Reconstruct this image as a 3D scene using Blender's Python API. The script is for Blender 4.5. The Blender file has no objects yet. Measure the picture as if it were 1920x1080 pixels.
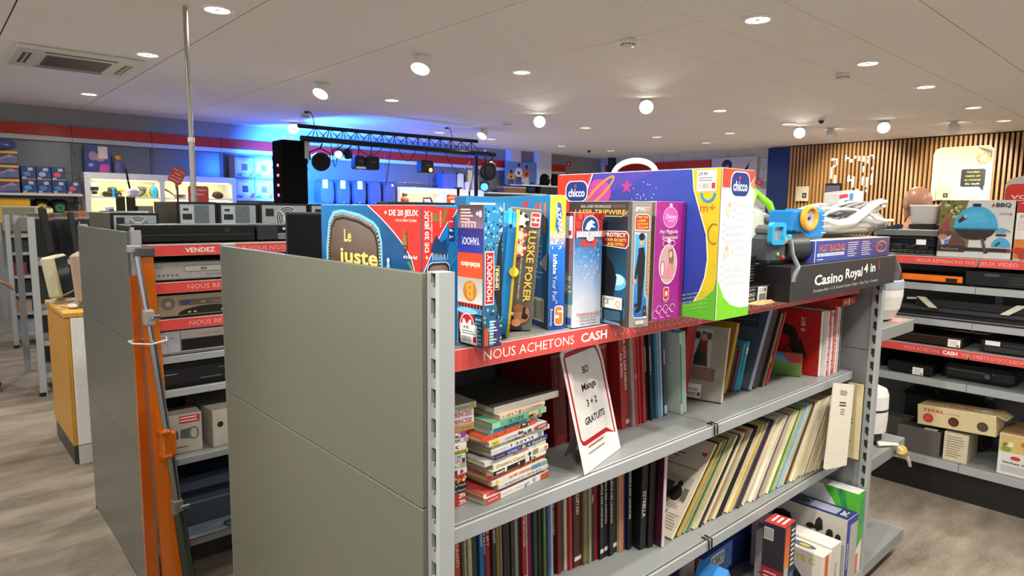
import bpy, math, random
from mathutils import Vector, Matrix
random.seed(11)
SC = bpy.context.scene
COL = SC.collection
PI = math.pi

# ---------------------------------------------------------------- camera
YAW, PIT, ROL = math.radians(47.729), math.radians(6.774), math.radians(0.65)
CAMPOS = Vector((-0.602, -0.858, 1.461))
fw = Vector((math.cos(YAW)*math.cos(PIT), math.sin(YAW)*math.cos(PIT), -math.sin(PIT)))
rt = Vector((math.sin(YAW), -math.cos(YAW), 0))
up = rt.cross(fw)
r2 = math.cos(ROL)*rt + math.sin(ROL)*up
u2 = -math.sin(ROL)*rt + math.cos(ROL)*up
cam = bpy.data.cameras.new('camera')
cam.sensor_width = 36.0
cam.lens = 1222.36*36/1920
cam.clip_start = 0.05
cam_o = bpy.data.objects.new('camera', cam)
COL.objects.link(cam_o)
M3 = Matrix((r2, u2, -fw)).transposed()
cam_o.matrix_world = Matrix.Translation(CAMPOS) @ M3.to_4x4()
SC.camera = cam_o

# ---------------------------------------------------------------- world, exposure, lamps' strengths
SC.view_settings.view_transform = 'Standard'
SC.view_settings.look = 'None'
SC.view_settings.gamma = 1
SC.view_settings.use_curve_mapping = False
SC.view_settings.exposure = 0.12
W = bpy.data.worlds.new('shop_surroundings')
SC.world = W
W.use_nodes = True
W.node_tree.nodes['Background'].inputs[0].default_value = (1.0, 0.97, 0.93, 1)
W.node_tree.nodes['Background'].inputs[1].default_value = 0.85
DOWN_W = 66.0      # watts of one recessed downlight
SPOT_W = 60.0      # watts of one swivel spot
WARM = (1.0, 0.935, 0.84)
CEIL = 2.75

# ---------------------------------------------------------------- helpers
def lin(h):
    h = h.lstrip('#')
    o = []
    for i in (0, 2, 4):
        s = int(h[i:i+2], 16)/255
        o.append(s/12.92 if s <= 0.04045 else ((s+0.055)/1.055)**2.4)
    return tuple(o)

MATS = {}
def attr_mat(name, rough=0.5, metal=0.0, nscale=60, namt=0.10, bump=0.0, spec=0.5, coat=0.0, stretch=None, emit=0.0, trans=0.0):
    m = bpy.data.materials.new(name)
    m.use_nodes = True
    nt = m.node_tree
    b = nt.nodes['Principled BSDF']
    a = nt.nodes.new('ShaderNodeAttribute'); a.attribute_name = 'col'
    tc = nt.nodes.new('ShaderNodeTexCoord')
    n = nt.nodes.new('ShaderNodeTexNoise'); n.inputs['Scale'].default_value = nscale
    n.inputs['Detail'].default_value = 4
    if stretch:
        mp = nt.nodes.new('ShaderNodeMapping'); mp.inputs['Scale'].default_value = stretch
        nt.links.new(tc.outputs['Object'], mp.inputs['Vector']); nt.links.new(mp.outputs[0], n.inputs['Vector'])
    else:
        nt.links.new(tc.outputs['Object'], n.inputs['Vector'])
    mr = nt.nodes.new('ShaderNodeMapRange')
    mr.inputs['From Min'].default_value = 0.25; mr.inputs['From Max'].default_value = 0.75
    mr.inputs['To Min'].default_value = 1-namt; mr.inputs['To Max'].default_value = 1+namt
    nt.links.new(n.outputs['Fac'], mr.inputs['Value'])
    mx = nt.nodes.new('ShaderNodeVectorMath'); mx.operation = 'SCALE'
    nt.links.new(a.outputs['Color'], mx.inputs[0]); nt.links.new(mr.outputs[0], mx.inputs['Scale'])
    nt.links.new(mx.outputs[0], b.inputs['Base Color'])
    b.inputs['Roughness'].default_value = rough
    b.inputs['Metallic'].default_value = metal
    b.inputs['Specular IOR Level'].default_value = spec
    b.inputs['Coat Weight'].default_value = coat
    if trans: b.inputs['Transmission Weight'].default_value = trans
    if emit:
        nt.links.new(a.outputs['Color'], b.inputs['Emission Color'])
        b.inputs['Emission Strength'].default_value = emit
    if bump:
        bp = nt.nodes.new('ShaderNodeBump'); bp.inputs['Strength'].default_value = bump; bp.inputs['Distance'].default_value = 0.002
        nt.links.new(n.outputs['Fac'], bp.inputs['Height']); nt.links.new(bp.outputs[0], b.inputs['Normal'])
    MATS[name] = m
    return m
attr_mat('card', 0.42, nscale=40, namt=0.07, spec=0.45)
attr_mat('paper', 0.8, nscale=90, namt=0.08, spec=0.2)
attr_mat('gloss', 0.18, nscale=30, namt=0.05, coat=0.3)
attr_mat('plastic', 0.40, nscale=50, namt=0.06, spec=0.35)
attr_mat('paint', 0.36, nscale=700, namt=0.06, bump=0.05, spec=0.5)
attr_mat('panel', 0.30, nscale=900, namt=0.10, bump=0.06, metal=0.35)
attr_mat('metal', 0.25, metal=1.0, nscale=80, namt=0.05)
attr_mat('wood', 0.45, nscale=14, namt=0.22, stretch=(6, 6, 0.7))
attr_mat('cloth', 0.95, nscale=200, namt=0.25, bump=0.4, spec=0.1)
attr_mat('skin', 0.38, nscale=30, namt=0.08)
attr_mat('wall', 0.8, nscale=8, namt=0.04, spec=0.25)
attr_mat('tile', 0.9, nscale=350, namt=0.06, bump=0.12, spec=0.15)
attr_mat('lamp', 0.4, emit=9.0)
attr_mat('glow', 0.4, emit=2.2)
attr_mat('clear', 0.16, nscale=25, namt=0.15, trans=0.3, coat=0.3)

class MB:
    """collects coloured polygons; build() links them as ONE mesh object"""
    def __init__(s): s.v = []; s.f = []; s.c = []; s.s = []; s.m = None
    def add(s, vs, fs, col, smooth=False):
        n = len(s.v)
        if s.m is not None: vs = [tuple(s.m @ Vector(p)) for p in vs]
        s.v.extend(vs)
        per = isinstance(col, list)
        for i, f in enumerate(fs):
            s.f.append(tuple(k+n for k in f)); s.c.append(col[i] if per else col); s.s.append(smooth)
        return s
    def box(s, x0, y0, z0, x1, y1, z1, col):
        vs = [(x0,y0,z0),(x1,y0,z0),(x1,y1,z0),(x0,y1,z0),(x0,y0,z1),(x1,y0,z1),(x1,y1,z1),(x0,y1,z1)]
        fs = [(0,3,2,1),(4,5,6,7),(0,1,5,4),(1,2,6,5),(2,3,7,6),(3,0,4,7)]   # bottom top front right back left
        return s.add(vs, fs, col)
    def cbox(s, x0, y0, z0, x1, y1, z1, col, b=0.003, edge=None):
        """box with chamfered edges; col may be a dict per face"""
        if isinstance(col, dict):
            dflt = col.get('all', (0.5,0.5,0.5))
            g = lambda k: col.get(k, dflt)
        else: g = lambda k: col
        ed = edge if edge is not None else (col if not isinstance(col, dict) else None)
        X, Y, Z = (x0, x1), (y0, y1), (z0, z1)
        idx = {}; vs = []
        for i in (0,1):
            for j in (0,1):
                for k in (0,1):
                    sx, sy, sz = (b if i==0 else -b), (b if j==0 else -b), (b if k==0 else -b)
                    for ax, p in (('x', (X[i], Y[j]+sy, Z[k]+sz)), ('y', (X[i]+sx, Y[j], Z[k]+sz)), ('z', (X[i]+sx, Y[j]+sy, Z[k]))):
                        idx[(i,j,k,ax)] = len(vs); vs.append(p)
        fs = []; cs = []
        def q(keys, c): fs.append(tuple(idx[k] for k in keys)); cs.append(c)
        q([(0,0,0,'z'),(0,1,0,'z'),(1,1,0,'z'),(1,0,0,'z')], g('bottom'))
        q([(0,0,1,'z'),(1,0,1,'z'),(1,1,1,'z'),(0,1,1,'z')], g('top'))
        q([(0,0,0,'y'),(1,0,0,'y'),(1,0,1,'y'),(0,0,1,'y')], g('front'))
        q([(0,1,0,'y'),(0,1,1,'y'),(1,1,1,'y'),(1,1,0,'y')], g('back'))
        q([(0,0,0,'x'),(0,0,1,'x'),(0,1,1,'x'),(0,1,0,'x')], g('left'))
        q([(1,0,0,'x'),(1,1,0,'x'),(1,1,1,'x'),(1,0,1,'x')], g('right'))
        names = {('x',0):'left',('x',1):'right',('y',0):'front',('y',1):'back',('z',0):'bottom',('z',1):'top'}
        for i in (0,1):
            for j in (0,1):
                q([(i,j,0,'x'),(i,j,0,'y'),(i,j,1,'y'),(i,j,1,'x')] if i!=j else [(i,j,0,'y'),(i,j,0,'x'),(i,j,1,'x'),(i,j,1,'y')], ed or g(names[('y',j)]))
        for i in (0,1):
            for k in (0,1):
                q([(i,0,k,'x'),(i,1,k,'x'),(i,1,k,'z'),(i,0,k,'z')] if i!=k else [(i,0,k,'z'),(i,1,k,'z'),(i,1,k,'x'),(i,0,k,'x')], ed or g(names[('x',i)]))
        for j in (0,1):
            for k in (0,1):
                q([(0,j,k,'y'),(0,j,k,'z'),(1,j,k,'z'),(1,j,k,'y')] if j!=k else [(0,j,k,'z'),(0,j,k,'y'),(1,j,k,'y'),(1,j,k,'z')], ed or g(names[('y',j)]))
        for i in (0,1):
            for j in (0,1):
                for k in (0,1):
                    q([(i,j,k,'x'),(i,j,k,'y'),(i,j,k,'z')] if (i+j+k)%2==0 else [(i,j,k,'x'),(i,j,k,'z'),(i,j,k,'y')], ed or g('front'))
        return s.add(vs, fs, cs)
    def cyl(s, p0, p1, r0, col, r1=None, n=16, caps=True, smooth=True, capcol=None):
        r1 = r0 if r1 is None else r1
        p0, p1 = Vector(p0), Vector(p1)
        d = (p1-p0).normalized()
        a = d.orthogonal().normalized(); b = d.cross(a)
        vs = []
        for p, r in ((p0,r0),(p1,r1)):
            for i in range(n):
                t = 2*PI*i/n
                vs.append(tuple(p + a*(r*math.cos(t)) + b*(r*math.sin(t))))
        s.add(vs, [(i,(i+1)%n,n+(i+1)%n,n+i) for i in range(n)], col, smooth)
        if caps:
            s.add(vs[:n], [tuple(reversed(range(n)))], capcol or col)
            s.add(vs[n:], [tuple(range(n))], capcol or col)
        return s
    def tube(s, pts, r, col, n=8):
        pts = [Vector(p) for p in pts]
        rr = r if isinstance(r, (list,tuple)) else [r]*len(pts)
        vs = []; a = None
        for i, p in enumerate(pts):
            d = (pts[min(i+1,len(pts)-1)] - pts[max(i-1,0)]).normalized()
            if a is None: a = d.orthogonal().normalized()
            a = (a - d*a.dot(d)).normalized(); b = d.cross(a)
            for k in range(n):
                t = 2*PI*k/n
                vs.append(tuple(p + a*(rr[i]*math.cos(t)) + b*(rr[i]*math.sin(t))))
        fs = []
        for i in range(len(pts)-1):
            for k in range(n):
                fs.append((i*n+k, i*n+(k+1)%n, (i+1)*n+(k+1)%n, (i+1)*n+k))
        s.add(vs, fs, col, True)
        s.add(vs[:n], [tuple(reversed(range(n)))], col); s.add(vs[-n:], [tuple(range(n))], col)
        return s
    def lathe(s, prof, col, n=24, cx=0, cy=0, sx=1, sy=1):
        """prof: list of (r, z) or (r, z, colour) bottom to top"""
        vs = []
        for p in prof:
            for i in range(n):
                t = 2*PI*i/n
                vs.append((cx+sx*p[0]*math.cos(t), cy+sy*p[0]*math.sin(t), p[1]))
        for j in range(len(prof)-1):
            c = prof[j][2] if len(prof[j])>2 else col
            s.add(vs[j*n:(j+2)*n], [(i,(i+1)%n,n+(i+1)%n,n+i) for i in range(n)], c, True)
        s.add(vs[:n], [tuple(reversed(range(n)))], col); s.add(vs[-n:], [tuple(range(n))], prof[-1][2] if len(prof[-1])>2 else col)
        return s
    def ball(s, c, r, col, n=14, k=9):
        r = r if isinstance(r,(list,tuple)) else (r,r,r)
        vs = []
        for j in range(1,k):
            p = PI*j/k
            for i in range(n):
                t = 2*PI*i/n
                vs.append((c[0]+r[0]*math.sin(p)*math.cos(t), c[1]+r[1]*math.sin(p)*math.sin(t), c[2]-r[2]*math.cos(p)))
        fs = []
        for j in range(k-2):
            for i in range(n): fs.append((j*n+i, j*n+(i+1)%n, (j+1)*n+(i+1)%n, (j+1)*n+i))
        lo = len(vs); vs.append((c[0],c[1],c[2]-r[2])); vs.append((c[0],c[1],c[2]+r[2]))
        for i in range(n):
            fs.append((lo,(i+1)%n,i)); fs.append((lo+1,(k-2)*n+i,(k-2)*n+(i+1)%n))
        return s.add(vs, fs, col, True)
    def prism(s, poly, o, U, V, N, t, col, side=None):
        """2-D outline (counter-clockwise) in frame o,U,V extruded along N by t"""
        o, U, V, N = Vector(o), Vector(U), Vector(V), Vector(N)
        a = [tuple(o+U*p[0]+V*p[1]) for p in poly]; b = [tuple(o+U*p[0]+V*p[1]+N*t) for p in poly]
        n = len(poly)
        s.add(a+b, [tuple(range(n,2*n)), tuple(reversed(range(n)))] , col)
        s.add(a+b, [(i,(i+1)%n,n+(i+1)%n,n+i) for i in range(n)], side or col)
        return s
    def build(s, name, mat='plastic', parent=None, loc=None, rot=None):
        me = bpy.data.meshes.new(name)
        me.from_pydata(s.v, [], s.f)
        at = me.color_attributes.new('col', 'FLOAT_COLOR', 'CORNER')
        buf = []
        for f, c in zip(s.f, s.c):
            if len(c) > 0 and isinstance(c[0], (tuple, list)):
                for q in c: buf.extend((q[0], q[1], q[2], 1.0))
            else: buf.extend((c[0], c[1], c[2], 1.0)*len(f))
        at.data.foreach_set('color', buf)
        me.polygons.foreach_set('use_smooth', s.s)
        me.materials.append(MATS[mat])
        o = bpy.data.objects.new(name, me)
        COL.objects.link(o)
        if parent is not None: o.parent = parent
        if loc is not None: o.location = loc
        if rot is not None: o.rotation_euler = rot if isinstance(rot,(tuple,list)) else (0,0,rot)
        return o

def tag(o, label=None, cat=None, group=None, kind=None):
    if label: o['label'] = label
    if cat: o['category'] = cat
    if group: o['group'] = group
    if kind: o['kind'] = kind
    return o
def thing(name, label, cat, loc=(0,0,0), rot=None, group=None):
    o = bpy.data.objects.new(name, None); COL.objects.link(o)
    o.empty_display_size = 0.05
    o.location = loc
    if rot is not None: o.rotation_euler = rot if isinstance(rot,(tuple,list)) else (0,0,rot)
    return tag(o, label, cat, group)
def copy_tree(o, parent=None):
    c = o.copy(); COL.objects.link(c)
    if parent is not None: c.parent = parent
    for ch in list(o.children): copy_tree(ch, c)
    return c

# ---------------------------------------------------------------- lettering (outlines of the built-in font, laid flat on a face)
CHARS = "ABCDEFGHIJKLMNOPQRSTUVWXYZabcdefghijklmnopqrstuvwxyz0123456789+.,'!?-:&/()°%@ÇÉÈéèàçêü•<>"
GL = {}
def load_glyphs():
    for bold in (0, 1):
        obs = []
        def mk(t):
            cu = bpy.data.curves.new('glyph', 'FONT'); cu.body = t; cu.resolution_u = 2
            if bold: cu.offset = 0.022
            o = bpy.data.objects.new('glyph', cu); COL.objects.link(o); obs.append(o); return o
        one = {ch: mk(ch) for ch in CHARS}
        wide = {ch: mk('H'+ch+'H') for ch in CHARS}
        hh = mk('HH')
        bpy.context.view_layer.update()
        dg = bpy.context.evaluated_depsgraph_get()
        def width(o):
            xs = [c[0] for c in o.evaluated_get(dg).bound_box]; return max(xs)-min(xs)
        w0 = width(hh)
        caph = 1
        for ch in CHARS:
            ev = one[ch].evaluated_get(dg); me = ev.to_mesh()
            vs = [(v.co.x, v.co.y) for v in me.vertices]; fs = [tuple(p.vertices) for p in me.polygons]
            fs2 = []
            for f in fs:
                ar = sum(vs[f[i]][0]*vs[f[(i+1)%len(f)]][1]-vs[f[(i+1)%len(f)]][0]*vs[f[i]][1] for i in range(len(f)))
                fs2.append(f if ar > 0 else tuple(reversed(f)))
            ev.to_mesh_clear()
            GL[(ch, bold)] = (vs, fs2, width(wide[ch])-w0)
            if ch == 'H': caph = max(v[1] for v in vs)
        GL[('cap', bold)] = caph
        for o in obs:
            cu = o.data; bpy.data.objects.remove(o); bpy.data.curves.remove(cu)
load_glyphs()

class Print:
    """flat print on a face: shapes laid in layers a few hundredths of a millimetre apart"""
    STEP = 0.00008
    def __init__(s, o, U, V, N, base=0.0003):
        s.o, s.U, s.V, s.N = Vector(o), Vector(U), Vector(V), Vector(N)
        s.mb = MB(); s.l = base
    def P(s, u, v): return tuple(s.o + s.U*u + s.V*v + s.N*s.l)
    def poly(s, pts, col):
        ar = sum(pts[i][0]*pts[(i+1)%len(pts)][1]-pts[(i+1)%len(pts)][0]*pts[i][1] for i in range(len(pts)))
        if ar < 0:
            pts = list(reversed(pts))
            if isinstance(col[0], (tuple, list)): col = list(reversed(col))
        s.mb.add([s.P(*p) for p in pts], [tuple(range(len(pts)))], [tuple(col)] if isinstance(col[0],(tuple,list)) else col)
        s.l += s.STEP; return s
    def rect(s, u0, v0, u1, v1, col): return s.poly([(u0,v0),(u1,v0),(u1,v1),(u0,v1)], col)
    def grad(s, u0, v0, u1, v1, cb, ct): return s.poly([(u0,v0),(u1,v0),(u1,v1),(u0,v1)], [cb,cb,ct,ct])
    def rrect(s, u0, v0, u1, v1, r, col, n=4):
        pts = []
        for cx, cy, a in ((u1-r,v0+r,-90),(u1-r,v1-r,0),(u0+r,v1-r,90),(u0+r,v0+r,180)):
            for i in range(n+1):
                t = math.radians(a+90*i/n); pts.append((cx+r*math.cos(t), cy+r*math.sin(t)))
        return s.poly(pts, col)
    def ell(s, cu, cv, ru, rv, col, n=22, a0=0, a1=360):
        pts = [(cu+ru*math.cos(math.radians(a0+(a1-a0)*i/n)), cv+rv*math.sin(math.radians(a0+(a1-a0)*i/n))) for i in range(n + (0 if a1-a0 >= 360 else 1))]
        return s.poly(pts, col)
    def ring(s, cu, cv, ru, rv, w, col, n=26, a0=0, a1=360, tilt=0):
        q = []; ct, st = math.cos(math.radians(tilt)), math.sin(math.radians(tilt))
        def rp(x, y): return (cu+x*ct-y*st, cv+x*st+y*ct)
        for i in range(n+1):
            t = math.radians(a0+(a1-a0)*i/n)
            q.append((rp(ru*math.cos(t), rv*math.sin(t)), rp((ru-w)*math.cos(t), (rv-w)*math.sin(t))))
        vs = []; fs = []
        for a, b in q: vs += [s.P(*a), s.P(*b)]
        for i in range(n): fs.append((2*i, 2*i+2, 2*i+3, 2*i+1))
        s.mb.add(vs, fs, col); s.l += s.STEP; return s
    def line(s, pts, w, col):
        vs = []; fs = []
        for i, p in enumerate(pts):
            a = pts[max(i-1,0)]; b = pts[min(i+1,len(pts)-1)]
            dx, dy = b[0]-a[0], b[1]-a[1]; L = math.hypot(dx,dy) or 1
            nx, ny = -dy/L*w/2, dx/L*w/2
            vs += [s.P(p[0]-nx,p[1]-ny), s.P(p[0]+nx,p[1]+ny)]
        for i in range(len(pts)-1): fs.append((2*i, 2*i+2, 2*i+3, 2*i+1))
        s.mb.add(vs, fs, col); s.l += s.STEP; return s
    def text(s, t, u, v, h, col, rot=0, bold=0, fit=None, al='c', sq=1.0, sh=0.0):
        """centre (or left edge) of the line at (u,v), cap height h, fit = total width"""
        k = h/GL[('cap',bold)]; x = 0; items = []
        for ch in t:
            if ch == ' ': x += 0.28; continue
            g = GL.get((ch,bold)) or GL[('.',bold)]
            items.append((g, x)); x += g[2]
        if not items: return s
        kx = k*sq if fit is None else fit/max(x,0.01)
        ox = -x*kx/2 if al == 'c' else 0
        ca, sa = math.cos(math.radians(rot)), math.sin(math.radians(rot))
        for g, gx in items:
            vs = []
            for p in g[0]:
                yy = p[1]*k - h/2; xx = ox + (gx+p[0])*kx + sh*yy
                vs.append(s.P(u+xx*ca-yy*sa, v+xx*sa+yy*ca))
            s.mb.add(vs, g[1], col)
        s.l += s.STEP; return s
    def lines(s, u0, v0, u1, v1, n, col, fill=0.45, ragged=0.25):
        """blocks of print too small to read: n thin dashes"""
        st = (v1-v0)/n
        for i in range(n):
            e = u1-(u1-u0)*random.random()*ragged
            vv = v1-st*(i+0.5)
            s.mb.add([s.P(u0,vv-st*fill/2), s.P(e,vv-st*fill/2), s.P(e,vv+st*fill/2), s.P(u0,vv+st*fill/2)], [(0,1,2,3)], col)
        s.l += s.STEP; return s
    def barcode(s, u0, v0, u1, v1, col=(0.02,0.02,0.02)):
        u = u0
        while u < u1:
            w = (u1-u0)*random.choice((0.012,0.02,0.03)); 
            s.mb.add([s.P(u,v0), s.P(min(u+w,u1),v0), s.P(min(u+w,u1),v1), s.P(u,v1)], [(0,1,2,3)], col)
            u += w + (u1-u0)*random.choice((0.015,0.03))
        s.l += s.STEP; return s
    def sticker(s, u0, v0, u1, v1, price=None):
        w, h = u1-u0, v1-v0
        s.rect(u0,v0,u1,v1, lin('e9e7e2')); s.barcode(u0+w*.08, v0+h*.12, u0+w*.66, v0+h*.38, lin('333333'))
        s.rect(u0+w*.76, v0+h*.12, u0+w*.95, v0+h*.40, lin('c22a2a'))
        s.lines(u0+w*.08, v0+h*.46, u0+w*.85, v0+h*.70, 2, lin('777777'))
        if price: s.text(price, u0+w*.30, v1-h*.17, h*.16, lin('222222'), bold=1)
        return s
    def done(s, parent, name='print', mat='card'):
        return s.mb.build(name, mat, parent)

WHITE, BLACK, CREAM = lin('f0efec'), lin('0c0c0d'), lin('e8dfc4')
def faces(w, d, h):
    """frames of the faces of a carton whose near corner is the origin"""
    return dict(front=((0,0,0),(1,0,0),(0,0,1),(0,-1,0)), left=((0,d,0),(0,-1,0),(0,0,1),(-1,0,0)),
                right=((w,0,0),(0,1,0),(0,0,1),(1,0,0)), top=((0,0,h),(1,0,0),(0,1,0),(0,0,1)))
def carton(name, label, cat, loc, rot, w, d, h, cols, group=None, mat='card', b=0.0015, edge=None):
    """one closed box, origin at its front left bottom corner (x right, y back)"""
    mb = MB(); mb.cbox(0,0,0,w,d,h, cols, b, edge)
    o = mb.build(name, mat, None, loc, rot)
    return tag(o, label, cat, group), {k: (lambda k=k: Print(*faces(w,d,h)[k])) for k in ('front','left','right','top')}
ORD = ['first','second','third','fourth','fifth','sixth','seventh','eighth','ninth','tenth','eleventh','twelfth','thirteenth','fourteenth','fifteenth','sixteenth','seventeenth','eighteenth','nineteenth']
TENS = {20:'twent',30:'thirt',40:'fort',50:'fift',60:'sixt'}
def nth(i):
    if i < 19: return ORD[i]
    n = i+1; t = n//10*10; r = n%10
    return TENS[t]+('ieth' if r == 0 else 'y-'+ORD[r-1])
# ================================================================ the room
def node_floor():
    m = bpy.data.materials.new('vinyl_floor'); m.use_nodes = True
    nt = m.node_tree; b = nt.nodes['Principled BSDF']
    tc = nt.nodes.new('ShaderNodeTexCoord')
    mp = nt.nodes.new('ShaderNodeMapping'); mp.inputs['Scale'].default_value = (1.2, 4.0, 1)
    nt.links.new(tc.outputs['Object'], mp.inputs[0])
    n1 = nt.nodes.new('ShaderNodeTexNoise'); n1.inputs['Scale'].default_value = 1.6; n1.inputs['Detail'].default_value = 8; n1.inputs['Roughness'].default_value = 0.62
    nt.links.new(mp.outputs[0], n1.inputs['Vector'])
    n2 = nt.nodes.new('ShaderNodeTexNoise'); n2.inputs['Scale'].default_value = 30; n2.inputs['Detail'].default_value = 3
    nt.links.new(mp.outputs[0], n2.inputs['Vector'])
    ad = nt.nodes.new('ShaderNodeMath'); ad.operation = 'MULTIPLY_ADD'; ad.inputs[1].default_value = 0.25
    nt.links.new(n2.outputs['Fac'], ad.inputs[0]); nt.links.new(n1.outputs['Fac'], ad.inputs[2])
    cr = nt.nodes.new('ShaderNodeValToRGB')
    cr.color_ramp.elements[0].position = 0.42; cr.color_ramp.elements[0].color = (*lin('675e53'), 1)
    cr.color_ramp.elements[1].position = 0.80; cr.color_ramp.elements[1].color = (*lin('a39888'), 1)
    nt.links.new(ad.outputs[0], cr.inputs[0]); nt.links.new(cr.outputs[0], b.inputs['Base Color'])
    b.inputs['Roughness'].default_value = 0.55
    b.inputs['Specular IOR Level'].default_value = 0.35
    MATS['floor'] = m
node_floor()
mb = MB(); mb.box(-4.5,-5.5,-0.05,12.1,10.0,0, lin('8a8275')); fl = mb.build('floor', 'floor'); tag(fl, kind='structure')
mb = MB(); mb.box(-4.5,-5.5,CEIL+0.014,12.1,10.0,CEIL+0.12, lin('4a4742')); ceiling = mb.build('ceiling', 'wall'); tag(ceiling, kind='structure')
mb = MB(); mb.box(-4.5,9.80,0,12.1,9.95,CEIL+0.014, lin('8e8e90')); wl = mb.build('wall_left', 'wall'); tag(wl, kind='structure')
mb = MB(); mb.box(12.0,-4.0,0,12.15,9.80,CEIL+0.014, lin('a9aaa4')); wf = mb.build('wall_far', 'wall'); tag(wf, kind='structure')

# ceiling tiles, each one its own piece
TX, TY = 1.157, 0.5785
mb = MB(); mb.cbox(0.005,0.003,0,TX-0.005,TY-0.003,0.013, lin('f2eee7'), 0.003)
t0 = mb.build('ceiling_tile', 'tile', ceiling)
X0, Y0 = 2.28-3*TX, 4.60-10*TY
first = True
for i in range(12):
    for j in range(19):
        o = t0 if first else t0.copy()
        if not first: COL.objects.link(o); o.parent = ceiling
        first = False
        x, y = X0+i*TX, Y0+j*TY
        if y+TY > 9.8: o.scale = (1, (9.8-y)/TY, 1)
        o.location = (x, y, CEIL + random.uniform(-0.0008, 0.0008))
# rest of the ceiling field beyond what is seen
mb = MB()
for a in ((-4.5,-5.5,12.1,Y0),(-4.5,Y0,X0,9.8)): mb.box(a[0],a[1],CEIL,a[2],a[3],CEIL+0.013, lin('f2eee7'))
o = mb.build('ceiling_field', 'tile', ceiling); o['kind'] = 'stuff'

# painted blocks of the far wall, pilasters and pipes in the corner
mb = MB(); mb.cbox(0,0.003,0.003,0.02,0.397,0.197, lin('c2c6bd'), 0.004)
b0 = mb.build('wall_block', 'wall', wf); first = True
for r in range(7):
    for k in range(13):
        y = 4.75+0.4*k-(0.2 if r%2 else 0)
        if y+0.4 > 9.79: continue
        o = b0 if first else b0.copy()
        if not first: COL.objects.link(o); o.parent = wf
        first = False
        o.location = (11.98, y, CEIL+0.012-0.2*(r+1))
for n, (x0,x1,d,c) in enumerate(((8.85,9.15,0.18,'c9c7c2'),(9.62,10.05,0.22,'cfccc6'),(9.17,9.60,0.06,'8a88a0'))):
    mb = MB(); mb.cbox(x0,9.80-d,2.0,x1,9.80,CEIL, lin(c), 0.004); tag(mb.build('trim_%d'%(n+1), 'wall'), kind='structure')
mb = MB(); mb.cbox(11.86,9.30,0,11.99,9.46,CEIL, lin('3c3836'), 0.004); tag(mb.build('trim_4', 'wall'), kind='structure')

# ---------------------------------------------------------------- ceiling lamps
def make_downlight():
    t = thing('downlight', 'round recessed downlight with white rim', 'ceiling light')
    mb = MB(); mb.lathe([(0.105,0.0),(0.105,-0.005),(0.092,-0.012),(0.080,-0.010),(0.074,-0.002)], lin('efece6'), 28)
    mb.build('rim', 'plastic', t)
    mb = MB(); mb.lathe([(0.001,-0.0035),(0.076,-0.003),(0.076,-0.001),(0.001,-0.001)], (1.0,0.93,0.82), 28)
    mb.build('lamp', 'lamp', t)
    mb = MB()
    for k in range(3):
        a = PI*k/3; mb.m = Matrix.Rotation(a,4,'Z'); mb.box(-0.072,-0.0012,-0.010,0.072,0.0012,-0.0036, lin('77736c'))
    mb.m = None; mb.build('louvre', 'metal', t)
    return t
def lamp_light(name, loc, power, angle, aim=None, r=0.06, col=WARM, blend=0.6, parent=None):
    l = bpy.data.lights.new(name, 'SPOT'); l.energy = power; l.color = col; l.spot_size = math.radians(angle); l.spot_blend = blend
    l.shadow_soft_size = r
    o = bpy.data.objects.new(name, l); COL.objects.link(o); o.location = loc
    if aim is not None: o.rotation_euler = (Vector(aim)-Vector(loc)).to_track_quat('-Z','Y').to_euler()
    return o
DL = [(0.95,3.75),(0.95,5.50),(0.97,8.20),(3.67,6.0),(3.68,3.75),(3.65,1.41),(5.52,1.38),(7.02,1.36),(8.85,1.37),(7.02,3.65),(8.80,3.60),
      (9.24,4.76),(10.28,5.83),(8.90,5.94),(10.38,8.16),(7.15,6.02),(8.95,8.24),(7.20,8.33),(5.98,8.23)]
OUT = [(0.95,1.40),(-0.75,1.40),(-0.75,3.75),(-0.75,-1.0),(0.95,-1.0),(2.40,-1.0),(3.67,-1.0),(5.50,-1.0),(-0.75,6.0),(10.4,1.37),(7.0,-1.0)]
DLW = ['nearest the ceiling pole, at the top edge of the photo','right of the air conditioning cassette','low above the red wall band, leftmost of the ceiling lights',
 'above the truss, in front of the blue glow','in the middle of the ceiling, below a tile joint','large, above the lime green carton, next to a light patch','above the slatted wall, left of a smoke detector on its right side',
 'second from right in the row running to the slatted wall','rightmost in the row running to the slatted wall','above the carton with the white carry handle','beside the left glaring swivel spot before the slatted wall',
 'small, above the poster on the far wall','smaller one between far wall and smoke detector','small, in the middle distance over the white handle','smallest, nearest the far corner',
 'small, right of the glaring swivel spot','small, over the skate poster','small, left of the far swivel spot over the truss end','small, above the right end of the truss']
d0 = make_downlight()
for i, (x, y) in enumerate(DL+OUT):
    o = d0 if i == 0 else copy_tree(d0)
    o.location = (x, y, CEIL-0.0006); o['group'] = 'recessed ceiling downlights'
    o['label'] = ('round white downlight ' + DLW[i]) if i < len(DL) else 'round white downlight outside the picture, the %s over the front aisles' % ORD[i-len(DL)]
    lamp_light('downlight_lamp', (x, y, CEIL-0.05), DOWN_W, 165)
def make_swivel():
    t = thing('swivel_spot', 'swivel spot', 'ceiling light')
    return t
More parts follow.
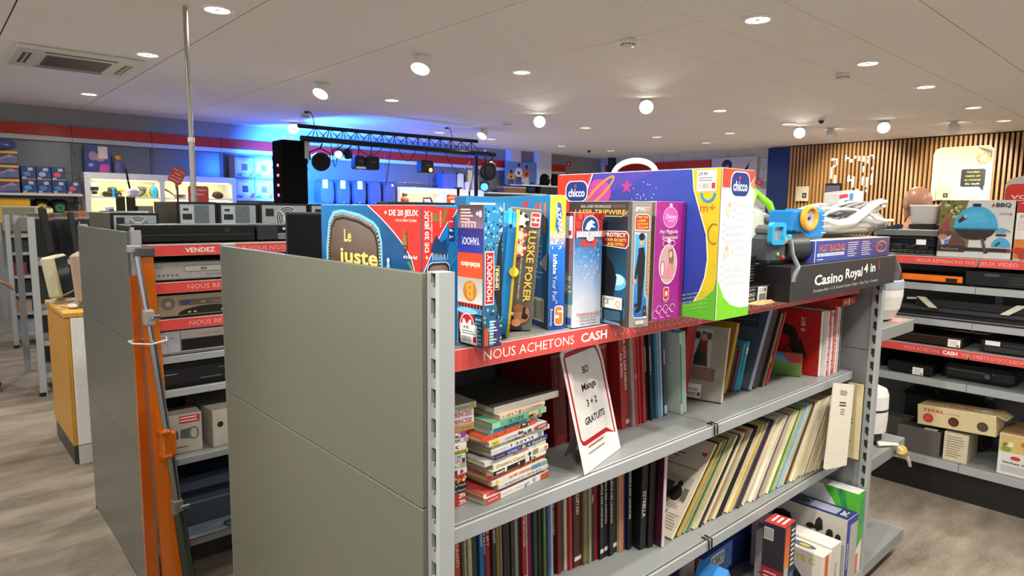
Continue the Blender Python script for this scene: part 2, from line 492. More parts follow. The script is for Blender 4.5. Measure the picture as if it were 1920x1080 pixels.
def swivel(x, y, aim, label, power=SPOT_W, angle=70, big=1.0):
    t = thing('swivel_spot', label, 'ceiling light', (x,y,CEIL-0.0006), None, 'swivelling ceiling spots')
    mb = MB(); mb.lathe([(0.075,0),(0.075,-0.008),(0.05,-0.012),(0.02,-0.014)], lin('d8d4cc'), 22); mb.build('ceiling_plate', 'plastic', t)
    c = Vector((0,0,-0.075)); d = (Vector(aim)-Vector((x,y,CEIL-0.075))).normalized()
    mb = MB(); a = c-d*0.05; e = c+d*0.06*big
    mb.cyl(a, e, 0.055, lin('e6e3dd'), 0.078*big, 22, caps=False); mb.cyl(a-d*0.012, a, 0.035, lin('cfccc6'), 0.055, 22)
    mb.build('lamp_head', 'plastic', t)
    mb = MB(); mb.tube([(0,0,-0.012),(0,0,-0.05)], 0.010, lin('bdbab4'), 8); mb.build('arm', 'metal', t)
    mb = MB(); mb.cyl(e-d*0.012, e-d*0.004, 0.074*big, (1.0,0.95,0.86), n=22); mb.build('lamp', 'lamp', t)
    p = Vector((x,y,CEIL))+e+d*0.02
    lamp_light('swivel_lamp', p, power, angle, p+d, 0.05)
    return t
CX, CY = CAMPOS.x, CAMPOS.y
swivel(2.58,5.58,(1.2,4.9,0.5),'tilted swivel spot left of the truss, showing a bright oval', 40)
swivel(2.61,3.83,(1.5,3.2,0.3),'tilted cone shaped swivel spot above the red price show carton', 40)
swivel(5.75,5.61,(2.2,2.2,1.0),'glaring round swivel spot over the white carton handle, lower left of a pair', 40)
swivel(5.71,3.82,(2.2,1.2,1.0),'glaring round swivel spot over the white carton handle, upper right of a pair', 40)
swivel(9.26,3.64,(5.0,1.6,1.0),'glaring round swivel spot in front of the slatted wall, left one', 40)
swivel(9.35,2.52,(6.0,0.9,0.6),'glaring oval swivel spot in front of the slatted wall, right one', 40)
swivel(6.16,7.30,(4.6,7.0,0.8),'tilted swivel spot above the right end of the truss', 40)
swivel(3.73,8.89,(2.2,5.5,0.8),'round glaring swivel spot at the left end of the truss', 30)
swivel(9.67,3.35,(11.95,3.70,1.75),'grey swivel spot turned towards the lettering on the slatted wall', 300, 56)
swivel(10.04,1.86,(11.95,2.15,1.95),'grey swivel spot turned towards the gold poster', 210, 55)
swivel(-1.25,-0.35,(0.75,0.0,0.95),'swivel spot behind the photographer aimed at the book shelves', 240, 60)
swivel(0.35,-0.80,(0.75,0.05,1.0),'unseen added swivel spot over the aisle aimed down at the boxed games', 55, 80)  # unseen lamp added for steep light and shadows below the top shelf
swivel(2.2,-0.95,(1.7,0.05,0.8),'unseen added swivel spot over the aisle aimed down at the record shelf', 60, 80)  # another unseen lamp, added to light the record shelf from above

def detector(x, y, label):
    t = thing('smoke_detector', label, 'smoke detector', (x,y,CEIL-0.0006), None, 'smoke detectors on the ceiling')
    mb = MB(); mb.lathe([(0.065,0),(0.065,-0.012),(0.060,-0.016)], lin('d9d5cd'), 22); mb.build('base', 'plastic', t)
    mb = MB(); mb.lathe([(0.056,-0.016),(0.056,-0.03),(0.050,-0.045),(0.030,-0.052),(0.004,-0.053)], lin('e2ded6'), 22)
    for k in range(14):
        a = 2*PI*k/14; mb.m = Matrix.Rotation(a,4,'Z'); mb.box(0.050,-0.008,-0.040,0.0555,0.008,-0.032, lin('4a4843'))
    mb.m = None; mb.build('cap', 'plastic', t)
    return t
detector(3.47,2.35,'white smoke detector with slots near the top middle of the ceiling')
detector(5.82,1.70,'white smoke detector above the right part of the store, below a downlight')
detector(5.91,6.46,'white smoke detector right of the truss end')
detector(3.46,7.90,'white smoke detector beside the lamp at the left truss end')
def cam_dome(x, y, label):
    t = thing('security_camera', label, 'camera', (x,y,CEIL-0.0006))
    mb = MB(); mb.lathe([(0.05,0),(0.05,-0.02),(0.045,-0.025)], lin('cfccc6'), 18); mb.build('mount', 'plastic', t)
    mb = MB(); mb.ball((0,0,-0.03),(0.04,0.04,0.04), lin('151515'), 14, 8); mb.build('dome', 'gloss', t)
cam_dome(8.6,3.05,'small dark camera dome between the two glaring spots')
cam_dome(9.9,8.35,'small dark camera dome near the far corner')

# ceiling cassette
t = thing('air_conditioner', 'white square ceiling air conditioner cassette with dark slots', 'air conditioner', (0.08,5.78,CEIL))
mb = MB(); mb.cbox(0,0,-0.035,0.92,0.90,-0.0006, lin('d6d2c9'), 0.012); mb.build('fascia', 'plastic', t)
mb = MB(); mb.cbox(0.22,0.20,-0.040,0.70,0.70,-0.0352, lin('8c887e'), 0.002); g = mb.build('intake_grille', 'plastic', t)
for k in range(12):
    mb = MB(); mb.box(0.225,0.215+k*0.040,-0.046,0.695,0.233+k*0.040,-0.0402, lin('5f5c54')); mb.build('grille_bar', 'plastic', g)
for a in ((0.20,0.07,0.72,0.13),(0.20,0.77,0.72,0.83),(0.06,0.2,0.12,0.7),(0.80,0.2,0.86,0.7)):
    mb = MB(); mb.cbox(a[0],a[1],-0.038,a[2],a[3],-0.0352, lin('4c4941'), 0.002)
    f = mb.build('outlet', 'plastic', t)
    mb = MB()
    if a[2]-a[0] > 0.2: mb.box(a[0],(a[1]+a[3])/2-0.006,-0.042,a[2],(a[1]+a[3])/2+0.006,-0.0382, lin('c9c5bb'))
    else: mb.box((a[0]+a[2])/2-0.006,a[1],-0.042,(a[0]+a[2])/2+0.006,a[3],-0.0382, lin('c9c5bb'))
    mb.build('vane', 'plastic', f)

# the pole from ceiling to floor
t = thing('ceiling_pole', 'thin grey metal pole running from the ceiling down behind the computers', 'pole', (0.77,3.81,0))
mb = MB(); mb.cyl((0,0,0.004),(0,0,1.9),0.019, lin('b3b1ab'), n=16); mb.cyl((0,0,1.9),(0,0,CEIL-0.01),0.0155, lin('a9a7a1'), n=16); mb.build('shaft', 'metal', t)
mb = MB(); mb.cyl((0,0,1.885),(0,0,1.915),0.023, lin('dddad4'), n=16); mb.build('collar', 'metal', t)
mb = MB(); mb.lathe([(0.06,0),(0.06,0.006),(0.022,0.012)], lin('8f8d88'), 18); mb.build('foot_plate', 'metal', t)
# ================================================================ shelving
GREY, LIP, DARKG = lin('868a89'), lin('9ca1a3'), lin('3b3d3d')
RED = lin('d8504c')
def upright(parent, x, y, h, w=0.030, d=0.033, slots=True, z0=0.0):
    """steel post; its slotted face looks to -x; front face to -y"""
    mb = MB()
    mb.box(x+0.007, y+0.001, z0, x+w, y+d-0.001, h-0.001, lin('1f2122'))
    mb.box(x+0.007, y, z0, x+w, y+0.001, h, LIP); mb.box(x+0.001, y+d-0.001, z0, x+w, y+d, h, GREY)
    mb.box(x+w, y, z0, x+w+0.001, y+d, h, LIP)
    mb.box(x, y, z0, x+0.007, y+0.010, h, LIP); mb.box(x, y+0.023, z0, x+0.007, y+d, h, GREY)
    mb.box(x, y, h, x+w+0.001, y+d, h+0.002, LIP)
    u = mb.build('upright', 'paint', parent)
    if slots:
        mb = MB(); z = z0+0.02
        while z < h:
            mb.box(x+0.0004, y+0.010, z, x+0.007, y+0.023, min(z+0.017, h), GREY)
            mb.box(x+0.0004, y+0.0175, z+0.017, x+0.005, y+0.023, min(z+0.024, h), GREY)
            z += 0.05
        sb_ = mb.build('slot_bridges', 'paint', u); sb_['kind'] = 'stuff'
    return u
def shelf(parent, x0, x1, yf, depth, zt, th=0.030, rail=None, name='shelf', col=GREY, matr='paint', clip=False, sides=True):
    """tray facing -y: plate, groove, front lip, side flanges; rail = list of (text, bold, height) printed on a red price rail"""
    mb = MB()
    mb.cbox(x0, yf+0.012, zt-0.022, x1, yf+depth, zt, col, 0.002)
    mb.cbox(x0, yf, zt-th, x1, yf+0.007, zt-0.001, LIP, 0.0015)
    mb.box(x0, yf+0.005, zt-th, x1, yf+0.013, zt-th+0.006, GREY)
    if sides:
        for xa in (x0, x1-0.002): mb.box(xa, yf+0.006, zt-0.036, xa+0.002, yf+depth*0.95, zt-0.02, GREY)
    s = mb.build(name, matr, parent)
    if rail:
        h = 0.041
        mb = MB(); mb.cbox(x0+0.002, yf-0.005, zt-h, x1-0.002, yf-0.0005, zt-0.0005, RED, 0.0008, lin('d8d2cf'))
        r = mb.build('price_rail', 'gloss', s)
        p = Print((x0, yf-0.005, zt-h), (1,0,0), (0,0,1), (0,-1,0))
        for (txt, u, sz, bold, fit, c) in rail: p.text(txt, u, h*0.5, sz, lin(c), bold=bold, fit=fit, al='l')
        p.mb.build('lettering', 'card', r)
    return s
NA = [('NOUS ACHETONS', 0, 0.0185, 0, 0.250, 'f3ece6'), ('CASH', 0, 0.0190, 1, 0.088, 'ffffff'), ("VOS OBJETS D'OCCASION", 0, 0.0185, 0, 0.36, 'e2a59c')]
def railtext(u, s=1.0, gap=0.02):
    out = []
    for (t, _, h, b, f, c) in NA: out.append((t, u, h*s, b, f*s, c)); u += f*s+gap*s
    return out
def panel_boards(parent, o, U, width, zs, N, col, mat='panel', name='panel', t=0.012):
    """stack of sheet metal boards between the heights zs"""
    o, U, N = Vector(o), Vector(U), Vector(N)
    for a, b in zip(zs[:-1], zs[1:]):
        mb = MB()
        M = Matrix((U, N, Vector((0,0,1)))).transposed().to_4x4(); M.translation = o
        mb.m = M; mb.cbox(0, -t, a+0.0008, width, 0, b-0.0008, col, 0.0012)
        mb.m = None; mb.build(name, mat, parent)

# ---------------------------------------------------------------- the near double sided shelf
H = 1.36
G = thing('shelving_unit', 'grey double sided shelving unit in the foreground with plain grey end panel', 'shelves', (0,0,0))
panel_boards(G, (0.004,0.0125,0), (0,1,0), 0.945, [0.16,0.56,0.96,1.36], (1,0,0), lin('707365'))
mb = MB(); mb.box(0.006,0.02,0.01,0.026,0.95,0.158, lin('2c2d2d')); mb.build('plinth', 'paint', G)
for yy in (-0.022, 0.957): upright(G, 0.002, yy, H)
panel_boards(G, (1.996,0.0125,0), (0,1,0), 0.945, [0.16,0.56,0.96,1.204], (1,0,0), lin('86898a'))
for yy in (-0.022, 0.957): upright(G, 1.978, yy, 1.204)
panel_boards(G, (0.036,0.470,0), (1,0,0), 1.94, [0.16,0.53,0.87,1.19], (0,1,0), lin('767978'), name='back_board')
YF, DP = 0.056, 0.405
ZT, Z2, Z3, Z4 = 1.214, 0.876, 0.541, 0.115
X1, XM, X2 = 0.036, 1.0, 1.972
shelf(G, X1, XM, YF, DP, ZT, rail=railtext(0.117))
shelf(G, XM+0.002, X2, YF, DP, ZT, rail=railtext(0.117))
for z in (Z2, Z3, Z4):
    yy, dd = (-0.025, 0.486) if z == Z4 else (YF, DP)
    shelf(G, X1, XM, yy, dd, z, 0.032); shelf(G, XM+0.002, X2, yy, dd, z, 0.032)
    if z == Z4: continue
    mb = MB()
    for dx in (-0.012, 0.004):
        mb.tube([(XM+dx, YF+0.02, z+0.003),(XM+dx, YF-0.003, z+0.002),(XM+dx, YF-0.004, z-0.026)], 0.0022, lin('2a2a2a'), 6)
    mb.build('shelf_clip', 'metal', G)
# back half (towards the computers): top shelf and two lower ones
for z in (ZT, Z2, Z3):
    mb = MB(); mb.cbox(X1, 0.482, z-0.022, X2, 0.90, z, GREY, 0.002); mb.cbox(X1, 0.902, z-0.03, X2, 0.910, z, LIP, 0.0015); mb.build('shelf', 'paint', G)
# gable shelves at the far end, reaching away from us
for z, ln, d in ((1.040,0.36,0.034), (0.540,0.37,0.036), (0.112,0.46,0.034)):
    mb = MB(); mb.cbox(2.012, -0.02, z-0.018, 2.012+ln-0.010, 0.978, z, GREY, 0.002)
    mb.cbox(2.012+ln-0.008, -0.02, z-d, 2.012+ln, 0.978, z, LIP, 0.002)
    mb.box(2.012, -0.0215, z-d-0.012, 2.012+ln-0.004, -0.0195, z-0.001, GREY)
    mb.build('gable_shelf', 'paint', G)

# ---------------------------------------------------------------- the electronics shelf across the aisle
LX, LY = -0.052, 1.762
L = thing('shelving_unit', 'grey double sided shelving unit stocked with disc players, desktop computers on top', 'shelves', (LX,LY,0))
panel_boards(L, (0.004,0.0125,0), (0,1,0), 0.945, [0.02,0.17,0.57,0.97,1.372], (1,0,0), lin('74786f'))
for yy in (-0.022, 0.957): upright(L, 0.002, yy, 1.374)
mb = MB(); mb.cyl((0.016,0.97,0.001),(0.016,0.97,0.02),0.022, lin('1a1a1a'), n=12); mb.build('foot', 'plastic', L)
panel_boards(L, (0.036,0.470,0), (1,0,0), 2.5, [0.05,0.45,0.88,1.30], (0,1,0), lin('4f5252'), name='back_board')
lt1 = [('VENDEZ', 0.145, 0.017, 1, 0.105, 'f2e9e6'), ("CE QUE VOUS N'UTILISEZ PLUS", 0.27, 0.0165, 0, 0.40, 'e8a9a4')]
lt2 = [('NOUS REPRENONS VOS JEUX VIDEO', 0.145, 0.0165, 0, 0.48, 'e8a9a4')]
for z, rail in ((1.322,lt1),(1.184,lt2),(1.046,lt2)):
    shelf(L, 0.036, 1.03, 0.0, 0.45, z, rail=rail); shelf(L, 1.032, 2.03, 0.0, 0.45, z, rail=rail)
for z in (0.906,0.776,0.506,0.17):
    shelf(L, 0.036, 1.03, 0.0, 0.45, z, 0.028); shelf(L, 1.032, 2.03, 0.0, 0.45, z, 0.028)
mb = MB(); mb.cbox(0.036,0.482,1.300,2.03,0.93,1.322, GREY, 0.002); mb.build('shelf', 'paint', L)

# ---------------------------------------------------------------- the shelf on the right, facing us
R_ = thing('shelving_unit', 'grey wall of shelves at the right with kitchen appliances and black players', 'shelves', (3.22,0.95,0), -PI/2)
panel_boards(R_, (0.0,0.462,0), (1,0,0), 2.0, [0.05,0.42,0.82,1.26], (0,1,0), lin('5d605f'), name='back_board')
for xx in (-0.032, 0.985, 2.0): upright(R_, xx, 0.43, 1.30)
rt1 = [('NOUS REPRENONS VOS JEUX VIDEO', 0.78, 0.017, 0, 0.42, 'e5a49c')]
shelf(R_, 0.0, 0.984, 0.0, 0.45, 1.252, rail=[('NOUS REPRENONS VOS', 0.72, 0.017, 0, 0.255, 'e5a49c')]); shelf(R_, 0.986, 2.0, 0.0, 0.45, 1.252, rail=[('JEUX VIDEO', 0.01, 0.017, 0, 0.15, 'e5a49c'), ("NOUS ACHETONS CASH", 0.4, 0.017, 0, 0.3, 'e5a49c')])
shelf(R_, 0.0, 0.984, 0.0, 0.45, 0.791, rail=[('NOUS ACHETONS', 0.695, 0.017, 0, 0.165, 'e5a49c'), ('CASH', 0.872, 0.018, 1, 0.066, 'ffffff')]); shelf(R_, 0.986, 2.0, 0.0, 0.45, 0.791, rail=[("VOS OBJETS D'OCCASION", -0.035, 0.017, 0, 0.26, 'e5a49c')])
for z, th in ((1.112,0.034),(0.930,0.031),(0.620,0.037),(0.205,0.042)):
    shelf(R_, 0.0, 0.984, 0.0, 0.45, z, th); shelf(R_, 0.986, 2.0, 0.0, 0.45, z, th)
mb = MB(); mb.box(0.0,0.06,0.0,2.0,0.08,0.16, lin('1b1b1b')); mb.build('plinth', 'paint', R_)

# ---------------------------------------------------------------- rows further up the left aisle
C_ = thing('shelving_unit', 'grey shelving unit with black monitors on its upper shelf, behind the wooden cabinet', 'shelves', (0.0,5.17,0))
for yy in (-0.0, 0.957): upright(C_, 0.0, yy, 1.372, w=0.045)
mb = MB(); mb.cyl((0.02,0.016,0.001),(0.02,0.016,0.03),0.026, lin('1a1a1a'), n=12); mb.build('foot', 'plastic', C_)
for z in (1.040,0.66,0.42,0.17):
    shelf(C_, 0.046, 1.04, 0.03, 0.45, z, 0.035, sides=False); shelf(C_, 1.042, 2.03, 0.03, 0.45, z, 0.035, sides=False)
panel_boards(C_, (0.046,0.49,0), (1,0,0), 2.0, [0.05,0.45,0.85,1.35], (0,1,0), lin('3f4242'), name='back_board')
mb = MB(); mb.cbox(0.046,0.50,1.345,2.03,0.95,1.365, GREY, 0.002); mb.build('shelf', 'paint', C_)
E_ = thing('shelving_unit', 'farthest grey shelving unit at the left edge with small coloured goods', 'shelves', (0.0,7.42,0))
for yy in (-0.0, 0.957): upright(E_, 0.04, yy, 1.36, w=0.04)
mb = MB(); mb.cyl((0.06,0.016,0.001),(0.06,0.016,0.03),0.026, lin('1a1a1a'), n=12); mb.build('foot', 'plastic', E_)
for z in (1.16,0.98,0.74,0.56,0.36,0.15):
    mb = MB(); mb.cbox(0.082,0.03,z-0.03,1.08,0.45,z, LIP, 0.003); mb.build('shelf', 'paint', E_)
panel_boards(E_, (0.082,0.47,0), (1,0,0), 1.0, [0.05,0.45,0.85,1.34], (0,1,0), lin('55585a'), name='back_board')
# ================================================================ boxed games along the top shelf
SH = ZT + 0.0008
D = math.radians
# carton with the television show
o, F = carton('board_game', 'blue and red quiz show game carton behind the grey end panel, gold lettering', 'game box', (0.06,0.111,SH), 0, 0.08, 0.39, 0.2545,
    dict(all=lin('1668a8'), left=lin('0b4f86'), front=lin('1a6fb4'), top=lin('0d3f6b')), edge=lin('7f9db3'))
p = F['left']()
p.poly([(0.001,0.001),(0.39,0.001),(0.39,0.2535),(0.001,0.2535)], [lin('0a3f70'),lin('0b4a82'),lin('0e4674'),lin('0f6aa6')])
p.poly([(0.205,0.2535),(0.3885,0.2535),(0.3885,0.108)] + [(0.372-0.004*k**1.0*0-(0.372-0.205)*(k/14), 0.132+(0.2535-0.132)*((k/14)**0.62)) for k in range(0,14)], lin('c62a22'))
p.line([(0.386,0.104)]+[(0.370-(0.372-0.205)*(k/14), 0.131+(0.2535-0.131)*((k/14)**0.62)) for k in range(0,15)], 0.0022, lin('e9e4dc'))
def tvshape(s=1.0, dx=0, dy=0):
    b = [(0.024,0.02),(0.030,0.16),(0.042,0.214),(0.062,0.234),(0.10,0.238),(0.17,0.230),(0.222,0.216),(0.240,0.204),(0.250,0.180),(0.253,0.10),(0.252,0.02)]
    cx, cy = 0.139, 0.12
    return [(cx+(x-cx)*s+dx, cy+(y-cy)*s+dy) for x, y in b]
p.poly(tvshape(1.06), lin('6fb6dc')); p.poly(tvshape(1.0), lin('2a211c')); p.poly(tvshape(0.955), lin('6e5f52')); p.poly(tvshape(0.93), lin('1c1512'))
q = tvshape(0.885); p.poly(q, [lin('4b352a'),lin('54402f'),lin('57493e'),lin('5d5149'),lin('665a52'),lin('6a5f57'),lin('6a5f56'),lin('645850'),lin('5c4b40'),lin('4b382c'),lin('3a281f')])
tv = tvshape(0.978)
for a, b in zip(tv[:-1], tv[1:]):
    L_ = math.hypot(b[0]-a[0], b[1]-a[1]); n = max(1, int(L_/0.0065))
    for k in range(n): p.ell(a[0]+(b[0]-a[0])*k/n, a[1]+(b[1]-a[1])*k/n, 0.0019, 0.0019, lin('efe9da'), 7); p.l -= p.STEP*0.98
p.text('Le', 0.122, 0.190, 0.025, lin('6a5420'), bold=1, sq=0.95); p.text('Le', 0.1205, 0.1915, 0.025, lin('e0c468'), bold=1, sq=0.95)
p.text('juste', 0.166, 0.1485, 0.031, lin('6a5420'), bold=1, fit=0.155); p.text('juste', 0.1645, 0.1505, 0.031, lin('e4ca74'), bold=1, fit=0.155)
p.text('prix', 0.165, 0.105, 0.027, lin('b79a44'), bold=1, fit=0.12)
p.text('+ DE 20 JEUX', 0.324, 0.240, 0.0105, lin('f4eee4'), bold=1, fit=0.115); p.text('dont le célèbre Tyrolien', 0.342, 0.2265, 0.0055, lin('e8d8d0'), fit=0.07)
p.ell(0.338,0.204,0.006,0.006,lin('6d5a2c')); p.poly([(0.330,0.180),(0.346,0.180),(0.344,0.199),(0.333,0.199)], lin('7a682f')); p.rect(0.333,0.168,0.337,0.181,lin('4a3a20')); p.rect(0.340,0.168,0.344,0.181,lin('4a3a20'))
p.text('et le Slide-Golf', 0.356, 0.160, 0.0065, lin('e8d8d0'), bold=1, fit=0.045); p.poly([(0.346,0.150),(0.352,0.153),(0.369,0.136),(0.364,0.131)], lin('57793a'))
p.ell(0.281,0.135,0.006,0.012,lin('8fa6b3')); p.ell(0.281,0.149,0.005,0.005,lin('b9c6cc'))
p.done(o)
p = F['front']()
p.poly([(0.0005,0.001),(0.0795,0.001),(0.0795,0.2535),(0.0005,0.2535)], [lin('0f5f9f'),lin('1a75bd'),lin('1a7cc4'),lin('105d9c')])
for k in range(7): p.poly([(0.04,0.12),(0.0795,0.16+0.012*k),(0.0795,0.164+0.012*k)], lin('3f98d6'))
p.poly([(0.001,0.130),(0.001,0.2535),(0.079,0.2485)]+[(0.072-0.07*(k/12), 0.236-0.106*((k/12)**1.35)) for k in range(0,12)], lin('cc2f25'))
p.line([(0.079,0.247)]+[(0.072-0.07*(k/12), 0.236-0.106*((k/12)**1.35)) for k in range(0,13)], 0.0018, lin('ece6de'))
p.text('+ DE 20 JEUX', 0.0105, 0.200, 0.0085, lin('f4eee4'), rot=90, bold=1, fit=0.088); p.text('dont le célèbre Tyrolien', 0.0205, 0.215, 0.0042, lin('eed8d0'), rot=90, fit=0.055)
p.ell(0.030,0.232,0.007,0.008,lin('7a682f')); p.poly([(0.044,0.224),(0.049,0.222),(0.056,0.246),(0.051,0.248)], lin('57793a')); p.text('et le Slide-Golf', 0.040, 0.230, 0.004, lin('eed8d0'), rot=90, fit=0.03)
p.rect(0.058,0.214,0.071,0.233,lin('c22f3a')); p.rect(0.058,0.190,0.071,0.214,lin('14408a'))
for ch, vv in (('T',0.197),('F',0.209),('1',0.225)): p.text(ch, 0.0645, vv, 0.008, WHITE, rot=90, bold=1)
p.rrect(0.010,0.03,0.062,0.152,0.012,lin('8cc4e4')); p.rrect(0.012,0.03,0.060,0.150,0.012,lin('2a211c')); p.rrect(0.0155,0.03,0.0565,0.1455,0.010,lin('776a60')); p.text('juste', 0.036, 0.125, 0.009, lin('d8b860'), bold=1, fit=0.032)
for k in range(9): p.line([(0.022+0.004*k,0.155),(0.022+0.004*k+random.uniform(-.002,.002),0.165+random.random()*0.018)], 0.0009, lin('cfe6f2'))
p.poly([(0.018,0.170),(0.05,0.165),(0.055,0.195),(0.040,0.187),(0.030,0.200),(0.022,0.185)], lin('0c3a66'))
p.done(o)

# tall billboard game carton
o, F = carton('board_game', 'narrow game carton with stacked brand banners and a red title, hanging over the red rail', 'game box', (0.130,0.023,SH), 0, 0.044, 0.073, 0.256, dict(all=lin('1c1a20'), left=lin('2a2226'), front=lin('17324f')), edge=lin('6a6468'))
p = F['left']()
p.grad(0.0005,0.200,0.0725,0.2555,lin('7b688a'),lin('3a2d26')); p.lines(0.008,0.222,0.05,0.250,5,lin('b8a5a0'),0.5,0.5); p.text('+8', 0.060, 0.240, 0.011, WHITE, bold=1)
for k in range(5): p.rect(0.012+0.009*k,0.215,0.017+0.009*k,0.222+0.004*(k%3),lin('ae9a93'))
p.grad(0.0005,0.170,0.0725,0.214,lin('2a3596'),lin('1d2467')); p.text('YAHOO!', 0.038, 0.191, 0.013, lin('e6e4f0'), rot=180, fit=0.05)
p.grad(0.0005,0.125,0.0725,0.170,lin('d5522a'),lin('b93e22')); p.text('nickelodeon', 0.038, 0.148, 0.010, lin('f3e2d2'), rot=180, bold=1, fit=0.055)
p.grad(0.0005,0.078,0.0725,0.125,lin('c9c8c6'),lin('a5a4a2')); p.ell(0.037,0.101,0.020,0.019,lin('b9772c')); p.text('B', 0.037, 0.101, 0.028, lin('dc9a45'), bold=1, rot=180)
for k in range(8): p.poly([(0.001+0.009*k,0.071),(0.0055+0.009*k,0.071),(0.0055+0.009*k,0.079),(0.001+0.009*k,0.079)], lin('c23b30'))
p.rect(0.0005,0.060,0.0725,0.071,lin('3f88b4')); p.ell(0.03,0.064,0.03,0.006,lin('7fc0dc'))
p.rect(0.010,0.012,0.050,0.058,lin('b3232c')); p.ring(0.030,0.035,0.022,0.025,0.002,lin('e3d8d0')); p.text('M', 0.030, 0.036, 0.026, WHITE, bold=1)
p.rect(0.052,0.002,0.0725,0.058,lin('27486d')); p.lines(0.054,0.005,0.072,0.055,7,lin('7fb0cc'),0.5,0.4)
p.sticker(0.012,0.004,0.060,0.040,'14.99'); p.done(o)
p = F['front']()
p.grad(0.0005,0.0005,0.0435,0.2555,lin('20405f'),lin('2f8fc8'))
for k in range(110):
    u = random.choice((0.003,0.009,0.030,0.036,0.040,0.016,0.022)); v = random.uniform(0.165,0.25) if k < 70 else random.uniform(0.004,0.07)
    p.rect(u, v, u+random.uniform(0.002,0.005), v+random.uniform(0.002,0.006), random.choice([lin('e8e36a'),lin('7fd0ea'),lin('0d1c30'),lin('123a63'),lin('e8f0f2'),lin('0d1c30')])); p.l -= p.STEP*0.97
p.poly([(0.024,0.10),(0.043,0.04),(0.043,0.21),(0.034,0.185)], lin('16191f'))
p.rect(0.003,0.078,0.0245,0.174,lin('efe8e0')); p.rect(0.0045,0.080,0.023,0.172,lin('bf2228')); p.text('MONOPOLY', 0.0138, 0.126, 0.0115, WHITE, rot=90, bold=1, fit=0.084)
p.rect(0.0255,0.104,0.037,0.147,lin('d8c98f')); p.rect(0.0263,0.1048,0.0362,0.1462,lin('23222a')); p.text('EMPIRE', 0.0313, 0.1255, 0.0065, lin('f0e4b0'), rot=90, bold=1, fit=0.036)
p.rect(0.002,0.004,0.012,0.036,lin('c9512e')); p.rect(0.014,0.004,0.024,0.05,lin('3aa0c8')); p.rect(0.026,0.004,0.036,0.045,lin('44307a')); p.lines(0.014,0.006,0.036,0.05,8,lin('e8e0d0'),0.4,0.6)
p.done(o)

# blue and yellow hinged plastic case standing on its edge
t = thing('plastic_case', 'rounded blue plastic case with a yellow rim wedged between two game cartons', 'case', (0.190,0.064,SH+0.005), (0,D(4.5),D(-40)))
def rr(w, h, r, n=6):
    pts = []
    for cx, cy, a in ((w-r,r,-90),(w-r,h-r,0),(r,h-r,90),(r,r,180)):
        for i in range(n+1):
            q = math.radians(a+90*i/n); pts.append((cx+r*math.cos(q), cy+r*math.sin(q)))
    return pts
Fx = ((0,0,0),(0,1,0),(0,0,1),(1,0,0))
mb = MB(); mb.prism(rr(0.092,0.242,0.040), (0.0,0,0),(0,1,0),(0,0,1),(1,0,0),0.024, lin('1c86cf')); 
mb.prism(rr(0.096,0.247,0.041), (0.008,-0.0025,0.0),(0,1,0),(0,0,1),(1,0,0),0.007, lin('2b96dc')); mb.build('shell', 'plastic', t)
mb = MB(); mb.prism(rr(0.096,0.246,0.041), (0.0242,-0.002,0.0),(0,1,0),(0,0,1),(1,0,0),0.005, lin('e0c22a')); mb.build('rim', 'plastic', t)
mb = MB(); mb.cyl((0.0268,-0.006,0.13),(0.0268,-0.0022,0.13),0.009, lin('e3c832'), n=16); mb.build('latch', 'plastic', t)
mb = MB(); mb.cyl((0.014,-0.0036,0.215),(0.014,-0.0026,0.215),0.003, lin('0c2f4c'), n=10); mb.build('screw', 'plastic', t)

# poker
o, F = carton('board_game', 'grey poker game carton leaning to the right, chips printed at its top', 'game box', (0.268,0.133,SH+0.0055), (0,D(4.5),D(-38.5)), 0.063, 0.05, 0.249, dict(all=lin('4a4a3f'), front=lin('6e6b66'), left=lin('4b4636')), edge=lin('8a877d'))
p = F['front']()
for k in range(40): p.lines(0.001,0.001+0.0062*k,0.0625,0.0062*(k+1),2,lin('625f5b'),0.35,0.0)
for cv, c1, c2 in ((0.224,'1b1b1b','e8e6e0'),(0.193,'b5533b','e6c9b8'),(0.166,'c23a34','efe0da')):
    p.ell(0.021,cv,0.0165,0.0165,lin(c2)); p.ring(0.021,cv,0.0165,0.0165,0.006,lin(c1)); 
    for a in range(0,360,60): p.ring(0.021,cv,0.0165,0.0165,0.006,lin(c2),4,a,a+22)
    p.ell(0.021,cv,0.007,0.007,lin('f0eee8'))
p.rrect(0.041,0.212,0.0605,0.242,0.004,WHITE); p.rrect(0.0425,0.2135,0.059,0.2405,0.004,lin('c9353a')); p.text('H', 0.0508, 0.227, 0.014, WHITE, rot=90, bold=1)
p.text('LUSKE POKER', 0.047, 0.133, 0.0145, lin('e8c455'), rot=-90, bold=1, fit=0.145)
p.text('"Give it a try to win a poker face of your deep in mind"', 0.030, 0.125, 0.004, lin('e3e0d8'), rot=-90, fit=0.12)
for k in range(3): p.rect(0.0035,0.060+0.016*k,0.0155,0.073+0.016*k,lin('d8d4cc')); p.text('A', 0.0095, 0.0665+0.016*k, 0.008, lin('c22f33'), rot=-90, bold=1)
p.poly([(0.001,0.001),(0.045,0.001),(0.038,0.016),(0.020,0.030),(0.004,0.042),(0.001,0.042)], lin('17171a'))
p.ell(0.040,0.034,0.0165,0.018,lin('a9744f')); p.ell(0.032,0.046,0.010,0.009,lin('8a5a3c')); p.poly([(0.040,0.025),(0.046,0.025),(0.048,0.050),(0.042,0.050)], lin('121212')); p.ell(0.0475,0.030,0.006,0.006,lin('141414')); p.ell(0.030,0.016,0.010,0.008,lin('c0835a')); p.poly([(0.010,0.035),(0.022,0.030),(0.024,0.036),(0.014,0.041)], lin('d8d2c8'))
p.done(o)

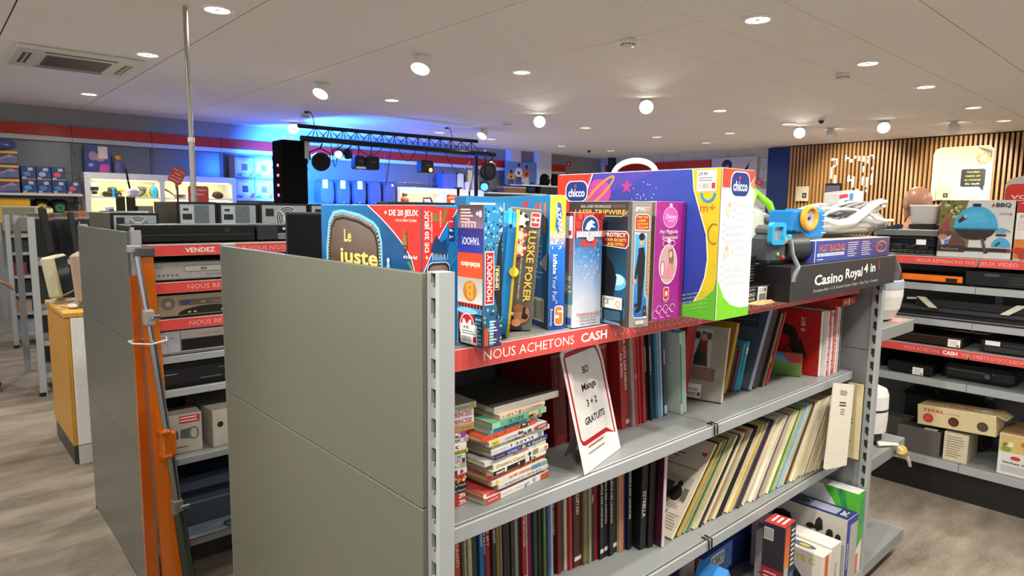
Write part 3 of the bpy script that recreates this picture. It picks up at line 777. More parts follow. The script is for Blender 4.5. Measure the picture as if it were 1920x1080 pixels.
# inflatable
o, F = carton('toy_box', 'blue inflatable toy carton with a yellow top corner', 'toy box', (0.356,0.083,SH), D(-19), 0.037, 0.30, 0.279, dict(all=lin('1f5fae'), front=lin('1b62c0'), left=lin('173f74'), top=lin('2a6f9f')), edge=lin('9fb0bf'))
p = F['front']()
p.grad(0.0005,0.0005,0.0365,0.17,lin('1548a8'),lin('1f6fd0')); p.grad(0.0005,0.17,0.0365,0.205,lin('1f6fd0'),lin('d9c184')); p.rect(0.0005,0.205,0.0365,0.278,lin('f0b53e'))
for k in range(14): p.ell(random.uniform(0.004,0.034),random.uniform(0.165,0.205),random.uniform(.001,.004),random.uniform(.001,.004),lin('cfe8f6'),8)
p.poly([(0.012,0.215),(0.020,0.200),(0.027,0.240),(0.024,0.262),(0.017,0.265)], lin('235fb0')); p.text('AZARK', 0.022, 0.228, 0.010, WHITE, rot=-80, bold=1, fit=0.055)
p.text('Inflate', 0.013, 0.137, 0.0095, WHITE, rot=-90, bold=1, fit=0.042); p.text('Your Fun', 0.013, 0.087, 0.0095, lin('e4ecf8'), rot=-90, fit=0.052); p.text('TM', 0.017, 0.058, 0.004, WHITE, rot=-90)
p.text('Bestway', 0.0065, 0.026, 0.0062, lin('dfe8f5'), rot=-90, fit=0.037); p.rrect(0.013,0.008,0.034,0.050,0.006,lin('e8e8e8')); p.rrect(0.015,0.010,0.032,0.048,0.006,lin('e5762a')); p.rect(0.015,0.024,0.024,0.030,WHITE); p.rect(0.020,0.036,0.032,0.040,WHITE)
p.done(o)
p = F['left']()
p.grad(0.0005,0.0005,0.2995,0.2785,lin('14305a'),lin('1d7fb4')); p.poly([(0.15,0.245),(0.19,0.258),(0.20,0.268),(0.17,0.266)], lin('c2363c'))
for k, c in enumerate(('c24a3c','d2603f','b9705a')): p.poly([(0.225+0.022*k,0.205),(0.238+0.022*k,0.200),(0.240+0.022*k,0.265),(0.228+0.022*k,0.262)], lin(c))
p.rect(0.225,0.012,0.28,0.062,lin('b9b39f')); p.barcode(0.228,0.015,0.277,0.056,lin('3a382f')); p.lines(0.21,0.10,0.28,0.20,9,lin('8fb0cc'),0.18,0.4); p.poly([(0.255,0.135),(0.29,0.12),(0.292,0.16),(0.275,0.15)], lin('9aa3a8'))
p.text('L', 0.062, 0.25, 0.03, lin('dfe6ea')); p.done(o)

# dinosaur carton
o, F = carton('toy_box', 'slim toy carton with red top and white lower half, dinosaur toy lettering', 'toy box', (0.407,0.062,SH), D(-3), 0.0855, 0.06, 0.244, dict(all=lin('b9bcc2'), left=lin('9aa3ab'), front=lin('d8dade')), edge=lin('dcdad6'))
p = F['front']()
p.poly([(0.0005,0.0005),(0.085,0.0005),(0.085,0.15),(0.0005,0.15)], [lin('e6e6e8'),lin('aeb4bd'),lin('3a6ea8'),lin('5f95c8')]); p.poly([(0.0005,0.15),(0.085,0.15),(0.085,0.20),(0.0005,0.20)], [lin('5f95c8'),lin('3a6ea8'),lin('173a72'),lin('2a5da4')])
p.poly([(0.060,0.02),(0.085,0.002),(0.085,0.15),(0.060,0.10)], [lin('c2c8d0'),lin('a4abb5'),lin('2f5f9a'),lin('6c95c0')])
for k in range(60):
    u, v = random.uniform(0.002,0.08), random.uniform(0.10,0.19); p.line([(u,v),(u+0.0035,v+0.005)], 0.0010, lin('b9d6ec')); p.l -= p.STEP*0.97
p.rect(0.0005,0.190,0.085,0.2435,lin('b02a2c'))
for r in range(4):
    for k in range(5):
        p.rrect(0.003+0.0165*k+(0.006 if r%2 else 0),0.172+0.019*r,0.017+0.0165*k+(0.006 if r%2 else 0),0.187+0.019*r,0.005,random.choice([lin('c8373a'),lin('d44a48'),lin('8f1f22')]) if r > 0 else random.choice([lin('c8373a'),lin('3a6ea8')]))
p.ell(0.046,0.213,0.026,0.025,lin('b9bec4')); p.ell(0.046,0.213,0.0235,0.0225,lin('1b3f80')); p.poly([(0.030,0.209),(0.036,0.222),(0.048,0.229),(0.060,0.222),(0.050,0.220),(0.062,0.212),(0.048,0.213),(0.042,0.206)], lin('d9dde2'))
p.rect(0.004,0.192,0.082,0.205,lin('9aa0a6')); p.text('JURASSIC WORLD', 0.043, 0.1985, 0.0105, lin('f2f2f2'), bold=1, fit=0.074); p.ell(0.046,0.189,0.012,0.006,lin('b9bec4'))
p.text('TYRANNOSAURUS REX', 0.044, 0.028, 0.0058, lin('b03a3c'), bold=1, fit=0.072)
for k, s in enumerate(('LOCKDOWN - ENCLOS','ACTION DINO SPECIALE','CAGE DE SECURITE')): p.text(s, 0.044, 0.020-0.0065*k, 0.0034, lin('4a4a50'), bold=1, fit=0.05)
p.done(o)
p = F['left'](); p.grad(0.0005,0.05,0.0595,0.2435,lin('4c7a86'),lin('94272a')); p.rect(0.036,0.19,0.056,0.236,WHITE); p.rect(0.044,0.196,0.053,0.206,lin('b02a2c')); p.rect(0.040,0.006,0.056,0.022,lin('2a4f90')); p.lines(0.03,0.07,0.058,0.12,10,lin('aebd8a'),0.6,0.7); p.done(o)

# laser alarm toy
o, F = carton('toy_box', 'dark grey spy toy carton with a black clad figure and red label', 'toy box', (0.505,-0.012,SH), D(-7), 0.058, 0.205, 0.269, dict(all=lin('5c5754'), front=lin('8d8a87'), left=lin('2c2a2b'), top=lin('5a5450')), edge=lin('a8a29b'))
p = F['left']()
p.poly([(0.0005,0.0005),(0.2045,0.0005),(0.2045,0.2685),(0.0005,0.2685)], [lin('15181d'),lin('3a3a40'),lin('5a5048'),lin('453a33')])
p.poly([(0.004,0.018),(0.192,0.018),(0.192,0.236),(0.004,0.236)], [lin('0f2b3c'),lin('1b5a7c'),lin('14202a'),lin('0d141a')]); p.ell(0.165,0.095,0.028,0.018,lin('5aaed0')); p.ell(0.165,0.10,0.022,0.012,lin('a9dcec'))
p.poly([(0.010,0.236),(0.170,0.236),(0.190,0.246),(0.195,0.2675),(0.001,0.2675),(0.001,0.236)], lin('3d342e')); p.line([(0.001,0.2365),(0.175,0.2365),(0.193,0.2475)], 0.0016, lin('bdb4aa'))
p.text('REAL LASER TECHNOLOGY', 0.092, 0.2575, 0.0062, lin('cfc9c0'), fit=0.10); p.lines(0.148,0.255,0.185,0.261,3,lin('7d736a'),0.3,0); p.text('LASER TRIPWIRE', 0.104, 0.2455, 0.0098, lin('dba43c'), bold=1, fit=0.165)
oc = [(0.118,0.172),(0.190,0.168),(0.198,0.176),(0.198,0.198),(0.190,0.206),(0.122,0.205),(0.113,0.197),(0.112,0.180)]
p.poly(oc, lin('e3dfd8')); p.poly([(0.155+(x-0.155)*0.95, 0.187+(y-0.187)*0.90) for x, y in oc], lin('8e2a26')); p.text('PROTECT', 0.155, 0.197, 0.0085, WHITE, bold=1, fit=0.066); p.text('YOUR SECRETS', 0.157, 0.186, 0.0058, lin('e8bd4a'), bold=1, fit=0.066); p.text('AND INTEL!', 0.159, 0.177, 0.0058, lin('e8bd4a'), bold=1, fit=0.052)
p.poly([(0.075,0.20),(0.092,0.195),(0.115,0.170),(0.150,0.135),(0.165,0.105),(0.158,0.07),(0.150,0.045),(0.120,0.045),(0.118,0.085),(0.085,0.095),(0.072,0.15)], lin('12151b')); p.ell(0.072,0.205,0.018,0.024,lin('2a1d18')); p.ell(0.080,0.200,0.010,0.013,lin('a9745a')); p.ell(0.098,0.060,0.012,0.009,lin('c08a68')); p.poly([(0.090,0.070),(0.110,0.060),(0.118,0.08),(0.10,0.09)], lin('c08a68')); p.ell(0.095,0.035,0.022,0.017,lin('1b1d22')); p.rect(0.085,0.014,0.112,0.026,lin('d9d6d0'))
p.poly([(0.150,0.052),(0.185,0.060),(0.190,0.046),(0.155,0.040)], lin('17191d'))
p.rect(0.122,0.036,0.184,0.062,lin('d8d5cf')); p.text('CE', 0.135, 0.050, 0.011, lin('333333')); p.ring(0.172,0.047,0.007,0.007,0.0014,lin('c04a40')); p.lines(0.128,0.054,0.165,0.060,2,lin('777777'),0.3,0.2)
p.rect(0.085,0.008,0.124,0.034,lin('c9c6c0')); p.ell(0.115,0.025,0.0055,0.0055,lin('2f8a3c')); p.rect(0.124,0.004,0.185,0.034,lin('141a24')); p.poly([(0.126,0.008),(0.180,0.012),(0.180,0.032),(0.128,0.031)], lin('32506a')); p.poly([(0.08,0.0015),(0.185,0.0015),(0.178,0.007),(0.10,0.010)], lin('5b7da0'))
p.done(o)
p = F['front']()
p.rect(0.0005,0.0005,0.0575,0.2685,lin('8b8784')); p.text('SPYNET', 0.030, 0.2525, 0.0085, WHITE, bold=1, fit=0.044, sh=0.2); p.text('NET', 0.042, 0.2525, 0.0078, lin('e08a2c'), bold=1, fit=0.018, sh=0.2)
p.poly([(0.008,0.208),(0.052,0.206),(0.052,0.236),(0.046,0.242),(0.014,0.242),(0.008,0.236)], lin('e0dcd4')); p.poly([(0.0095,0.210),(0.0505,0.208),(0.0505,0.235),(0.045,0.2405),(0.015,0.2405),(0.0095,0.235)], lin('a92a26'))
for k, s in enumerate(('TRIP THE','LASER -','ACTIVATE','THE ALARM')): p.text(s, 0.030, 0.2355-0.0072*k, 0.0046, lin('eac24c'), bold=1, fit=0.032)
p.poly([(0.008,0.026),(0.012,0.020),(0.044,0.018),(0.052,0.030),(0.052,0.060),(0.044,0.07),(0.044,0.20),(0.008,0.204)], lin('d9d9d6')); p.poly([(0.0095,0.028),(0.013,0.022),(0.043,0.0205),(0.0505,0.031),(0.0505,0.060),(0.0425,0.069),(0.0425,0.197),(0.0095,0.201)], [lin('1e5fa8')]*4+[lin('2a7cc0')]*2+[lin('47a8d8')]*2)
p.poly([(0.020,0.17),(0.037,0.172),(0.041,0.15),(0.040,0.11),(0.037,0.08),(0.035,0.05),(0.032,0.035),(0.018,0.030),(0.014,0.034),(0.022,0.045),(0.021,0.09),(0.019,0.12)], lin('15161a')); p.ell(0.029,0.186,0.0075,0.010,lin('c99878')); p.ell(0.029,0.194,0.009,0.008,lin('1c1613')); p.ell(0.0115,0.100,0.0045,0.006,lin('c99878')); p.poly([(0.020,0.16),(0.012,0.12),(0.010,0.105),(0.015,0.104),(0.022,0.13)], lin('17181c')); p.poly([(0.012,0.05),(0.030,0.055),(0.026,0.046),(0.012,0.045)], lin('15161a')); p.rrect(0.039,0.018,0.050,0.045,0.004,lin('26272b')); p.rect(0.040,0.018,0.050,0.022,lin('e2e0dc')); p.rect(0.042,0.031,0.046,0.037,lin('c23a2e'))
p.text('LASER TRIPWIRE', 0.0515, 0.130, 0.0062, lin('d89a3c'), rot=90, bold=1, fit=0.118); p.rrect(0.016,0.006,0.042,0.014,0.002,lin('bdbab4')); p.done(o)

# purple mirror game
o, F = carton('board_game', 'upright magenta fairy tale game carton with an oval picture', 'game box', (0.611,0.005,SH), 0, 0.1165, 0.16, 0.2705, dict(all=lin('8f1f80'), front=lin('a8268f'), left=lin('6d5a4a'), right=lin('6a1560'), top=lin('b98a9f')), edge=lin('c7a0bd'))
p = F['front'](); p.poly([(0.0005,0.0005),(0.116,0.0005),(0.116,0.27),(0.0005,0.27)], [lin('b02a9a'),lin('9c2088'),lin('8a1c78'),lin('a3258d')]); p.rect(0.102,0.0005,0.116,0.27,lin('82186f'))
for k in range(60): p.ell(random.uniform(0.004,0.10),random.uniform(0.004,0.266),0.0009,0.0009,lin('c662b4'),6); p.l -= p.STEP*0.97
p.ring(0.056,0.235,0.029,0.024,0.0015,lin('e9c9e2'),20); p.ell(0.056,0.235,0.027,0.022,lin('c85ab6')); p.ell(0.056,0.262,0.006,0.005,lin('e6bcdc')); p.text('Disney', 0.058, 0.237, 0.010, WHITE, bold=0, fit=0.042, sh=0.25); p.text('PRINCESS', 0.058, 0.227, 0.0035, WHITE, fit=0.022)
p.text('Het Magische', 0.052, 0.203, 0.009, WHITE, bold=0, fit=0.072, sh=0.2); p.text('Spiegelspel', 0.056, 0.190, 0.009, WHITE, fit=0.062, sh=0.2)
p.ell(0.052,0.128,0.036,0.046,lin('f0dfe6')); p.ell(0.052,0.128,0.033,0.043,lin('c9a9a8')); p.ell(0.062,0.148,0.010,0.012,lin('cfa88e')); p.poly([(0.052,0.160),(0.068,0.164),(0.074,0.14),(0.070,0.12),(0.056,0.13)], lin('8a6a4a')); p.ell(0.061,0.150,0.006,0.008,lin('e0bba0')); p.poly([(0.040,0.098),(0.072,0.095),(0.078,0.12),(0.060,0.132),(0.046,0.118)], lin('dc8f9a')); p.ring(0.030,0.118,0.008,0.020,0.003,lin('d6528c'),18); p.ell(0.030,0.118,0.005,0.016,lin('f0e6ee'))
for s in (-1,1): p.ring(0.052+s*0.014,0.176,0.011,0.007,0.0018,lin('ecd5e6'),14)
p.ell(0.052,0.182,0.008,0.006,lin('ecd5e6'))
p.rrect(0.036,0.046,0.058,0.076,0.004,WHITE); p.rrect(0.0375,0.0475,0.0565,0.0745,0.004,lin('c9353a')); p.rect(0.043,0.055,0.046,0.067,WHITE); p.rect(0.049,0.055,0.052,0.067,WHITE); p.rect(0.046,0.0595,0.049,0.063,WHITE); p.text('JUMBO', 0.047, 0.043, 0.003, WHITE)
for k in range(6): p.ring(0.008+0.013*k,0.016+0.010*(k%2),0.011,0.010,0.0014,lin('ecc9e4'),16,0,300)
p.done(o)

# big play centre carton
o, F = carton('toy_box', 'largest carton on the top shelf, purple, yellow and green with a white carry handle', 'toy box', (0.733,-0.082,SH), D(-0.5), 0.146, 0.51, 0.347, dict(all=lin('d8d8d4'), left=lin('2b2a86'), front=lin('e9e8e6'), top=lin('b9a88c')), edge=lin('dcd8d0'), b=0.002)
p = F['left']()
p.poly([(0.001,0.001),(0.509,0.001),(0.509,0.346),(0.001,0.346)], [lin('2d2676'),lin('1d2a80'),lin('24429a'),lin('4a3a94')])
p.ell(0.34,0.17,0.02,0.06,lin('31479a'))
p.poly([(0.07,0.27),(0.24,0.31),(0.33,0.345),(0.12,0.345)], lin('4b3f9e')); p.ell(0.150,0.295,0.042,0.036,lin('b0418e')); p.ring(0.150,0.297,0.066,0.017,0.008,lin('c9803c'),30,0,360,38)
def star(cx, cy, r, col):
    p.poly([(cx+(r if k%2==0 else r*0.42)*math.cos(PI/2+PI*k/5), cy+(r if k%2==0 else r*0.42)*math.sin(PI/2+PI*k/5)) for k in range(10)], col)
star(0.243,0.31,0.020,lin('a8357e')); star(0.108,0.305,0.020,lin('963a8c'))
for k in range(16): p.rect(0.30+random.random()*0.05,0.26+random.random()*0.05,0.302+0.04*0+0.3-0.3+0.0+0.0+0.30-0.0+random.random()*0.0,0.0,lin('cfd6ea')) if False else p.ell(0.26+random.random()*0.08,0.27+random.random()*0.05,0.0013,0.0013,lin('cfd6ea'),6)
p.ell(0.315,0.115,0.045,0.055,lin('c9c5cf')); p.ell(0.30,0.115,0.045,0.055,lin('3a2c7c')); p.ell(0.36,0.06,0.06,0.04,lin('6a3c58'))
yb = [(0.435,0.3455),(0.44,0.300),(0.458,0.25),(0.478,0.197),(0.484,0.14),(0.479,0.099),(0.466,0.062),(0.452,0.038)]
p.poly([(0.509,0.3455)]+yb+[(0.40,0.004),(0.509,0.004)], lin('b9a41e')); p.line(yb, 0.003, lin('dcd2a8'))
p.poly([(0.36,0.0015),(0.509,0.0015),(0.509,0.10),(0.503,0.072),(0.480,0.050),(0.44,0.034),(0.36,0.020)], lin('4f9a24'))
p.poly([(0.001,0.3455),(0.001,0.245),(0.05,0.245),(0.080,0.270),(0.11,0.30),(0.13,0.3455)], lin('c9331f')); p.line([(0.05,0.245),(0.080,0.270),(0.11,0.30),(0.13,0.3455)], 0.005, lin('b9b6dc'))
def logo(cu, cv, w, h):
    p.rrect(cu-w*.54,cv-h*.55,cu+w*.54,cv+h*.55,h*.42,lin('e9e6f0')); p.rrect(cu-w*.5,cv-h*.5,cu+w*.5,cv+h*.5,h*.40,lin('14307c')); p.text('chıcco' if False else 'chicco', cu, cv-h*0.06, h*.42, WHITE, bold=1, fit=w*.80); p.ell(cu-w*0.05,cv+h*.27,h*.085,h*.085,lin('d8352a'))
logo(0.073,0.300,0.076,0.052)
p.sticker(0.448,0.295,0.498,0.342,'29.99'); p.ring(0.478,0.291,0.020,0.022,0.006,lin('1f7fb4'),20,180,360); p.text('m+', 0.478, 0.258, 0.020, lin('a8652a'), fit=0.042); p.ring(0.497,0.199,0.016,0.024,0.003,lin('7d7015'),20,60,300)
for k in range(5): p.text('play music learn with me', 0.455, 0.060-0.009*k, 0.0045, lin('8ac05a'), rot=14, fit=0.07)
p.done(o)
p = F['front']()
p.rect(0.001,0.001,0.145,0.346,lin('f0efec')); p.poly([(0.001,0.303),(0.10,0.303),(0.125,0.315),(0.145,0.335),(0.145,0.346),(0.001,0.346)], lin('d9432a')); p.poly([(0.145,0.300),(0.145,0.335),(0.125,0.312)], lin('e2884a'))
p.poly([(0.001,0.001),(0.145,0.001),(0.145,0.022),(0.100,0.023),(0.060,0.033),(0.030,0.052),(0.012,0.078),(0.001,0.096)], lin('76c81e'))
logo(0.079,0.312,0.080,0.054)
p.ell(0.033,0.255,0.012,0.016,lin('e6c8ba')); p.ell(0.035,0.265,0.007,0.007,lin('d9b09a')); p.ell(0.031,0.155,0.012,0.014,lin('e6c8ba')); p.ell(0.032,0.166,0.007,0.007,lin('d9b09a'))
for k in range(12):
    v = 0.27-0.0162*k; u = 0.055 if k in (0,1,2,6,7) else 0.014
    p.ell(u,v,0.002,0.002,lin('3a86b8'),8); p.lines(u+0.006,v-0.011,0.125,v-0.001,3,lin('9fb6c4'),0.28,0.25)
p.done(o)
mb = MB(); mb.tube([(0.07,0.30-0.11*math.cos(PI*k/14)*0.62,0.346+0.034*math.sin(PI*k/14)) for k in range(15)], 0.0075, WHITE, 8); mb.build('carry_handle', 'plastic', o)

# cartons and loudspeaker behind the front row
o, F = carton('toy_box', 'blue carton with a white warning strip, behind the hinged case', 'toy box', (0.405,0.42,SH), 0, 0.12, 0.05, 0.281, dict(all=lin('2a7cb4'), left=lin('1e5f92'), top=lin('6a6f70')))
p = F['front'](); p.rect(0.01,0.248,0.095,0.265,WHITE); p.text('WARNING', 0.055, 0.2565, 0.007, lin('444444'), bold=1, fit=0.05); p.done(o)
o, F = carton('board_game', 'flat black carton lid showing behind the quiz show carton', 'game box', (0.30,0.62,SH), 0, 0.235, 0.05, 0.266, dict(all=lin('161616')), edge=lin('2c2c2c'))
t = thing('loudspeaker', 'black wooden loudspeaker standing behind the end panel, left of the quiz show carton', 'speaker', (0.075,0.73,SH), D(-42))
mb = MB(); mb.cbox(0,0,0.003,0.105,0.10,0.236, lin('17161a'), 0.003, lin('2c2a30')); mb.build('cabinet', 'plastic', t)
mb = MB(); mb.cbox(0.006,-0.005,0.008,0.099,-0.0003,0.231, lin('101012'), 0.002); mb.build('grille', 'cloth', t)
mb = MB(); mb.m = Matrix.Translation((0.056,-0.005,0.06)) @ Matrix.Rotation(PI/2,4,'X'); mb.lathe([(0.040,0.0),(0.040,0.003),(0.034,0.002),(0.012,0.0005),(0.001,0.0015)], lin('1e1e21'), 26); mb.build('driver', 'plastic', t)

# ---- right end of the top shelf
o, F = carton('game_box', 'low black poker chip box with a white safety label, left of the long casino carton', 'game box', (0.895,0.004,SH), 0, 0.272, 0.19, 0.047, dict(all=lin('151417')), edge=lin('5a5148'))
p = F['front'](); p.text('Chip-Box', 0.165, 0.040, 0.006, lin('bdb2a2'), fit=0.038, sh=0.2); p.text('CASINO', 0.155, 0.026, 0.010, lin('dcd6cc'), fit=0.06); p.text('P.O.K.E.R', 0.158, 0.014, 0.0065, lin('d9d2c8'), bold=1, fit=0.05)
p.poly([(0.196,0.006),(0.248,0.003),(0.252,0.044),(0.200,0.046)], lin('dcdad4')); p.text('CE', 0.212, 0.036, 0.009, lin('333333')); p.ring(0.227,0.036,0.005,0.005,0.0013,lin('b8504a')); p.ell(0.240,0.036,0.005,0.005,lin('4a5a48')); p.barcode(0.206,0.008,0.244,0.026,lin('3a3a3a')); p.done(o)
mb = MB(); mb.add([(0.13,-0.002,0.004),(0.19,-0.012,-0.004),(0.268,-0.020,-0.002),(0.271,-0.004,0.004),(0.20,-0.003,0.007)], [(0,1,2,3,4)], lin('d8b27a')); mb.add([(0.13,-0.002,0.0055),(0.19,-0.012,-0.0025),(0.268,-0.020,-0.0005),(0.271,-0.004,0.0055),(0.20,-0.003,0.0085)], [(0,1,2,3,4)], lin('d8b27a')); mb.build('torn_flap', 'paper', o)
o, F = carton('game_box', 'long black casino game carton overhanging the right end of the shelf', 'game box', (1.172,-0.052,SH), D(0.8), 0.862, 0.30, 0.101, dict(all=lin('1d1c1c'), front=lin('2b2a2a'), left=lin('141313')), edge=lin('4a4641'))
p = F['front']()
p.text('Casino', 0.262, 0.053, 0.030, lin('eeeae2'), bold=1, fit=0.218); p.text('Royal', 0.462, 0.060, 0.030, lin('e9e5dd'), bold=1, fit=0.150); p.text('4 in', 0.603, 0.068, 0.029, lin('e4e0d8'), bold=1, fit=0.108); p.text('1', 0.690, 0.073, 0.030, lin('b8313c'), bold=1)
p.text('Roulette-Rad • 11.5 Gramm Casino-Chips • Chip-Tray • Croupier', 0.42, 0.022, 0.009, lin('bdb8b0'), fit=0.54); p.done(o)
o, F = carton('game_box', 'blue slot racing track carton lying on the casino carton', 'game box', (1.352,-0.036,SH+0.1018), D(0.8), 0.645, 0.27, 0.066, dict(all=lin('27347c'), front=lin('2a3a86'), left=lin('2f3f8c'), top=lin('c9c0b4')), edge=lin('cfc8bc'))
p = F['front'](); p.poly([(0.001,0.001),(0.644,0.001),(0.644,0.065),(0.001,0.065)], [lin('2a4aa0'),lin('2a2f6a'),lin('5a3a5c'),lin('2c4398')])
p.text('HOT RACING', 0.125, 0.043, 0.020, lin('d9b43a'), bold=1, fit=0.20); p.text('HOT RACING', 0.124, 0.044, 0.017, lin('c23a2c'), bold=1, fit=0.20); p.rect(0.015,0.018,0.22,0.027,lin('e0e0e8')); p.text('ELECTRIC ROAD RACING SET', 0.117, 0.0225, 0.005, lin('2a3a86'), bold=1, fit=0.19)
p.lines(0.25,0.008,0.34,0.058,7,lin('b9b4c8'),0.4,0.4); p.lines(0.37,0.008,0.46,0.058,7,lin('b9b4c8'),0.4,0.4); p.ring(0.56,0.034,0.055,0.020,0.004,lin('d08a3c')); p.ring(0.54,0.030,0.025,0.012,0.003,lin('c9602c')); p.lines(0.014,0.006,0.06,0.012,1,lin('d0d0da')); p.done(o)
p = F['left'](); p.poly([(0.14,0.03),(0.20,0.055),(0.24,0.03)], lin('c96a4a')); p.ring(0.20,0.020,0.03,0.010,0.002,lin('c9a060')); p.done(o)

# child's camera on the casino carton
t = thing('toy_camera', 'grey toy camera with a square blue viewfinder on the casino carton', 'toy', (1.166,0.005,SH+0.1014), D(-8))
mb = MB(); mb.cbox(-0.01,0,0.002,0.072,0.07,0.085, lin('4b5054'), 0.012); mb.cbox(0.0,0.004,0.080,0.062,0.066,0.112, lin('55595d'), 0.010); mb.build('body', 'plastic', t)
mb = MB()
pts = rr(0.066,0.062,0.012,4); inn = rr(0.042,0.038,0.006,4)
for a, z0 in ((0,0),):
    n = len(pts)
    A = [(x-0.022, -0.012, y+0.058) for x, y in pts]; B = [(x-0.010, -0.012, y+0.070) for x, y in inn]; A2 = [(x, 0.003, z) for x, _, z in A]; B2 = [(x, 0.003, z) for x, _, z in B]
    vs = A+B+A2+B2
    mb.add(vs, [(i,(i+1)%n,n+(i+1)%n,n+i) for i in range(n)]+[(2*n+i,3*n+i,3*n+(i+1)%n,2*n+(i+1)%n) for i in range(n)]+[(i,2*n+i,2*n+(i+1)%n,(i+1)%n) for i in range(n)]+[(n+i,n+(i+1)%n,3*n+(i+1)%n,3*n+i) for i in range(n)], lin('2a9fd0'))
mb.build('viewfinder_frame', 'plastic', t)
mb = MB(); mb.box(-0.010,-0.003,0.070,0.032,-0.001,0.108, lin('8a8f96')); mb.build('viewfinder_glass', 'gloss', t)
mb = MB(); mb.cyl((0.07,0.034,0.044),(0.180,0.034,0.044),0.040, lin('2b2e2e'), 0.043, 22); mb.cyl((0.180,0.034,0.044),(0.185,0.034,0.044),0.041, lin('3e5a4a'), 0.036, 22); mb.build('lens_barrel', 'plastic', t)
mb = MB(); mb.ball((0.052,-0.002,0.070),(0.013,0.007,0.013), lin('e69a2a')); mb.build('shutter_button', 'plastic', t)
mb = MB(); mb.ball((0.050,-0.002,0.020),(0.007,0.005,0.007), lin('c9302c')); mb.build('button', 'plastic', t)
mb = MB(); mb.ball((0.026,-0.001,0.030),(0.005,0.004,0.006), lin('8ec63a')); mb.build('button', 'plastic', t)
mb = MB(); mb.cbox(0.060,-0.010,0.066,0.080,0.006,0.086, lin('2a9fd0'), 0.004); mb.build('strap_clip', 'plastic', t)
mb = MB(); mb.tube([(0.069,-0.012,0.070),(0.052,-0.030,0.03),(0.016,-0.073,-0.001),(-0.008,-0.078,-0.022),(-0.014,-0.078,-0.040)], [0.006,0.0065,0.0065,0.0065,0.006], lin('5d646a'), 8); mb.build('hand_strap', 'plastic', t)
# blue toy projector
t = thing('toy_projector', 'blue plastic toy with a round orange rimmed lens, on the racing carton', 'toy', (1.332,0.020,SH+0.1695), D(-10))
mb = MB(); mb.cbox(-0.015,0.0,0.022,0.115,0.085,0.088, lin('1b73b4'), 0.006); mb.cbox(0.055,-0.003,0.001,0.150,0.090,0.092, lin('1f7fc2'), 0.010); mb.cbox(0.045,0.004,0.001,0.062,0.08,0.03, lin('176aa6'), 0.004); mb.build('body', 'plastic', t)
mb = MB(); mb.m = Matrix.Translation((0.052,-0.004,0.064)) @ Matrix.Rotation(PI/2,4,'X'); mb.lathe([(0.036,0),(0.038,0.006),(0.036,0.014),(0.030,0.016),(0.027,0.010),(0.027,0.0)], lin('e2992a'), 26); mb.build('lens_ring', 'plastic', t)
mb = MB(); mb.m = Matrix.Translation((0.052,-0.005,0.064)) @ Matrix.Rotation(PI/2,4,'X'); mb.lathe([(0.027,0.0),(0.026,0.006),(0.006,0.004),(0.001,0.004)], lin('a9a8a2'), 22); mb.lathe([(0.005,0.0045),(0.005,0.007),(0.001,0.0072)], lin('1d1d1d'), 14); mb.build('lens', 'gloss', t)
for k in range(4):
    mb = MB(); mb.box(0.128,-0.0045,0.018+0.018*k,0.149,-0.0032,0.021+0.018*k, lin('d0d8de')); mb.build('vent_stripe', 'plastic', t)
# toy car with big wheel
t = thing('toy_car', 'shiny blue toy car with a big silver and orange wheel, beside the large carton', 'toy', (0.955,0.030,SH+0.0485), D(8))
mb = MB(); mb.cbox(0,0,0.004,0.125,0.075,0.050, lin('1636b8'), 0.012); mb.cbox(0.02,0.008,0.046,0.09,0.067,0.066, lin('1f45d0'), 0.008); mb.build('body', 'gloss', t)
mb = MB(); mb.cbox(0.112,-0.002,0.018,0.127,0.016,0.036, lin('d88a2c'), 0.003); mb.build('headlight', 'gloss', t)
mb = MB(); mb.cbox(0.058,-0.0012,0.016,0.080,-0.0002,0.036, lin('cfd2d6'), 0.0004); mb.build('badge', 'card', t)
mb = MB(); mb.m = Matrix.Translation((0.084,0.012,0.108)) @ Matrix.Rotation(PI/2,4,'X') @ Matrix.Rotation(D(18),4,'Y'); mb.lathe([(0.012,-0.03),(0.040,-0.01),(0.042,0.008),(0.036,0.012),(0.022,0.004),(0.020,0.0)], lin('bcc0c4'), 24); mb.build('wheel_rim', 'metal', t)
mb = MB(); mb.m = Matrix.Translation((0.084,0.012,0.108)) @ Matrix.Rotation(PI/2,4,'X') @ Matrix.Rotation(D(18),4,'Y'); mb.lathe([(0.021,0.002),(0.020,0.012),(0.013,0.014)], lin('d8452a'), 20); mb.lathe([(0.012,0.0142),(0.007,0.016),(0.001,0.0165)], lin('e88a2a'), 16); mb.build('wheel_hub', 'plastic', t)
# black cable bundle
t = thing('cable_bundle', 'coiled black cable lying on the chip box', 'cable', (1.128,0.065,SH+0.049))
for k in range(9):
    mb = MB(); z = 0.006+0.0085*k; rx = 0.036-0.0012*abs(k-4)
    mb.tube([(rx*math.cos(2*PI*i/16), (0.024+0.001*(k%3))*math.sin(2*PI*i/16), z+0.002*math.sin(3*PI*i/16)) for i in range(17)], 0.0045, lin('1b1b1d'), 6); mb.build('loop', 'plastic', t)
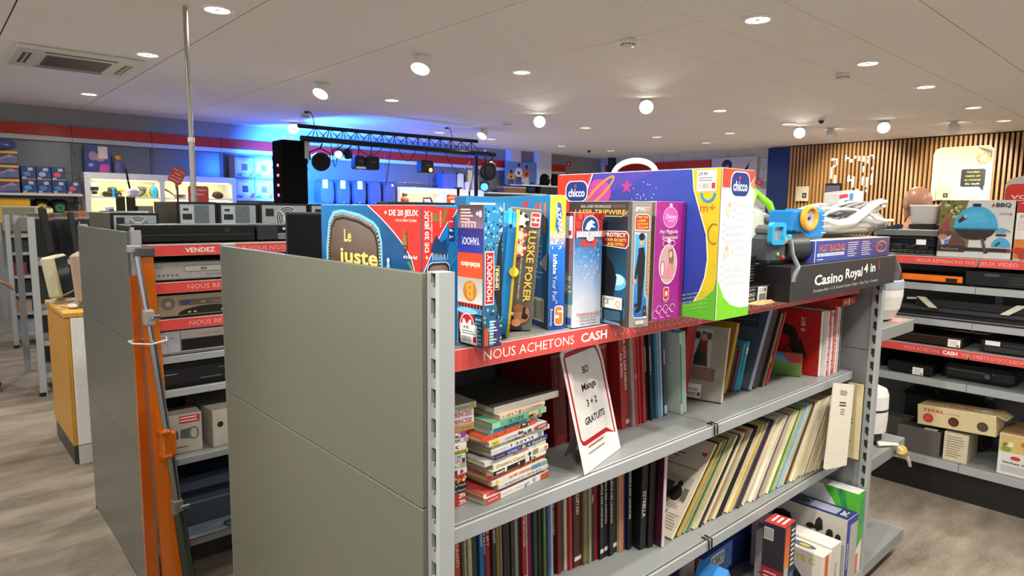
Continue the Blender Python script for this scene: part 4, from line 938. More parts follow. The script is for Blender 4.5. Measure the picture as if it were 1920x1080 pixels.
# green and clear bag
t = thing('plastic_bag', 'clear knotted plastic bag with lime green edges, right of the largest carton', 'bag', (1.60,0.335,SH+0.0008))
def crumple(mb, c, r, col, seed, amp=0.2, n=26, k=16):
    rnd = random.Random(seed); ph = [rnd.uniform(0,6.28) for _ in range(12)]
    vs = []
    for j in range(k+1):
        p_ = PI*j/k
        for i in range(n):
            t_ = 2*PI*i/n
            w = 1+amp*(math.sin(3*t_+ph[0]+2*p_)*0.5+math.sin(5*p_+ph[1]+t_)*0.35+math.sin(7*t_-4*p_+ph[2])*0.3+math.sin(11*t_+9*p_+ph[3])*0.2)
            vs.append((c[0]+r[0]*w*math.sin(p_)*math.cos(t_), c[1]+r[1]*w*math.sin(p_)*math.sin(t_), max(c[2]-r[2]*w*math.cos(p_), c[2]-r[2])))
    mb.add(vs, [(j*n+i, j*n+(i+1)%n, (j+1)*n+(i+1)%n, (j+1)*n+i) for j in range(k) for i in range(n)], col, True)
mb = MB(); crumple(mb, (0.09,0.03,0.14), (0.085,0.065,0.138), lin('cfd4cc'), 3, 0.16); crumple(mb, (0.07,0.03,0.27), (0.04,0.035,0.07), lin('d5d9d0'), 5, 0.2); mb.build('sack', 'clear', t)
mb = MB()
for a, b, w in (((0.045,0.0,0.34),(0.17,-0.055,0.19),0.014),((0.17,-0.055,0.19),(0.235,-0.05,0.15),0.012),((0.045,0.0,0.34),(0.02,-0.02,0.26),0.010)):
    m_ = ((a[0]+b[0])/2+0.012,(a[1]+b[1])/2-0.01,(a[2]+b[2])/2+0.015); mb.tube([a,m_,b], [w*0.7,w,w*0.6], lin('86d02a'), 8)
mb.ball((0.24,-0.05,0.165),(0.030,0.02,0.022), lin('8fd43a')); mb.tube([(0.165,-0.06,0.20),(0.185,-0.065,0.245)], [0.012,0.006], lin('7cc62a'), 7); mb.build('drawstring', 'plastic', t)
# bags of cables at the right end
t = thing('bag_of_cables', 'clear bag of grey and white cables with a white handle cord, on the racing carton', 'bag', (1.530,0.02,SH+0.1695))
t.scale = (1.42, 1.0, 1.0)
mb = MB(); crumple(mb, (0.20,0.09,0.030), (0.235,0.10,0.028), lin('b9b7b4'), 8, 0.10); crumple(mb, (0.36,0.09,0.052), (0.12,0.09,0.050), lin('d0cecb'), 9, 0.12); mb.build('sack', 'clear', t)
mb = MB()
for k in range(9):
    y = 0.015+0.014*k; z = 0.070+0.006*(k%3)
    mb.tube([(0.02+0.05*i, y+0.010*math.sin(i*1.1+k), z+0.014*math.sin(i*0.8+k*0.7)+0.006*i*0.8) for i in range(9)], 0.006, random.choice([lin('8f8f8f'),lin('c4c4c2'),lin('e4e3e0'),lin('5c5e5f')]), 7)
mb.build('cables', 'plastic', t)
mb = MB(); mb.tube([(-0.01,-0.005,0.060),(0.04,-0.018,0.045),(0.12,-0.022,0.052),(0.19,-0.018,0.080),(0.26,-0.010,0.105),(0.33,0.0,0.122),(0.40,0.01,0.125)], [0.008,0.014,0.016,0.016,0.014,0.011,0.008], lin('dddcd8'), 8); mb.tube([(0.24,-0.012,0.085),(0.27,-0.022,0.062),(0.33,-0.024,0.055),(0.40,-0.018,0.056)], 0.006, lin('e8e7e3'), 8); mb.build('handle', 'plastic', t)
t = thing('bag_of_cables', 'crumpled clear bag of dark cables behind the blue toy projector', 'bag', (1.83,0.32,SH+0.0008))
mb = MB(); crumple(mb, (0.17,0.09,0.105), (0.20,0.075,0.104), lin('9a9996'), 12, 0.14); crumple(mb, (0.05,0.09,0.20), (0.08,0.05,0.045), lin('a9a8a4'), 14, 0.2); crumple(mb, (0.26,0.09,0.19), (0.13,0.06,0.045), lin('8f8e8b'), 15, 0.2); mb.build('sack', 'clear', t)
mb = MB()
for k in range(8): mb.tube([(-0.03+0.06*i, 0.03+0.016*k, 0.215+0.012*math.sin(i+k)) for i in range(8)], 0.007, random.choice([lin('2b2b2d'),lin('45464a'),lin('6d6e70')]), 7)
mb.build('cables', 'plastic', t)
o, F = carton('toy_box', 'small white and blue carton on top of the bags before the slatted wall', 'box', (2.02,0.17,SH+0.278), (D(6),D(-6),D(-20)), 0.13, 0.07, 0.045, dict(all=lin('d4d3d0'), front=lin('dcdad8'), right=lin('7d7972'), top=lin('9a958e')))
p = F['front'](); p.poly([(0.002,0.025),(0.05,0.03),(0.045,0.043),(0.002,0.042)], lin('c23a48')); p.poly([(0.03,0.002),(0.09,0.004),(0.08,0.016),(0.03,0.018)], lin('2a4f9a')); p.rect(0.055,0.018,0.075,0.043,lin('3a8fb0')); p.done(o)
# ================================================================ books, comics and records
PAGE = lin('cfc3a6'); PAGEW = lin('ddd8cc')
def book_mesh(name, w, d, h, cov, page=PAGE, spine=None, mat='card', edge=None, hard=0.0012):
    """closed book standing up: spine in front (y=0), thickness along x, height along z"""
    sp = spine or cov; t = hard
    mb = MB()
    mb.cbox(0,0,0,w,t*1.2,h, sp, min(0.0012,w*0.2))
    mb.box(0,t*0.8,0,t,d,h, cov); mb.box(w-t,t*0.8,0,w,d,h, edge or cov)
    o = mb.build(name, mat)
    mb = MB(); mb.box(t*1.02,t*1.25,0.0015,w-t*1.02,d-0.002,h-0.0015, page); mb.build('pages', 'paper', o)
    return o
def place(o, label, cat, loc, rot, group):
    o.location = loc; o.rotation_euler = rot; return tag(o, label, cat, group)
def standing(label, x, y, z, w, d, h, cov, lean=0, yaw=0, group='', text=None, tcol='e8e4da', cat='book', name='book', page=PAGE, spine=None, tpos=0.5, tfit=None, bold=1, bands=(), nudge=0.0006, mat='card', tsz=0.5, trot=-90):
    o = book_mesh(name, w, d, h, cov, page, spine, mat)
    l = D(lean)
    zz = z+nudge+(w*math.sin(l) if l > 0 else 0)
    place(o, label, cat, (x,y,zz), (0,l,D(yaw)), group)
    p = Print((0,0,0),(1,0,0),(0,0,1),(0,-1,0)); any_ = False
    for (v0, v1, c) in bands: p.rect(w*0.06,h*v0,w*0.94,h*v1,lin(c)); any_ = True
    if text: p.text(text, w*0.5, h*tpos, min(w*tsz,0.011), lin(tcol), rot=trot, bold=bold, fit=tfit or min(h*0.6, len(text)*w*0.42)); any_ = True
    if any_: p.done(o, 'spine_print', mat)
    return o

# ---- manga lying in two stacks on the second shelf
def flat_book(label, x, y, z, length, d, t, cov, yaw, group, prints=(), page=PAGE, spine=None):
    o = book_mesh('comic_book', t, d, length, cov, page, spine)
    # the standing book is laid on its side: its height runs along the shelf
    o.rotation_euler = (Matrix.Rotation(D(yaw),4,'Z') @ Matrix.Rotation(PI/2,4,'Y')).to_euler()
    o.location = (x, y, z+t)
    tag(o, label, 'book', group)
    p = Print((t,0,0),(0,0,1),(-1,0,0),(0,-1,0))      # u along the spine, v upwards
    for q in prints:
        if q[0] == 'r': p.rect(length*q[1], t*0.04, length*q[2], t*0.96, lin(q[3]))
        elif q[0] == 't': p.text(q[1], length*q[2], t*0.5, t*q[3], lin(q[4]), rot=q[5] if len(q)>5 else 0, bold=q[7] if len(q)>7 else 1, fit=length*q[6] if len(q)>6 and q[6] else None)
        elif q[0] == 'c': p.ell(length*q[1], t*0.5, t*0.38, t*0.38, lin(q[2]))
        elif q[0] == 'b':
            for k in range(q[4]): p.ell(length*random.uniform(q[1],q[2]), t*random.uniform(.2,.8), t*random.uniform(.1,.3)*1.3, t*random.uniform(.1,.3), lin(random.choice(q[3])))
    p.done(o, 'spine_print')
    return o
GB, GA = 'manga volumes in the right hand stack', 'manga volumes in the left hand stack'
stackB = [ # label, thickness, length, x offset, cover, prints
 ('white manga with brick red ends, lowest in the right stack', .0150,.207, 0.000,'d9d6d0',[('r',0,.22,'b5432e'),('t','HANABOOKS',.11,.25,'e8d2c8'),('t','KATE KLEIN  -  STARLIGHT',.42,.20,'a8a29c',0,.34,0),('b',.60,.80,['b8a2c4','8a7aa0','c9c2cc'],8),('r',.86,1,'c2512f')]),
 ('thin red and cream manga near the bottom of the right stack', .0090,.190, -0.004,'c8524a',[('r',.0,.05,'e6dcc8'),('r',.10,.36,'c23a4a'),('t','Happy Bitter',.55,.55,'c9405c',0,.30),('r',.74,.92,'dca24a'),('r',.92,1,'c43a34')]),
 ('grey white manga with black dotted capitals, low in the right stack', .0105,.165, 0.034,'c9c8c2',[('t','O N D C Y  - D N Z S -',.50,.40,'4a4a48',0,.75)]),
 ('cream manga with red title and yellow ringed emblem', .0110,.178, 0.018,'dcd6c4',[('c',.09,'2a2a2a'),('c',.09,'d9b12a'),('t','AH MY GODDESS',.50,.50,'c23a32',0,.42),('r',.70,.86,'5a86a8'),('r',.86,1,'7fa0a4')]),
 ('rust orange manga with a red label, low in the right stack', .0120,.190, 0.010,'b0562a',[('r',0,.22,'b0262a'),('t','HANABOOKS',.11,.25,'e0b8a8'),('t','THE ETHI NOTE',.38,.22,'e0a878'),('b',.45,.95,['c97a3a','8f3a1c','d99a50','6a2a18'],16)]),
 ('black and white manga with a big white plus sign', .0105,.178, 0.018,'e2e0da',[('r',0,.70,'17171a'),('t','death',.12,.62,'f0f0ee',0,.14),('r',.20,.24,'e8e8e6'),('t','+',.46,.9,'f0f0ee'),('r',.58,.66,'d8d8d6'),('b',.72,.95,['2a2a2a','9a9a98'],5)]),
 ('cream manga with pale green title, middle of the right stack', .0125,.178, 0.022,'e0dbc8',[('t','Desert Coral',.30,.62,'9a9a3e',0,.50),('c',.64,'2a2a2a'),('c',.95,'c98a3a'),('r',.70,.80,'8a8a5a')]),
 ('light grey manga with curly pink title', .0110,.196, 0.000,'d4d2cf',[('t','Ima no otome',.22,.22,'8a8886',0,.28,0),('t','Saccum',.56,.62,'b83a6a',0,.26),('r',.80,.81,'a8a6a4')]),
 ('navy manga with yellow title at its right end', .0100,.178, 0.022,'24408c',[('r',0,.22,'2a2a50'),('t','SHONEN',.10,.3,'c98a9a',0,.16),('t','Ko Detaks',.32,.45,'d8dcea',0,.18),('b',.44,.64,['e0c23a','d88a3a','e8e0c0'],9),('t','Geandhen',.82,.60,'e4d23a',0,.28)]),
 ('white manga with widely spaced black capitals', .0125,.172, 0.016,'dad9d2',[('t','NOEL - SWORD',.16,.2,'8a8a88',0,.25,0),('t','9',.36,.62,'1c1c1c'),('t','B L A D E',.62,.50,'2c2c2c',180,.34),('r',.88,.96,'8a8e8a')]),
 ('off white manga with dark red capital title', .0095,.186, 0.020,'d9d7d2',[('t','TITS',.08,.4,'5a5a58',0,.10),('t','STIGMATA',.40,.66,'7a2a22',0,.28),('t','- 2 -',.66,.35,'8a8a88'),('t','2',.95,.75,'8a2a22')]),
 ('white manga with a yellow tab and pictures of faces', .0120,.186, 0.006,'d4d3cd',[('r',.04,.16,'d8d02a'),('t','euro',.10,.45,'2a2a2a',0,.09),('t','DESTINEES',.36,.34,'8a8a90',0,.20),('b',.48,.72,['3a3a44','c9a288','e8e4e0','6a5a5a'],14),('c',.78,'c23a3a'),('r',.80,1,'8c2e30'),('t','SAKRET',.90,.45,'e8dcd8',0,.16)]),
 ('red orange manga with a portrait at the right end', .0110,.172, -0.010,'c94a2a',[('b',.10,.65,['d8663a','b03a20'],12),('r',.70,.86,'2c2422'),('b',.72,.86,['d8b08a','e0c0a0'],4),('r',.88,1,'d0502c')]),
 ('sky blue manga with its title upside down', .0125,.172, 0.010,'3fa6c6',[('t','BECK',.40,.70,'1f4a78',180,.30),('c',.06,'d8e6ec'),('r',.70,.90,'d8c8b4'),('r',.90,1,'3a8fc0'),('b',.72,.88,['a8705a','5a5a6a'],4),('c',.95,'d8b060')]),
 ('sea green manga with its title upside down', .0135,.170, 0.014,'6aa88a',[('r',0,.14,'9ad0b0'),('t','BECK',.42,.70,'3a6a5a',180,.30),('r',.66,.84,'d8b48a'),('b',.68,.84,['2a2420','a8704a'],5),('r',.88,1,'86c4a0'),('c',.95,'d8a03a')]),
 ('cream manga with golden animals and pink title, second from the top', .0100,.150, 0.040,'d9c2ae',[('b',.05,.38,['c08a2c','a85a3a','e0c8a0'],10),('c',.42,'b84a4a'),('t','un drole de',.58,.3,'a85a6a',0,.2),('t','Chateau',.80,.5,'c0405a',0,.26)]),
]
z = Z2+0.0008
for k, (lab, t_, ln, off, c, pr) in enumerate(stackB):
    t_ *= 0.93
    a = D(6.0)
    flat_book(lab, 0.195+off*math.cos(a), 0.090+off*math.sin(a)+0.004*math.sin(k*2.1), z, ln*0.97, 0.118, t_, lin(c), 6.0+1.2*math.sin(k*1.7), GB, pr, page=lin(random.choice(['b8a582','c9b894','d4c8a8'])))
    z += t_+0.0004
# the larger grey book on top: only its pages show in front
o = flat_book('large dark grey book lying on top of the right stack, page edges towards us', 0.228, 0.105, z, 0.195, 0.17, 0.0145, lin('45433f'), 2.0, GB, [], page=lin('b9b6ad'), spine=lin('aeaaa0'))
stackA = [
 ('red paperback with white lettering, lowest of the left stack', .013,'a82a26',[('t','ZIPA',.93,.7,'efe6e0',0,.12)]),
 ('red and blue paperback with white lettering near the bottom left', .013,'a42a2c',[('r',.3,.99,'a42a2c'),('t','ZIPA',.93,.7,'efe6e0',0,.12)]),
 ('black paperback with pale script, lower one of two in the left stack', .012,'1c1b1c',[('t','by Naoyuki',.90,.4,'d0ccc4',0,.2,0)]),
 ('black paperback with pale script and orange top, upper one of two', .012,'1d1c1d',[('t','by Naoyuki',.90,.4,'d0ccc4',0,.2,0)]),
 ('red and black flame patterned paperback in the left stack', .015,'8f2a20',[('b',.75,.99,['d8882c','1c1614','c23a28','e0c080'],16)]),
 ('white paperback with a dark red disc in the left stack', .011,'d4d2cd',[('c',.90,'8a2a34'),('r',.70,.82,'5a2a34')]),
 ('white paperback with green capital title in the left stack', .012,'dcdad4',[('t','PRINCESS',.84,.62,'7a9a4a',0,.28)]),
 ('white paperback with pink letters, mid left stack', .010,'e0dcd8',[('t','NIN',.84,.62,'c83a5a',0,.12),('r',.92,.98,'4a4a4a')]),
 ('white paperback with teal letters, mid left stack', .010,'c8ccc8',[('t','TMP',.86,.6,'2a8aa0',0,.14)]),
 ('olive banded white paperback in the left stack', .008,'d0ccb0',[('r',.3,.98,'a8a23a'),('t','XACLE',.86,.6,'3a3a2a',0,.2)]),
 ('white paperback with a black chevron and ring', .013,'e2e0dc',[('c',.93,'1c1c1c'),('c',.93,'e2e0dc'),('t','<',.82,.85,'1c1c1c')]),
 ('pale grey paperback with small black letters', .013,'c6c5c6',[('t','ANI',.80,.45,'2a2a2a',0,.1),('c',.95,'c88a9a')]),
 ('purple and pink paperback in the left stack', .011,'a88aa0',[('b',.70,.90,['c84a8a','e8d8d0','6a3a5a'],9),('r',.90,.99,'8a3a9a')]),
 ('tan paperback, plain, in the left stack', .014,'a8854e',[('t','Mer noire',.85,.25,'6a4a22',0,.15,0)]),
 ('white paperback with crimson title, lower of a pair', .014,'d2d0d0',[('t','PRINCESS PRINCESS',.62,.70,'b02a48',0,.68)]),
 ('white paperback with crimson title, upper of a pair', .014,'d6d4d4',[('t','PRINCESS PRINCESS',.62,.70,'b02a48',0,.68)]),
 ('white paperback with yellow ringed emblem, top of the left stack', .013,'d8d6d0',[('c',.94,'b04a2a'),('c',.94,'e0b02a'),('t','Higanjima',.76,.5,'a8aa3a',0,.25)]),
]
z = Z2+0.0008
offA = [0,0,-.004,-.004,-.006,.002,.001,-.001,-.006,.003,.001,.006,-.001,.018,.018,.019,.026]
for k, (lab, t_, c, pr) in enumerate(stackA):
    flat_book(lab, 0.040+0.6*max(0,offA[k]), 0.128, z, 0.131+0.4*offA[k]+0.002, 0.12, t_*0.96, lin(c), -2+0.8*math.sin(k*1.3), GA, pr)
    z += t_*0.96+0.0004

# ---- price sign
BL, BR, TL = Vector((0.459,0.060,Z2+0.0016)), Vector((0.654,0.115,Z2+0.0016)), Vector((0.414,0.103,1.157))
Uv, Vv = BR-BL, TL-BL
Nv = Uv.cross(Vv).normalized()
t = thing('price_sign', 'white price sign with a red speech bubble outline leaning on the second shelf', 'sign', BL)
sh_ = [(0,0),(1,0),(1.0,0.80)]+[(1-0.16*(1-math.cos(D(a))), 0.80+0.20*math.sin(D(a))) for a in range(15,91,15)]+[(0.04,1.0),(0.0,0.97)]
mb = MB(); mb.prism(sh_, -Nv*0.002, Uv, Vv, Nv, 0.002, lin('e9e8e6')); mb.build('sheet', 'gloss', t)
P0 = Print((0,0,0), Uv, Vv, Nv, base=0.0002)
ob = [(0.10,0.955),(0.06,0.93),(0.06,0.28),(0.09,0.242),(0.14,0.228),(0.72,0.228),(0.93,0.165),(0.93,0.80),(0.90,0.88),(0.86,0.93),(0.80,0.955),(0.10,0.955)]
P0.line(ob, 0.038, lin('b3242a'))
for s, v, h_, f in (('BD',0.79,0.056,0.17),('Manga',0.655,0.056,0.37),('3 + 2',0.52,0.056,0.27),('GRATUITS',0.385,0.056,0.52)):
    P0.text(s, 0.50, v, h_, lin('1c1c1c'), fit=f, bold=1)
P0.lines(0.20,0.17,0.62,0.20,1,lin('b06a68'),0.5,0.1); P0.lines(0.18,0.12,0.62,0.15,1,lin('8a8a8a'),0.4,0.1)
P0.done(t, 'sign_print', 'gloss')
mb = MB(); mb.m = None
mb.add([tuple(Uv*0.3-Nv*0.0022+Vv*0.5), tuple(Uv*0.6-Nv*0.0022+Vv*0.5), tuple(Uv*0.6+Vector((-0.02,0.085,0.001))), tuple(Uv*0.3+Vector((-0.02,0.085,0.001)))], [(0,1,2,3),(3,2,1,0)], lin('c9c7c2')); mb.build('easel_back', 'paper', t)

# ---- row of red volumes and comic albums behind the sign
GR = 'matching dark red volumes on the second shelf'
x = 0.535
for k in range(8):
    w = 0.027
    o = standing('dark red bound volume, %s from the left, partly behind the price sign' % ORD[k], x, 0.228+0.004*(k%2), Z2, w-0.001, 0.19, 0.272, lin('8e1a1c'), -5, 0, GR, mat='card', bands=((0.05,0.075,'c98a80'),(0.052,0.073,'8e1a1c'),(0.83,0.86,'b86a60')), text='ENCYCLOPEDIE' , tpos=0.7, tcol='b87a70', tsz=0.22, tfit=0.09)
    x += w+0.0002
GA2 = 'comic albums in the second shelf row'
albums = [('dark red',.024,'9a2422','La Suite'),('bright red with a white label',.026,'b02a26','LA CITE DES DIEUX'),('taupe',.018,'8f8880',None),('red with a pink spot',.016,'b3242a',None),('orange yellow',.008,'d69a2a',None),('crimson',.014,'a82428',None),('red with a pale line',.015,'aa2226',None),
 ('black green',.011,'26302a','tome 4'),('black with white title',.013,'181a1c','BIENVENUE AU PAYS'),('black',.013,'161a1e','UN MONDE DE PLUS 12'),('flesh pink',.010,'b89484',None),('sand',.008,'b8a088',None),('petrol blue',.018,'1c5a78',None),('pale',.006,'c8c8c4',None),('cobalt blue',.010,'1f78c0',None),('ice blue',.012,'8fb4c8',None),('dark violet with a pale foot',.017,'3a3450','LANFEUST'),('black narrow',.016,'191b1f','LES ELFES 5')]
x = x+0.014
for k, (cn, w, c, tx) in enumerate(albums):
    b = ((0.02,0.11,'a8b4e0'),) if 'foot' in cn else (((0.03,0.07,'d8c8c0'),) if 'label' in cn else (((0.45,0.5,'c84aa8'),) if 'spot' in cn else ()))
    standing('%s comic album in the row right of the price sign' % cn, x, 0.200+0.006*math.sin(k*1.9), Z2, w*0.84-0.0008, 0.20, 0.288+0.006*math.sin(k*2.7), lin(c), -6.5, 0, GA2, tx, 'e4e0d6', 'comic', 'comic_album', PAGEW, tpos=0.62, bands=b, tsz=0.42)
    x += w*0.84+0.0002
xg = x
o = standing('thick white comic album with green band and pale stripes', xg+0.020, 0.172, Z2, 0.030, 0.19, 0.245, lin('b8c8c0'), -6, 0, GA2, None, cat='comic', name='comic_album', page=PAGEW)
p = Print((0,0.0,0),(1,0,0),(0,0,1),(0,-1,0)); p.rect(0.001,0.03,0.008,0.21,lin('2a7a52')); 
for k in range(3): p.rect(0.011+0.006*k,0.002,0.013+0.006*k,0.244,lin('8aa89c'))
p.done(o, 'stripes')
o = standing('cobalt blue booklet lying over the green striped album', xg-0.016, 0.182, Z2+0.247, 0.028, 0.17, 0.028, lin('1560a8'), 0, 0, GA2, None, cat='comic', name='comic_album', page=PAGEW)
x = xg+0.054
for k, (cn, w, c) in enumerate((('straw yellow',.008,'c0ac62'),('cream',.010,'c8c0a8'),('ivory',.010,'d0cabc'),('grey white',.008,'b0aca0'))):
    standing('%s thin comic album, behind the green striped one' % cn, x, 0.215+0.003*k, Z2, w, 0.19, 0.285-0.004*k, lin(c), -6, 0, GA2, None, cat='comic', name='comic_album', page=PAGEW); x += w+0.0006

# ---- leaning books further right
GL2 = 'books leaning to the right on the second shelf'
for k in range(3): standing('red bound book, %s of three left of the photo paperback' % ORD[k], 1.092+0.018*k, 0.245, Z2, 0.0165, 0.15, 0.255-0.006*(2-k), lin(['96221e','a8261f','a01f22'][k]), 11, 0, GL2)
def cover_print(o, w, d, h):
    return Print((0,d,0),(0,-1,0),(0,0,1),(-1,0,0))
o = standing('taupe paperback turned to show a photo of people on its cover', 1.188, 0.150, Z2, 0.018, 0.115, 0.232, lin('9d968a'), 13, 14, GL2, None, spine=lin('c9c2b4'))
p = cover_print(o, 0.018, 0.115, 0.232); p.rect(0.012,0.105,0.068,0.222,lin('b9b6ae')); p.poly([(0.012,0.105),(0.060,0.105),(0.056,0.14),(0.05,0.21),(0.035,0.215),(0.02,0.15)], lin('3c3532')); p.ell(0.042,0.195,0.010,0.012,lin('b08a70')); p.poly([(0.034,0.15),(0.052,0.15),(0.054,0.185),(0.034,0.185)], lin('6e2f2c')); p.ell(0.030,0.13,0.016,0.02,lin('22262e')); p.ell(0.02,0.20,0.010,0.012,lin('2a2a2a')); p.ell(0.058,0.20,0.008,0.012,lin('4a4640'))
p.rect(0.002,0.06,0.085,0.10,lin('7a5c48')); p.lines(0.006,0.062,0.08,0.098,5,lin('a08870'),0.3,0.1); p.sticker(0.002,0.004,0.050,0.046); p.done(o, 'cover_print')
lean_list = [('mustard yellow book with black specks',.016,.235,'b88a1e',13,0.20,None),('ochre paperback',.012,.215,'a87a28',15,0.205,None),('olive black small paperback',.018,.150,'2e3226',17,0.205,None),('dark red small paperback',.012,.150,'6e2a26',18,0.20,None),('sky blue small paperback',.012,.160,'2f8fb4',19,0.195,None),('teal small paperback with a pale tab',.014,.165,'4a9cb4',20,0.19,None)]
x = 1.287
for cn, w, h, c, ln, y, tx in lean_list:
    standing(cn+', leaning right of the photo paperback', x, y, Z2, w, 0.13, h, lin(c), 17, 0, GL2, tx, bands=((0.75,0.88,'d8d8d2'),) if 'tab' in cn else ()); x += w/math.cos(D(17))+0.001
o = standing('large slate blue book leaning, dark capitals on its cover', x+0.004, 0.165, Z2, 0.022, 0.22, 0.292, lin('4a5564'), 25, 0, GL2, None, spine=lin('8d94b0'))
p = cover_print(o, 0.022, 0.22, 0.292); p.text('JEAN', 0.15, 0.25, 0.020, lin('23272e'), bold=1, fit=0.085); p.text('ROGER', 0.15, 0.222, 0.020, lin('23272e'), bold=1, fit=0.10); p.lines(0.02,0.08,0.12,0.12,3,lin('3a424e'),0.3,0.2); p.done(o, 'cover_print')
x += 0.031
for cn, w, h, c, ln, y in (('dark brown hardback',.034,.285,'2e2322',25,0.168),('plum brown hardback',.020,.275,'3e2a2e',26,0.172),('black paperback with red flecks',.012,.27,'2a2022',27,0.165),('yellow edged paperback',.006,.262,'a8962a',28,0.166),('dark patterned paperback',.010,.262,'4a3a2e',28,0.168),('bright red paperback',.012,.265,'b02a30',29,0.165),('dark red last paperback',.010,.255,'7a2a24',30,0.17)):
    standing(cn+', leaning in the group before the red carton', x, y, Z2, w, 0.16, h, lin(c), 25, 0, GL2, None, bands=((0.3,0.4,'b8a070'),(0.5,0.7,'5a4a30')) if 'patterned' in cn else ()); x += w/math.cos(D(25))+0.001
# landscape box, red game carton
o, F = carton('small_box', 'flat box printed with a green meadow and blue sky', 'box', (1.712,0.138,Z2+0.0008), D(17), 0.022, 0.17, 0.085, dict(all=lin('7a8a3a'), left=lin('5a8a3a'), front=lin('8a7a3c'), top=lin('4a6a8a')))
p = F['left'](); p.poly([(0.001,0.001),(0.169,0.001),(0.169,0.05),(0.10,0.058),(0.001,0.045)], [lin('4f7a2a'),lin('5f7a30'),lin('8a9a4a'),lin('7a9a48'),lin('5f8a3c')]); p.poly([(0.001,0.045),(0.10,0.058),(0.13,0.05),(0.10,0.084),(0.001,0.084)], [lin('3f8fd0'),lin('5aa8e0'),lin('3a86c8'),lin('2a6ab0'),lin('2a6ab0')]); p.poly([(0.13,0.05),(0.169,0.05),(0.169,0.084),(0.10,0.084)], lin('b0332c')); p.done(o)
o, F = carton('game_box', 'red game carton turned side on, 8 BIT printed at its top, behind the meadow box', 'game box', (1.768,0.100,Z2+0.0008), D(0), 0.018, 0.27, 0.238, dict(all=lin('b8201e'), front=lin('d8d2cc'), left=lin('b8201e')))
p = F['left'](); p.text('8 BIT', 0.205, 0.185, 0.014, lin('d8b8ae'), rot=90, bold=1, fit=0.055); p.ell(0.135,0.135,0.055,0.045,lin('2a2422')); p.ell(0.11,0.115,0.048,0.030,lin('b8201e')); p.poly([(0.16,0.10),(0.20,0.13),(0.225,0.07),(0.205,0.05),(0.17,0.075)], lin('2a2422')); p.done(o)
# magazine files
GM = 'red and white spined magazines at the right end'
x = 1.790
mags = [('white spine magazine beside the red carton',.010,'e2dedc',None,'b02a2a'),('red spine magazine with white letters, first copy',.020,'c22a28','Article Article 001 999  8 BIT','f0e4e0'),('pale blue topped white magazine',.014,'d8d8e2',None,'b02a2a'),('red spine magazine with white letters, second copy',.017,'bc2a28','Article Article 001 999  8 BIT','f0e4e0'),('orange red magazine with capital letters',.018,'c24a2a','GAME STATION','f0e0d4'),('white magazine with thin stripes',.012,'dcd8d2',None,'b02a2a'),('rust coloured magazine with pale capitals',.014,'a8482c','GAMES','e8d8cc'),('narrow white magazine between rust and dark grey ones',.008,'d8d4d0',None,'b02a2a'),('dark grey magazine at the right end',.010,'5a5654',None,'b02a2a'),('ivory magazine, last of the row',.010,'ccc8be',None,'b02a2a')]
for k, (cn, w, c, tx, tc) in enumerate(mags):
    standing(cn, x, 0.086+0.002*math.sin(k*2.2), Z2, w-0.0006, 0.20, 0.240+0.012*(k>3), lin(c), 0, 0, GM, tx, tc, 'magazine', 'magazine', PAGEW, tpos=0.42, tfit=0.17 if tx else None, bands=((0.9,0.97,'3a78b8'),) if 'blue' in cn else (), tsz=0.45); x += w
o, F = carton('small_box', 'small red carton laid across the magazines, yellow print on its end', 'box', (1.815,0.05,Z2+0.2565), D(2), 0.13, 0.16, 0.030, dict(all=lin('b0241c'), front=lin('b8281e')))
p = F['front'](); p.rect(0.055,0.003,0.068,0.027,lin('d8cabc')); p.ell(0.028,0.015,0.016,0.008,lin('c8a02c')); p.text('KLA', 0.10, 0.013, 0.010, lin('d8b42c'), bold=1, fit=0.035); p.done(o)

# ---- third shelf: comic albums
GC = 'comic albums on the third shelf'
row = [('yellow and pink','b0a03a',3,None),('oxblood','4a1c1e',12,None),('black brown','1e1a1a',14,None),('taupe','9a9084',4,None),('orange','b8541e',14,'LES COURANTS'),('brown','5a4a44',7,None),('cream','c0b49a',9,'LES FLEURS 3'),('beige','b4ac88',10,'LA FEMME'),('dark green','22301f',11,None),('navy','14284a',5,None),('blue','2060a8',11,'YOKO'),('dark navy','1c2048',9,'ALPHA BRAVO'),('red','a8282c',11,'IT 2 JET'),('black with pink title','221c1e',12,'ALMOST'),('olive gold','8a7414',13,None),('mauve','a890a0',4,None),('black','131315',17,None),('gold lined black','6a5a18',4,None),('dark olive','2e2a18',11,None),('grey green','8a8a80',9,None),('petrol','1a3a48',9,None),('scarlet','a8141c',12,'LE SCRAMEUSTACHE'),('off white','c8c2b4',7,'LE JEU DU RETOUR'),('magenta','8a2058',10,None),('bottle green','24402e',8,None),('sage green','5a8a70',6,None),('dark olive brown','2e2c1a',9,None),('green','1c4a22',5,None),('lime yellow','b0b42a',8,'TRESOR D EUGENE'),('steel blue','3a6a9a',8,None),('lilac white','c0b8c8',7,None),('black lettered','1c1a1a',8,'SOUS LES GALAXIES'),('dark red patterned','7a1a1a',10,None),('dark khaki','34342a',10,None),('white','c8c4b4',9,'BLUEBERRY'),('bright red','b01c20',8,None),('pale','c4c0b0',6,None),('maroon','54181a',24,'CAPTAIN'),('grey gold','6a6238',7,None),('beige lined','a8a084',8,None),('stone','989078',8,None),('black with logo','18161a',11,'PRL'),('red and black','9a1a20',10,None),('black with red title','1a181c',12,'LE SOUFFLE DES LEGENDES'),('grey edged','8a8488',3,None),('black titled','16161a',12,'LE SOUFFLE DES LEGENDES'),('black titled second','16161a',13,'LE SOUFFLE DES LEGENDES'),('dark brown violet','2a1c26',17,None),('ivory','b8a878',4,None),('salmon','b86a4c',9,None),('indigo','2a2a78',9,None),('black thick titled','151517',14,'LE SOUFFLE DES LEGENDES')]
